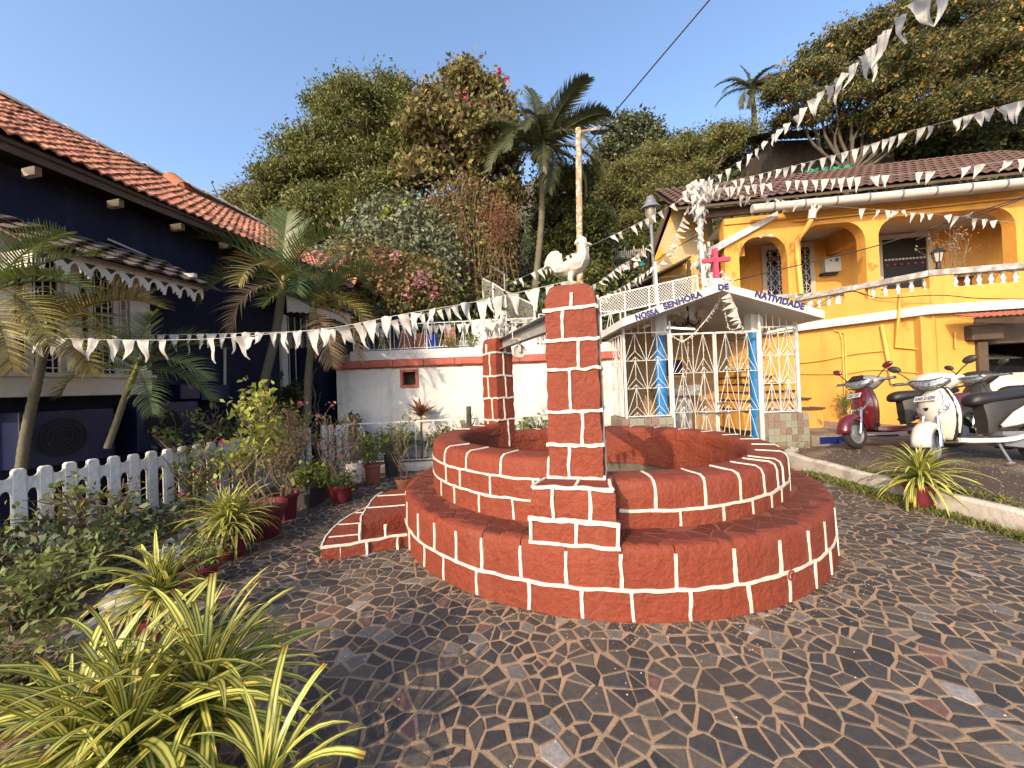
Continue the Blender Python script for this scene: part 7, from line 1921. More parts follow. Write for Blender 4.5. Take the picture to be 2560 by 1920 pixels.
tree('huge wide rain tree spreading over the yellow house roof', (14.0, 15.5, 6), (13.8, 15.5, 9.4), [(2030, 190, 70), (1960, 240, 50), (2110, 130, 80), (2200, 90, 85), (2310, 50, 95), (2430, 20, 110), (2540, 60, 110), (2080, 250, 75), (2190, 210, 95), (2320, 170, 110), (2450, 150, 110), (2560, 200, 110), (2010, 300, 55), (2130, 320, 70), (2260, 300, 80), (2400, 270, 90)], 15.5, 'leaf_acacia', 1900, 52, .22, .13, .15, seed=7, aspect=.32, flat=.6, twigs=420, dz=.7, extra=[('leaf_dark', .35, .19, .35, 'dark_leaves', None), ('leaf_gold', .05, .2, .5, 'autumn_leaves', None)], shell=(.35, 1.0), bark='bark')  # dark and gold leaves scattered at random over the crown
tree('dark evergreen tree crowding behind the rain tree', (20, 19, 8), (20, 19, 11), [(2330, 330, 80), (2440, 330, 90), (2540, 300, 100), (2560, 380, 90), (2250, 370, 60), (2400, 400, 70), (2500, 410, 80)], 18.5, 'leaf_dark', 1100, 40, .3, .2, .35, seed=8, extra=[('leaf_mid', .25, .28, .45, 'lighter_leaves', None)])  # some leaves of a lighter green, picked at random
# ================================================================== palms
def frond_mesh(L, nleaf, ll, droop, width=.03, vangle=.5, rng=None, r0=.02, curlt=.3, gap=0.12, wind=.0):
    """feather frond in local space: leaves the origin along +x, bends down (-z)"""
    rng = rng or random.Random(1); V, F = [], []; pts = []; p = Vector((0, 0, 0)); a = 0; n = 14
    for i in range(n + 1):
        pts.append(p.copy()); a = -droop * (i / n) ** 1.4; p = p + Vector((math.cos(a), 0, math.sin(a))) * (L / n)
    rach = MB().tube(pts, [r0 * (1 - .85 * i / n) for i in range(n + 1)], 5, caps=False)
    def pos(f):
        x = f * n; i = min(int(x), n - 1); return pts[i].lerp(pts[i + 1], x - i), (pts[i + 1] - pts[i]).normalized()
    lv = MB()
    for i in range(nleaf):
        f = gap + (1 - gap) * (i + .5) / nleaf; c, d = pos(f); upv = Vector((-d.z, 0, d.x)); lf = ll * (math.sin(PI * (.12 + .83 * f)) ** .7) * rng.uniform(.85, 1.1)
        for sg in (-1, 1):
            side = Vector((0, sg, 0)); fw = .45 + .5 * f; dirv = (side * 1.0 + d * fw + upv * vangle * rng.uniform(.6, 1.3)).normalized(); q = c.copy(); rows = []; seg = 4; w = width * rng.uniform(.8, 1.15); dd = dirv.copy()
            ac = (d * .9 + upv * .15).normalized()
            for k in range(seg + 1):
                g_ = k / seg; ww = w * (1 - g_ ** 1.6) + .001; perp = (ac - dd * ac.dot(dd)).normalized()
                rows.append((q - perp * ww / 2, q + perp * ww / 2)); q = q + dd * (lf / seg); dd = (dd + Vector((0, 0, -curlt * (1 + g_ * 1.6) * rng.uniform(.6, 1.4))) * .5).normalized()
            b = len(lv.v)
            for x, y in rows: lv.v += [tuple(x), tuple(y)]
            for k in range(seg): lv.f.append((b + 2 * k, b + 2 * k + 1, b + 2 * k + 3, b + 2 * k + 2))
    m = MB(); m.v = rach.v + lv.v; nb = len(rach.v); m.f = rach.f + [tuple(i + nb for i in f) for f in lv.f]
    return m.mesh('frond')
def add_frond(t, me, p, az, el, roll=0, s=1, m='palm_leaf', name='frond'):
    me2 = me
    if not me.materials or me.materials[0].name != m:
        me2 = me.copy(); me2.materials.clear(); me2.materials.append(MATS[m])
    M = Matrix.Translation(p) @ Matrix.Rotation(az, 4, 'Z') @ Matrix.Rotation(-el, 4, 'Y') @ Matrix.Rotation(roll, 4, 'X') @ Matrix.Scale(s, 4)
    inst(name, me2, t, mw=M)
frr = random.Random(31)
ARE = [frond_mesh(1.45, 34, .50, d, .026, .55, frr, .016, c) for d, c in ((.9, .12), (1.3, .2), (1.7, .3), (.5, .08))]
COC = [frond_mesh(3.2, 46, .85, d, .07, .35, frr, .05, c, .08) for d, c in ((.9, .35), (1.4, .5), (1.9, .6), (.4, .2))]
def ringed_trunk(mb, pts, r0, r1, ring=.07):
    P = smoothpath(pts, 8); L = sum((b - a).length for a, b in zip(P[:-1], P[1:])); n = max(8, int(L / ring) * 2); Q = []
    for i in range(n + 1):
        f = i / n * (len(P) - 1); k = min(int(f), len(P) - 2); Q.append(P[k].lerp(P[k + 1], f - k))
    mb.tube(Q, [(r0 + (r1 - r0) * i / n) * (1.06 if i % 2 else .97) for i in range(n + 1)], 10)
def areca(label, trunk, r0, fronds, base_group='slender palms in front of the navy house'):
    """trunk: list of world points; fronds: (azimuth deg, elevation deg, scale, mesh, material)"""
    t = thing('palm', label, 'palm', trunk[0], group=None); mb = MB(); ringed_trunk(mb, trunk, r0, r0 * .8); mb.build('trunk', 'bark_palm', t, smooth=1.2)
    top = Vector(trunk[-1]); dtop = (Vector(trunk[-1]) - Vector(trunk[-2])).normalized()
    MB().tube([top - dtop * .02, top + dtop * .12, top + dtop * .30], [r0 * .95, r0 * .9, r0 * .45], 10).build('crownshaft', 'stem_green', t, smooth=1)
    for az, el, s, k, m in fronds: add_frond(t, ARE[k], top + dtop * .18, R(az), R(el), R(frr.uniform(-25, 25)), s, m)
    return t
G, O, D = 'palm_leaf', 'palm_gold', 'palm_dry'
pa = at(704, 735, 6.3); areca('slim palm with an upright spear leaf, its trunk crossing the arched window', [at(640, 1080, 6.3), at(660, 960, 6.3), at(688, 840, 6.3), pa], .075,
    [(95, 86, .95, 3, G), (60, 78, .9, 3, G), (200, 50, 1.15, 1, G), (165, 25, 1.0, 1, G), (-20, 55, 1.05, 1, G), (10, 35, 1.0, 2, G), (225, 10, .95, 2, G), (280, 20, .95, 2, O), (250, -15, .9, 2, D), (180, 60, 1.0, 1, G), (320, 15, .9, 2, G), (120, 40, 1.0, 1, G)])
pb_ = at(782, 795, 6.75); areca('slim palm with drooping dry fronds beside the white wall corner', [at(768, 1060, 6.75), at(770, 950, 6.75), at(778, 860, 6.75), pb_], .065,
    [(20, 62, 1.1, 1, G), (-10, 45, 1.1, 1, G), (60, 70, .95, 3, G), (-30, 15, 1.0, 2, O), (-15, -10, 1.0, 2, D), (-50, -30, .9, 2, D), (200, 35, .9, 2, G), (170, 60, .95, 1, G), (-5, 5, 1.05, 2, O), (270, 25, .85, 2, G), (100, 40, .9, 1, G)])
pc_ = at(112, 860, 3.75); areca('ringed green palm trunk in front of the bay window with golden fronds', [at(48, 1220, 3.75), at(62, 1100, 3.75), at(92, 960, 3.75), pc_], .042,
    [(50, 48, .66, 1, O), (15, 38, .74, 1, O), (-10, 20, .74, 2, O), (150, 30, .62, 2, O), (200, 5, .7, 2, D), (240, -20, .66, 2, D), (-30, -5, .62, 2, O), (100, 55, .5, 1, G), (-45, 32, .6, 1, G), (30, 5, .62, 2, G)])
pd_ = at(324, 965, 4.2); areca('leaning young palm with a thin yellow stem below the bay window sill', [at(268, 1120, 4.2), at(290, 1060, 4.2), at(310, 1000, 4.2), pd_], .032,
    [(20, 45, .62, 1, G), (-15, 25, .62, 2, G), (60, 60, .6, 1, G), (160, 40, .6, 2, G), (200, 15, .55, 2, G), (-40, 0, .6, 2, G), (110, 75, .55, 3, G), (5, 5, .6, 2, G)])
pe_ = at(-30, 780, 3.3); areca('palm at the very edge of the court whose fan frond rises against the navy wall', [at(-60, 1100, 3.3), at(-50, 960, 3.3), at(-38, 850, 3.3), pe_], .05,
    [(35, 50, .58, 0, G), (15, 62, .55, 0, G), (-5, 25, .62, 1, G), (-20, 0, .66, 2, O), (-35, -20, .66, 2, O), (60, 35, .52, 1, G)])
def coconut(label, base, top, r0, fronds, dead=0):
    t = thing('coconut_palm', label, 'palm', base); mb = MB(); b, e = Vector(base), Vector(top); ringed_trunk(mb, [b - Vector((0, 0, .5)), b.lerp(e, .5) + Vector((.15, 0, 0)), e], r0, r0 * .75, .16); mb.build('trunk', 'bark_palm', t, smooth=1.2)
    for az, el, s, k, m in fronds: add_frond(t, COC[k], e, R(az), R(el), R(frr.uniform(-30, 30)), s, m)
    mb = MB()
    for k in range(8): a = k * .8; mb.lathe([(.01, -.13), (.1, -.05), (.12, .03), (.06, .12), (.01, .14)], 8, e + Vector((math.cos(a) * .25, math.sin(a) * .25, -.25)))
    mb.build('coconuts', 'stem_green', t, smooth=1)
    return t
K = 'coco_leaf'
e1 = at(1352, 375, 12.9); coconut('tall coconut palm with upright spear fronds behind the creeper curtain', at(1336, 690, 12.9), e1, .12,
    [(100, 84, 0.83, 3, K), (60, 75, 0.83, 3, K), (140, 72, 0.79, 3, K), (20, 55, 0.88, 0, K), (-10, 40, 0.93, 1, K), (-30, 25, 0.88, 1, K), (0, 15, 0.88, 2, O), (-60, 10, 0.83, 2, K), (-90, 20, 0.83, 2, K), (-120, 15, 0.83, 2, K), (180, 55, 0.83, 1, K), (200, 30, 0.88, 1, K), (165, 20, 0.83, 2, K), (230, 5, 0.83, 2, K), (270, -5, 0.79, 2, K), (60, 40, 0.83, 1, K), (120, 40, 0.83, 1, K), (-20, -15, 0.83, 2, K), (-75, -20, 0.83, 2, K), (-45, 50, 0.83, 1, K)])
e2 = at(1878, 222, 32); coconut('small distant coconut palm standing clear against the sky beside the rain tree', at(1884, 360, 32), e2, .22,
    [(100, 80, .85, 3, K), (50, 65, .85, 0, K), (140, 65, .85, 0, K), (180, 45, .95, 1, K), (0, 40, .9, 1, K), (200, 15, .95, 1, K), (-20, 10, .9, 1, D), (220, -15, .95, 2, K), (250, -25, .9, 2, K), (-60, -15, .9, 2, D), (-90, 0, .9, 2, K), (160, 20, .9, 1, K), (20, 15, .9, 1, K), (270, 20, .9, 1, K), (-40, -5, .9, 1, K)])
# ================================================================== house on the hill seen through the branches
hh = thing('hill_house', 'half hidden house with brown roof and white wall on the hill', 'house', at(2050, 400, 17)); 
a, b = at(2000, 420, 17), at(2120, 345, 17); mb = MB(); mb.box(a.x - 1.2, b.x + 2, 17, 20, a.z - 1, b.z); mb.build('wall', 'dark_stone', hh)
mb = MB(); q0, q1 = at(2058, 372, 16.97), at(2112, 335, 16.97); mb.box(q0.x, q1.x, 16.9, 16.98, q0.z, q1.z); mb.build('white_panel', 'white_wash', hh)
mb = MB(); mb.box(q0.x - .12, q0.x, 16.88, 16.98, q0.z - .05, q1.z + .1); mb.box(q1.x, q1.x + .3, 16.88, 16.98, q1.z - .25, q1.z + .1); mb.build('shutter', 'net_green', hh)
mb = MB(); tiled_patch(mb, at(1930, 330, 16.3), at(2200, 318, 16.3) - at(1930, 330, 16.3), Vector((0, 2.5, 1.2)), 18, 6); mb.build('roof', 'brown_roof', hh)
ns = thing('shade_net', 'green shade net hung in folds above the brown roof', 'net', at(2050, 440, 15)); mb = MB(); rows = []
for i in range(25):
    u = 2012 + i * 5; rows.append([at(u, 424 - i * .55 + 2 * math.sin(i * 1.7), 14.8 + .12 * math.sin(i * 1.3)), at(u, 434 - i * .4, 14.8 + .2 * math.sin(i * 1.1)), at(u, 450 - i * .3 + 3 * math.sin(i), 14.8 + .15 * math.cos(i * 1.4))])
mb.loft(rows, caps=False, close=False); mb.build('netting', 'net_green', ns, smooth=2)
hs2 = thing('hill_shed', 'green roofed shed on the slope behind the grey lamp post', 'shed', at(1510, 620, 17)); a, b = at(1478, 632, 17), at(1545, 600, 17); mb = MB(); mb.box(a.x, b.x, 17, 19, a.z - .8, b.z); mb.build('wall', 'dark_stone', hs2); mb = MB(); mb.boxv(at(1470, 590, 16.6), at(1552, 586, 16.6) - at(1470, 590, 16.6), Vector((0, 2.4, .5)), Vector((0, 0, .06))); mb.build('roof', 'net_green', hs2)
mb = MB(); mb.boxv(at(1480, 627, 16.5), at(1545, 625, 16.5) - at(1480, 627, 16.5), Vector((0, .5, 0)), Vector((0, 0, .08))); mb.build('ledge', 'white_paint', hs2)
# ================================================================== strap leaved pot plants
def strap_material():
    m = bpy.data.materials.new('strap_leaf'); m.use_nodes = True; MATS['strap_leaf'] = m
    N, L = m.node_tree.nodes, m.node_tree.links; N.clear()
    out = N.new('ShaderNodeOutputMaterial'); b = N.new('ShaderNodeBsdfPrincipled'); tr = N.new('ShaderNodeBsdfTranslucent'); mi = N.new('ShaderNodeMixShader'); mi.inputs[0].default_value = .25
    uv = N.new('ShaderNodeUVMap'); sx = N.new('ShaderNodeSeparateXYZ'); L.new(uv.outputs[0], sx.inputs[0])
    cr = N.new('ShaderNodeValToRGB'); e = cr.color_ramp.elements
    st = [(0, (.07, .10, .018)), (.10, (.10, .13, .02)), (.16, (.56, .52, .115)), (.36, (.62, .58, .15)), (.42, (.22, .23, .035)), (.50, (.13, .16, .028)), (.57, (.24, .25, .04)), (.63, (.62, .58, .15)), (.84, (.56, .52, .115)), (.90, (.10, .13, .02)), (1, (.07, .10, .018))]
    for i, (p, c) in enumerate(st):
        el = e[i] if i < 2 else e.new(p); el.position = p; el.color = (*c, 1)
    L.new(sx.outputs[0], cr.inputs[0])
    c2 = N.new('ShaderNodeValToRGB'); c2.color_ramp.elements[0].position = .0; c2.color_ramp.elements[0].color = (.45, .55, .35, 1); c2.color_ramp.elements[1].position = .35; c2.color_ramp.elements[1].color = (1, 1, 1, 1)
    for p_, k_ in ((.90, (1, 1, 1, 1)), (.97, (.62, .42, .25, 1)), (1.0, (.45, .28, .16, 1))): q_ = c2.color_ramp.elements.new(p_); q_.color = k_
    L.new(sx.outputs[1], c2.inputs[0]); mx = N.new('ShaderNodeMix'); mx.data_type = 'RGBA'; mx.blend_type = 'MULTIPLY'; mx.inputs['Factor'].default_value = 1
    L.new(cr.outputs[0], mx.inputs['A']); L.new(c2.outputs[0], mx.inputs['B'])
    oi = N.new('ShaderNodeObjectInfo'); hs = N.new('ShaderNodeHueSaturation'); mr = N.new('ShaderNodeMapRange'); mr.inputs['To Min'].default_value = .65; mr.inputs['To Max'].default_value = 1.2
    L.new(oi.outputs['Random'], mr.inputs['Value']); L.new(mr.outputs[0], hs.inputs['Value']); L.new(mx.outputs['Result'], hs.inputs['Color'])
    L.new(hs.outputs[0], b.inputs['Base Color']); L.new(hs.outputs[0], tr.inputs['Color']); b.inputs['Roughness'].default_value = .42
    L.new(b.outputs[0], mi.inputs[1]); L.new(tr.outputs[0], mi.inputs[2]); L.new(mi.outputs[0], out.inputs[0])
strap_material()
def strap_mesh(L, w, bend, rng, cut=False, twist=.15, seg=9):
    """leaf leaving the origin along +x, arching down"""
    V, F, U = [], [], []; p = Vector((0, 0, 0)); a = 0; tw = rng.uniform(-twist, twist)
    for i in range(seg + 1):
        f = i / seg; a = -bend * f ** 1.5; d = Vector((math.cos(a), 0, math.sin(a))); up = Vector((-d.z, 0, d.x))
        ww = w * (.75 + .25 * min(1, f * 4)) * ((1 - max(0, (f - .45) / .55) ** 1.8) if not cut else (1 - .15 * f)) / 2 + .0008
        sd = Vector((0, math.cos(tw * f * 3), math.sin(tw * f * 3)))
        for k, h in ((-1, .0), (0, -.16), (1, .0)): V.append(tuple(p + sd * ww * k + up * h * ww * 1.6)); U.append(((k + 1) / 2, f))
        p = p + d * (L / seg)
    for i in range(seg):
        for k in range(2): q = i * 3 + k; F.append((q, q + 1, q + 4, q + 3))
    me = bpy.data.meshes.new('leaf'); me.from_pydata(V, [], F); uvl = me.uv_layers.new(name='uv')
    for lp_ in me.loops: uvl.data[lp_.index].uv = U[lp_.vertex_index]
    me.materials.append(MATS['strap_leaf']); me.shade_smooth(); me.update(); return me
srr = random.Random(8)
def strap_set(L, w): return [strap_mesh(L * srr.uniform(.75, 1.1), w * srr.uniform(.8, 1.15), b, srr, cut=srr.random() < .14) for b in (.6, .9, 1.1, 1.3, 1.5, 1.7, 2.0, 1.2, 1.5, 1.0, 1.8, 2.4)]
def pot_mb(kind, r, h):
    if kind == 'hex': return MB().lathe([(r * .78, 0), (r * .80, .02), (r * .95, h * .86), (r * 1.08, h * .87), (r * 1.08, h), (r * .95, h), (r * .9, h * .8)], 6)
    if kind == 'square': return MB().lathe([(r * 1.0, 0), (r * 1.12, h), (r * 1.0, h), (r * .98, h * .85)], 4)
    if kind == 'bucket': return MB().lathe([(r * .85, 0), (r * .86, .02), (r * .98, h * .7), (r * 1.03, h * .72), (r * 1.03, h * .76), (r, h * .78), (r * 1.02, h), (r * .95, h), (r * .93, h * .85)], 24)
    return MB().lathe([(r * .70, 0), (r * .74, .015), (r * .80, h * .3), (r * .88, h * .62), (r * .93, h * .80), (r * 1.06, h * .82), (r * 1.08, h * .9), (r * 1.06, h), (r * .96, h), (r * .92, h * .84)], 24)
def pot(t, kind, r, h, m, loc=(0, 0, 0)):
    o = pot_mb(kind, r, h).build('pot', m, t, smooth=.6, local=True); o.location = loc
    if kind == 'square': o.rotation_euler = (0, 0, .6)
    s = MB().lathe([(0.001, h * .86), (r * .97, h * .84)], 16, caps=False).build('soil', 'soil', t, local=True); s.location = loc
def strap_plant(label, loc, heads, L, w, n, potk, group=None, elmin=0, seed=0, lean=None):
    t = thing('potted_strap_plant', label, 'potted plant', loc); r = random.Random(seed); S = strap_set(L, w); kind, pr, ph, pm = potk; pot(t, kind, pr, ph, pm)
    for hx, hy, hz in heads:
        MB().tube([(hx * .5, hy * .5, ph * .8), (hx, hy, hz)], [.02, .018], 6).build('stem', 'stem_green', t, local=True)
        for i in range(n):
            az = i * 2.399 + r.uniform(-.3, .3); f = i / n; el = R(84 - 104 * f + r.uniform(-10, 10)); z = hz + .05 * (1 - f) - .04 * f
            k = min(11, int(f * 12)); k = r.choice((max(0, k - 2), k, min(11, k + 1), r.randrange(12)))
            s = (.50 + .62 * math.sin(PI * min(.62, f * .9 + .12))) * r.uniform(.85, 1.12)
            inst('leaf', S[k], t, mw=Matrix.Translation(Vector(loc)) @ Matrix.Translation((hx, hy, z)) @ Matrix.Rotation(az, 4, 'Z') @ Matrix.Rotation(-el, 4, 'Y') @ Matrix.Rotation(r.uniform(-.3, .3), 4, 'X') @ Matrix.Scale(s, 4))
    return t
RP = 'pot_red'
strap_plant('largest yellow and green striped strap plant, many heads in a red pot by the kerb', (-1.24, 1.34, 0), [(.10, .05, .36), (-.16, .02, .36), (-.03, -.10, .33), (.0, .14, .35), (-.26, -.06, .30)], .50, .027, 56, ('round', .14, .22, RP), seed=1)
strap_plant('striped strap plant with upright sparse leaves on the bare paving', (-.80, 1.18, 0), [(0, 0, .20)], .40, .026, 34, ('round', .11, .15, RP), seed=2)
c = gp(400, 1625, 0); strap_plant('striped strap plant in a red pot standing against the grey kerb stone', (c.x, c.y, 0), [(0, 0, .33), (.03, .03, .30)], .36, .024, 56, ('round', .15, .24, RP), seed=3)
c = gp(575, 1392, 0); strap_plant('fine leaved striped strap plant beside the widest red pot', (c.x, c.y, 0), [(0, 0, .36), (.05, .02, .31), (-.05, 0, .31)], .37, .015, 74, ('round', .15, .24, RP), seed=4)
c = gp(2310, 1268, 0); strap_plant('striped strap plant in a red pot against the white kerb of the parking ground', (c.x - .03, c.y, 0), [(0, 0, .34), (.02, .03, .31)], .46, .026, 70, ('round', .14, .26, RP), seed=5)
# ================================================================== potted shrubs
def shrub(label, loc, potk, h, spread, nst, leafm, nl, size, seed=0, aspect=.45, top=.35, flowers=None, name='potted_shrub', clump=6, up=.6, stemr=.010, droop=0., cat='potted plant', sprd=.05):
    t = thing(name, label, cat, loc); r = random.Random(seed); rng = np.random.default_rng(seed + 50); z0 = 0
    if potk: kind, pr, ph, pm = potk; pot(t, kind, pr, ph, pm); z0 = ph * .8
    else: pr = .06
    mb = MB(); tips = []
    for i in range(nst):
        a = r.uniform(0, 6.3); b = Vector((math.cos(a) * pr * .4, math.sin(a) * pr * .4, z0)); e = Vector((math.cos(a) * spread * r.uniform(.2, 1), math.sin(a) * spread * r.uniform(.2, 1), z0 + h * r.uniform(.65, 1)))
        pts = limb(mb, b, e, stemr, stemr * .35, .16, 7, 5)
        for k in range(4):
            q = pts[r.randrange(2, 7)]; e2 = q + Vector((r.gauss(0, .35) * spread, r.gauss(0, .35) * spread, r.uniform(.05, .3) * h)); p2 = limb(mb, q, e2, stemr * .5, stemr * .2, .2, 4, 4); tips += [p2[-1], p2[-2]]
        tips += [pts[-1], pts[-2], pts[-3]]
    mb.build('stem', 'twig', t, smooth=1.2, local=True)
    T = np.array([list(p) for p in tips if p.z > z0 + h * top]); idx = rng.choice(len(T), max(1, nl // clump)); Q = np.repeat(T[idx], clump, 0) + rng.normal(size=(len(idx) * clump, 3)) * sprd
    V, F = leaf_quads(Q, size, up, aspect, rng=rng, droop=droop); o = arrobj('leaves', V, F, leafm); o.parent = t
    if flowers:
        m_, n_, sz, tz = flowers; T2 = np.array([list(p) for p in tips if p.z > z0 + h * tz]); Q = np.repeat(T2[rng.choice(len(T2), n_)], 9, 0) + rng.normal(size=(n_ * 9, 3)) * sz * .5; V, F = leaf_quads(Q, sz, .3, .8, rng=rng); o = arrobj('petals', V, F, m_); o.parent = t; o['kind'] = 'stuff'
    return t
def on(u, v, z=0): p = gp(u, v, z); return (p.x, p.y, z)
shrub('tall shrub with bright yellow green leaves in the widest red pot', on(655, 1340), ('round', .23, .34, RP), 1.25, .22, 7, 'leaf_lime', 520, .078, 1, .5, .35, clump=6, sprd=.06)
shrub('bare stemmed bush in a hexagonal red pot', on(712, 1296), ('hex', .17, .30, RP), 1.05, .34, 13, 'leaf_olive', 620, .055, 2, .35, .3, flowers=('petal_pink', 2, .03, .7))
shrub('low leafy plant in a dark square tub', on(770, 1262), ('square', .20, .26, 'pot_dark'), .26, .26, 14, 'leaf_fresh', 420, .07, 3, .7, .1)
shrub('small herb in an orange clay bowl beside the picket fence', on(822, 1236), ('round', .17, .24, 'pot_clay'), .25, .16, 8, 'leaf_dark', 160, .06, 4, .6, .1)
shrub('thorny bougainvillea with pink bracts in a round red pot on the path', on(855, 1254), ('round', .16, .24, RP), 1.0, .36, 12, 'leaf_olive', 200, .05, 5, .45, .3, flowers=('petal_rose', 9, .05, .3))
shrub('leafy growth spilling over the round red pot of the bougainvillea', (on(855, 1254)[0] + .0, on(855, 1254)[1] - .02, .20), None, .12, .22, 12, 'leaf_fresh', 260, .055, 15, .6, .0, name='trailing_plant', cat='plant')
shrub('thin twiggy plant in an old cream paint bucket', on(885, 1205, .1), ('bucket', .13, .3, 'pot_white'), .6, .22, 8, 'leaf_fresh', 120, .05, 6)
shrub('upright leafy plant in a faded red and green hexagonal pot', on(932, 1206), ('hex', .14, .30, 'rusty_sheet'), .55, .24, 9, 'leaf_fresh', 380, .075, 7, .35, .2)
shrub('spindly plant in a black pot with a red pot stacked inside', on(980, 1190), ('bucket', .12, .36, 'pot_dark'), .6, .25, 9, 'leaf_mid', 260, .06, 8, .4, .3)
shrub('slender sapling with few leaves in a small clay pot by the steps', on(1012, 1222), ('round', .13, .16, 'pot_clay'), .95, .2, 5, 'leaf_fresh', 90, .06, 9, .4, .4, flowers=('petal_red', 1, .02, .5))
shrub('low parsley like herb in a red pot behind the striped strap plant', on(500, 1470), ('round', .13, .18, RP), .2, .16, 12, 'leaf_fresh', 300, .04, 10, .4, .1)
# ================================================================== bed plants along the fence
def bed(u, v): p = gp(u, v, .12); return (p.x, p.y, .12)
FL = 'shrubs in the bed along the picket fence'
shrub('straggly bush with a few pink blossoms in front of the ringed palm trunk', (-3.88, 3.5, .1), None, .66, .45, 12, 'leaf_mid', 420, .062, 21, .5, .15, flowers=('petal_pink', 4, .035, .5), name='garden_bush', cat='bush', stemr=.012)
shrub('wide leafy bush leaning over the middle of the picket fence', (-3.78, 4.55, .1), None, .86, .45, 12, 'leaf_fresh', 380, .06, 22, .5, .25, flowers=('petal_pink', 7, .035, .3), name='garden_bush', cat='bush', stemr=.012)
shrub('twiggy bush with pale blossoms behind the strap plants', (-3.5, 5.05, .1), None, .8, .36, 12, 'leaf_fresh', 360, .06, 23, .5, .25, flowers=('petal_rose', 5, .035, .4), name='garden_bush', cat='bush')
shrub('thorny bush growing through the far pickets', (-3.32, 5.7, .1), None, 1.0, .42, 14, 'leaf_olive', 500, .055, 24, .45, .2, flowers=('petal_rose', 5, .04, .4), name='garden_bush', cat='bush')
shrub('bush with magenta flower heads behind the far pickets', (-3.7, 6.15, .1), None, 1.15, .4, 12, 'leaf_olive', 700, .07, 25, .3, .3, flowers=('petal_pink', 5, .055, .85), name='garden_bush', cat='bush')
shrub('dark broad leaved plant crouching behind the short picket panel', (-3.2, 7.3, .1), None, .9, .35, 9, 'leaf_dark', 160, .2, 26, .5, .3, flowers=('petal_pink', 3, .05, .7), name='garden_bush', cat='bush')
shrub('tall weedy bush with small white flowers behind the middle pickets', (-4.15, 4.95, .1), None, 1.25, .4, 9, 'leaf_mid', 280, .085, 27, .5, .35, name='garden_bush', cat='bush')
shrub('climbing broad leaved plant under the arched window', (-4.15, 7.0, .1), None, 1.7, .35, 12, 'leaf_dark', 520, .14, 28, .7, .25, name='garden_bush', cat='bush')
shrub('spiky fresh green bush behind the pickets near the slim palms', (-3.85, 5.55, .1), None, 1.15, .42, 14, 'leaf_fresh', 700, .09, 29, .18, .35, name='garden_bush', cat='bush')
shrub('dark leafy weeds at the kerb in front of the fan unit and pickets', (-3.3, 2.95, .1), None, .26, .55, 24, 'leaf_dark', 900, .075, 30, .5, .05, name='garden_bush', cat='bush', sprd=.1)
shrub('dark low bush between kerb and fence behind the grey kerb stone', (-3.60, 3.75, .1), None, .24, .4, 20, 'leaf_dark', 600, .07, 31, .5, .05, name='garden_bush', cat='bush', sprd=.1)
shrub('tangled low weeds at the bend of the kerb', (-3.05, 2.35, .1), None, .34, .5, 24, 'leaf_mid', 1100, .06, 32, .45, .0, name='garden_bush', cat='bush', sprd=.09)
shrub('weedy patch beside the kerb where the bed narrows', (-2.55, 1.85, .05), None, .26, .5, 26, 'leaf_mid', 1100, .05, 33, .45, .0, name='garden_bush', cat='bush', sprd=.08)
shrub('sprawling leafy bush at the fence end behind the big strap plant', (-3.95, 2.85, .1), None, .36, .45, 14, 'leaf_dark', 420, .08, 34, .5, .1, name='garden_bush', cat='bush')
shrub('thin bare tree sapling in front of the white wall', (at(795, 1070, 7.4).x, 7.4, .1), None, 1.75, .45, 4, 'leaf_olive', 60, .06, 35, .4, .5, name='sapling', cat='tree', stemr=.028)
shrub('leafy plants growing at the foot of the white wall beside the back pillar', (.35, 7.45, .1), None, .75, .45, 16, 'leaf_fresh', 500, .11, 36, .4, .15, name='garden_bush', cat='bush')
shrub('low green bush behind the thin metal rail', (-1.35, 7.45, .1), None, .6, .6, 18, 'leaf_mid', 800, .08, 37, .45, .1, name='garden_bush', cat='bush')
shrub('green bush under the square niche behind the rail', (-2.3, 7.45, .1), None, .55, .55, 18, 'leaf_mid', 700, .08, 38, .45, .1, name='garden_bush', cat='bush')
shrub('thick leafy bush between the well and the rail end', (-.35, 7.45, .1), None, .6, .5, 18, 'leaf_fresh', 700, .09, 39, .45, .1, name='garden_bush', cat='bush')
shrub('weed with ferny leaves growing against the yellow wall', (at(2110, 1040, 8.9).x, 8.85, .34), None, .75, .22, 9, 'leaf_fresh', 420, .06, 40, .4, .1, name='weed', cat='plant')
shrub('small weed at the foot of the shrine dado', (at(1985, 1140, 6.7).x, 6.72, .05), None, .16, .3, 16, 'leaf_fresh', 260, .05, 41, .3, .0, name='weed', cat='plant')
for (u, v, s) in ((1130, 880, .4), (1180, 860, .5)):
    p = at(u, v, 8.0); shrub('small fern sprouting on the terrace edge ' + ('beside the blue drum' if u < 1150 else 'near the small rooster'), (p.x, 7.95, 2.28), None, s * .6, .16, 7, 'leaf_fresh', 120, .06, u, .4, .0, name='weed', cat='plant')
shrub('dry bare potted shrub on the balcony behind the lantern', (vpx(2385, 690, -.6).x, vpx(2385, 690, -.6).y, ZS + .1), ('round', .16, .3, 'pot_white'), 1.35, .42, 10, 'palm_dry', 160, .06, 42, .4, .6)
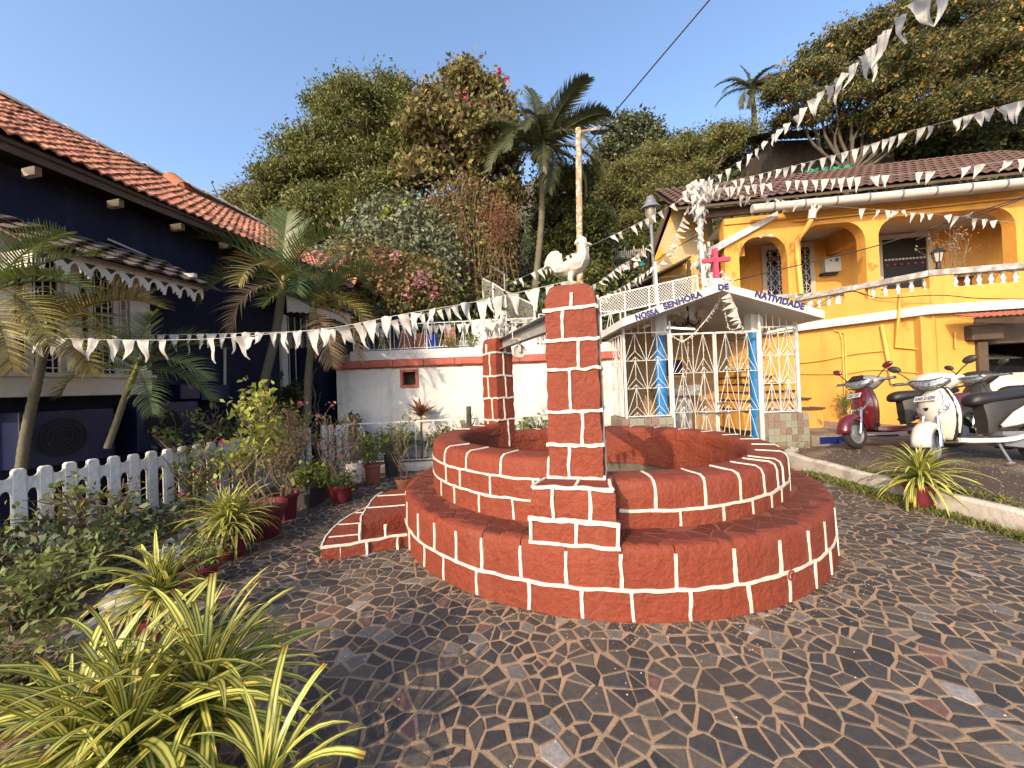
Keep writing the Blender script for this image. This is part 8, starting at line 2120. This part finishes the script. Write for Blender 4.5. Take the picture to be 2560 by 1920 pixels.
# rosettes of sword leaves by the white wall
def sword(label, loc, n, L, w, m, z, bends=(.4, .9, 1.5), seed=0):
    t = thing('sword_plant', label, 'plant', loc); r = random.Random(seed)
    if z > .05: MB().tube([(0, 0, 0), (.01, 0, z)], [.025, .02], 7).build('stem', 'twig', t, local=True)
    for i in range(n):
        me = strap_mesh(L * r.uniform(.7, 1.1), w, r.choice(bends) * r.uniform(.7, 1.2), r, seg=6); me.materials.clear(); me.materials.append(MATS[m]); f = i / n
        inst('leaf', me, t, mw=Matrix.Translation(Vector(loc) + Vector((0, 0, z))) @ Matrix.Rotation(i * 2.4, 4, 'Z') @ Matrix.Rotation(-R(85 - 70 * f), 4, 'Y'))
sword('reddish brown dracaena rosette in front of the white wall', (at(1050, 1000, 7.45).x, 7.45, .1), 36, .45, .05, 'leaf_brown', .85, seed=1)
sword('grey green agave with upright blades beside the far pillar', (at(1160, 1020, 7.5).x, 7.5, .1), 16, .75, .05, 'leaf_grey', .3, bends=(.15, .3, .5), seed=2)
p = at(1172, 1070, 7.0); tag(MB().tube([(p.x, 7.02, .1), (p.x, 7.02, .6), (p.x + .01, 7.02, 1.13)], [.05, .05, .045], 10).build('mossy_post', 'bark', smooth=1), 'short mossy wooden post beside the low rail', 'post')
# ================================================================== grass along the kerb of the parking ground
def grass(nm, pts, n, h, seed, label):
    rng = np.random.default_rng(seed); P = np.array(pts, float); seg = rng.integers(0, len(P) - 1, n); f = rng.random(n)[:, None]; C = P[seg] * (1 - f) + P[seg + 1] * f
    C = C[:, :3] + np.stack([rng.normal(size=n) * .055, rng.normal(size=n) * .08, np.zeros(n)], 1); d = unit(np.stack([rng.normal(size=n) * .5, rng.normal(size=n) * .5, np.ones(n)], 1)); s = unit(np.cross(d, rng.normal(size=(n, 3)))); L = h * rng.uniform(.4, 1.2, n)[:, None]; w = .0035
    tip = C + d * L; V = np.stack([C - s * w, C + s * w, C + d * L * .6 + s * w * .7 + np.array([0, 0, .0]), tip + np.stack([rng.normal(size=n), rng.normal(size=n), -np.abs(rng.normal(size=n))], 1) * L * .15], 1).reshape(-1, 3)
    o = arrobj(nm, V, np.arange(4 * n).reshape(n, 4), 'grass'); tag(o, label, 'grass', kind='stuff')
grass('grass', [(4.28, 5.6, 0), (4.30, 5.0, 0), (4.28, 4.5, 0), (4.26, 4.1, 0)], 5200, .085, 1, 'green grass tufts growing at the foot of the white kerb')
grass('grass', [(4.28, 3.9, 0), (4.28, 3.2, 0), (4.25, 2.4, 0)], 2200, .07, 2, 'thin grass at the kerb past the strap plant')
grass('grass', [(4.55, 5.2, .17), (4.62, 4.6, .17), (4.66, 3.9, .18), (4.6, 3.2, .17)], 1500, .06, 3, 'sparse grass on top of the parking ground edge')
grass('grass', [(4.3, 6.6, .02), (4.5, 6.75, .03), (4.9, 6.8, .05)], 900, .08, 4, 'grass at the corner of the kerb by the shrine')
def rubble_stone(label, p, r, seed):
    mb = MB(); rr = random.Random(seed); rings = []
    for i in range(6):
        th = PI * i / 5; rings.append([Vector((p[0] + r * math.sin(th) * math.cos(2 * PI * k / 9) * (1 + .2 * nz((k, i, seed), .8)), p[1] + r * .8 * math.sin(th) * math.sin(2 * PI * k / 9) * (1 + .2 * nz((k, i, seed + 3), .8)), p[2] + r * .6 * math.cos(th))) for k in range(9)])
    mb.loft(rings); tag(mb.build('stone', 'curb_white', smooth=.9), label, 'stone')
rubble_stone('pale rough stone lying on the kerb behind the strap plants', (-2.95, 3.25, .13), .16, 1)
rubble_stone('grey flat stone on the kerb beside the big strap plant', (-2.62, 2.55, .13), .14, 2)

# chips and sand drifted against the foot of the well and along the joints
def chips(nm, label, n, fn, size, m, seed):
    rng = np.random.default_rng(seed); C = np.array([fn(rng) for _ in range(n)]); sz = size * rng.uniform(.4, 1.4, n); V = []
    for c, s_ in zip(C, sz):
        a = rng.uniform(0, 6.3); dx, dy = math.cos(a) * s_, math.sin(a) * s_
        V += [(c[0] + dx, c[1] + dy, c[2]), (c[0] - dy, c[1] + dx, c[2]), (c[0] - dx, c[1] - dy, c[2]), (c[0] + dy * .8, c[1] - dx * .8, c[2]), (c[0], c[1], c[2] + s_ * .8)]
    F = []
    for i in range(n): b = 5 * i; F += [(b, b + 1, b + 4), (b + 1, b + 2, b + 4), (b + 2, b + 3, b + 4), (b + 3, b, b + 4)]
    o = arrobj(nm, np.array(V), np.array(F), m); tag(o, label, 'gravel', kind='stuff')
def ringpt(rng): a = rng.uniform(-PI, .2); r = R1 + .005 + abs(rng.normal()) * .07; return (WC.x + r * math.cos(a), WC.y + r * math.sin(a), .003)
chips('gravel', 'pale sand and chips drifted along the foot of the well', 2600, ringpt, .0045, 'sand', 3)
def ringpt2(rng): a = rng.uniform(-2.4, -.5); r = R1 + .02 + abs(rng.normal()) * .22; return (WC.x + r * math.cos(a), WC.y + r * math.sin(a), .0045)
chips('gravel', 'white paint flecks dropped on the stones around the well', 260, ringpt2, .0035, 'white_line', 4)
def litter(rng): return (rng.uniform(-2.6, 4.2), rng.uniform(1.3, 6.5), .005)
chips('gravel', 'tiny pale crumbs scattered over the paving', 300, lambda r: next(p for p in iter(lambda: litter(r), None) if court(p[0], p[1])), .004, 'white_line', 5)
def lot(rng): x, y = 4.6 + abs(rng.normal()) * .9, rng.uniform(2.5, 6.6); return (x, y, lotz(x, y) + .001)
chips('gravel', 'loose gravel along the edge of the parking ground', 1500, lot, .009, 'concrete', 6)
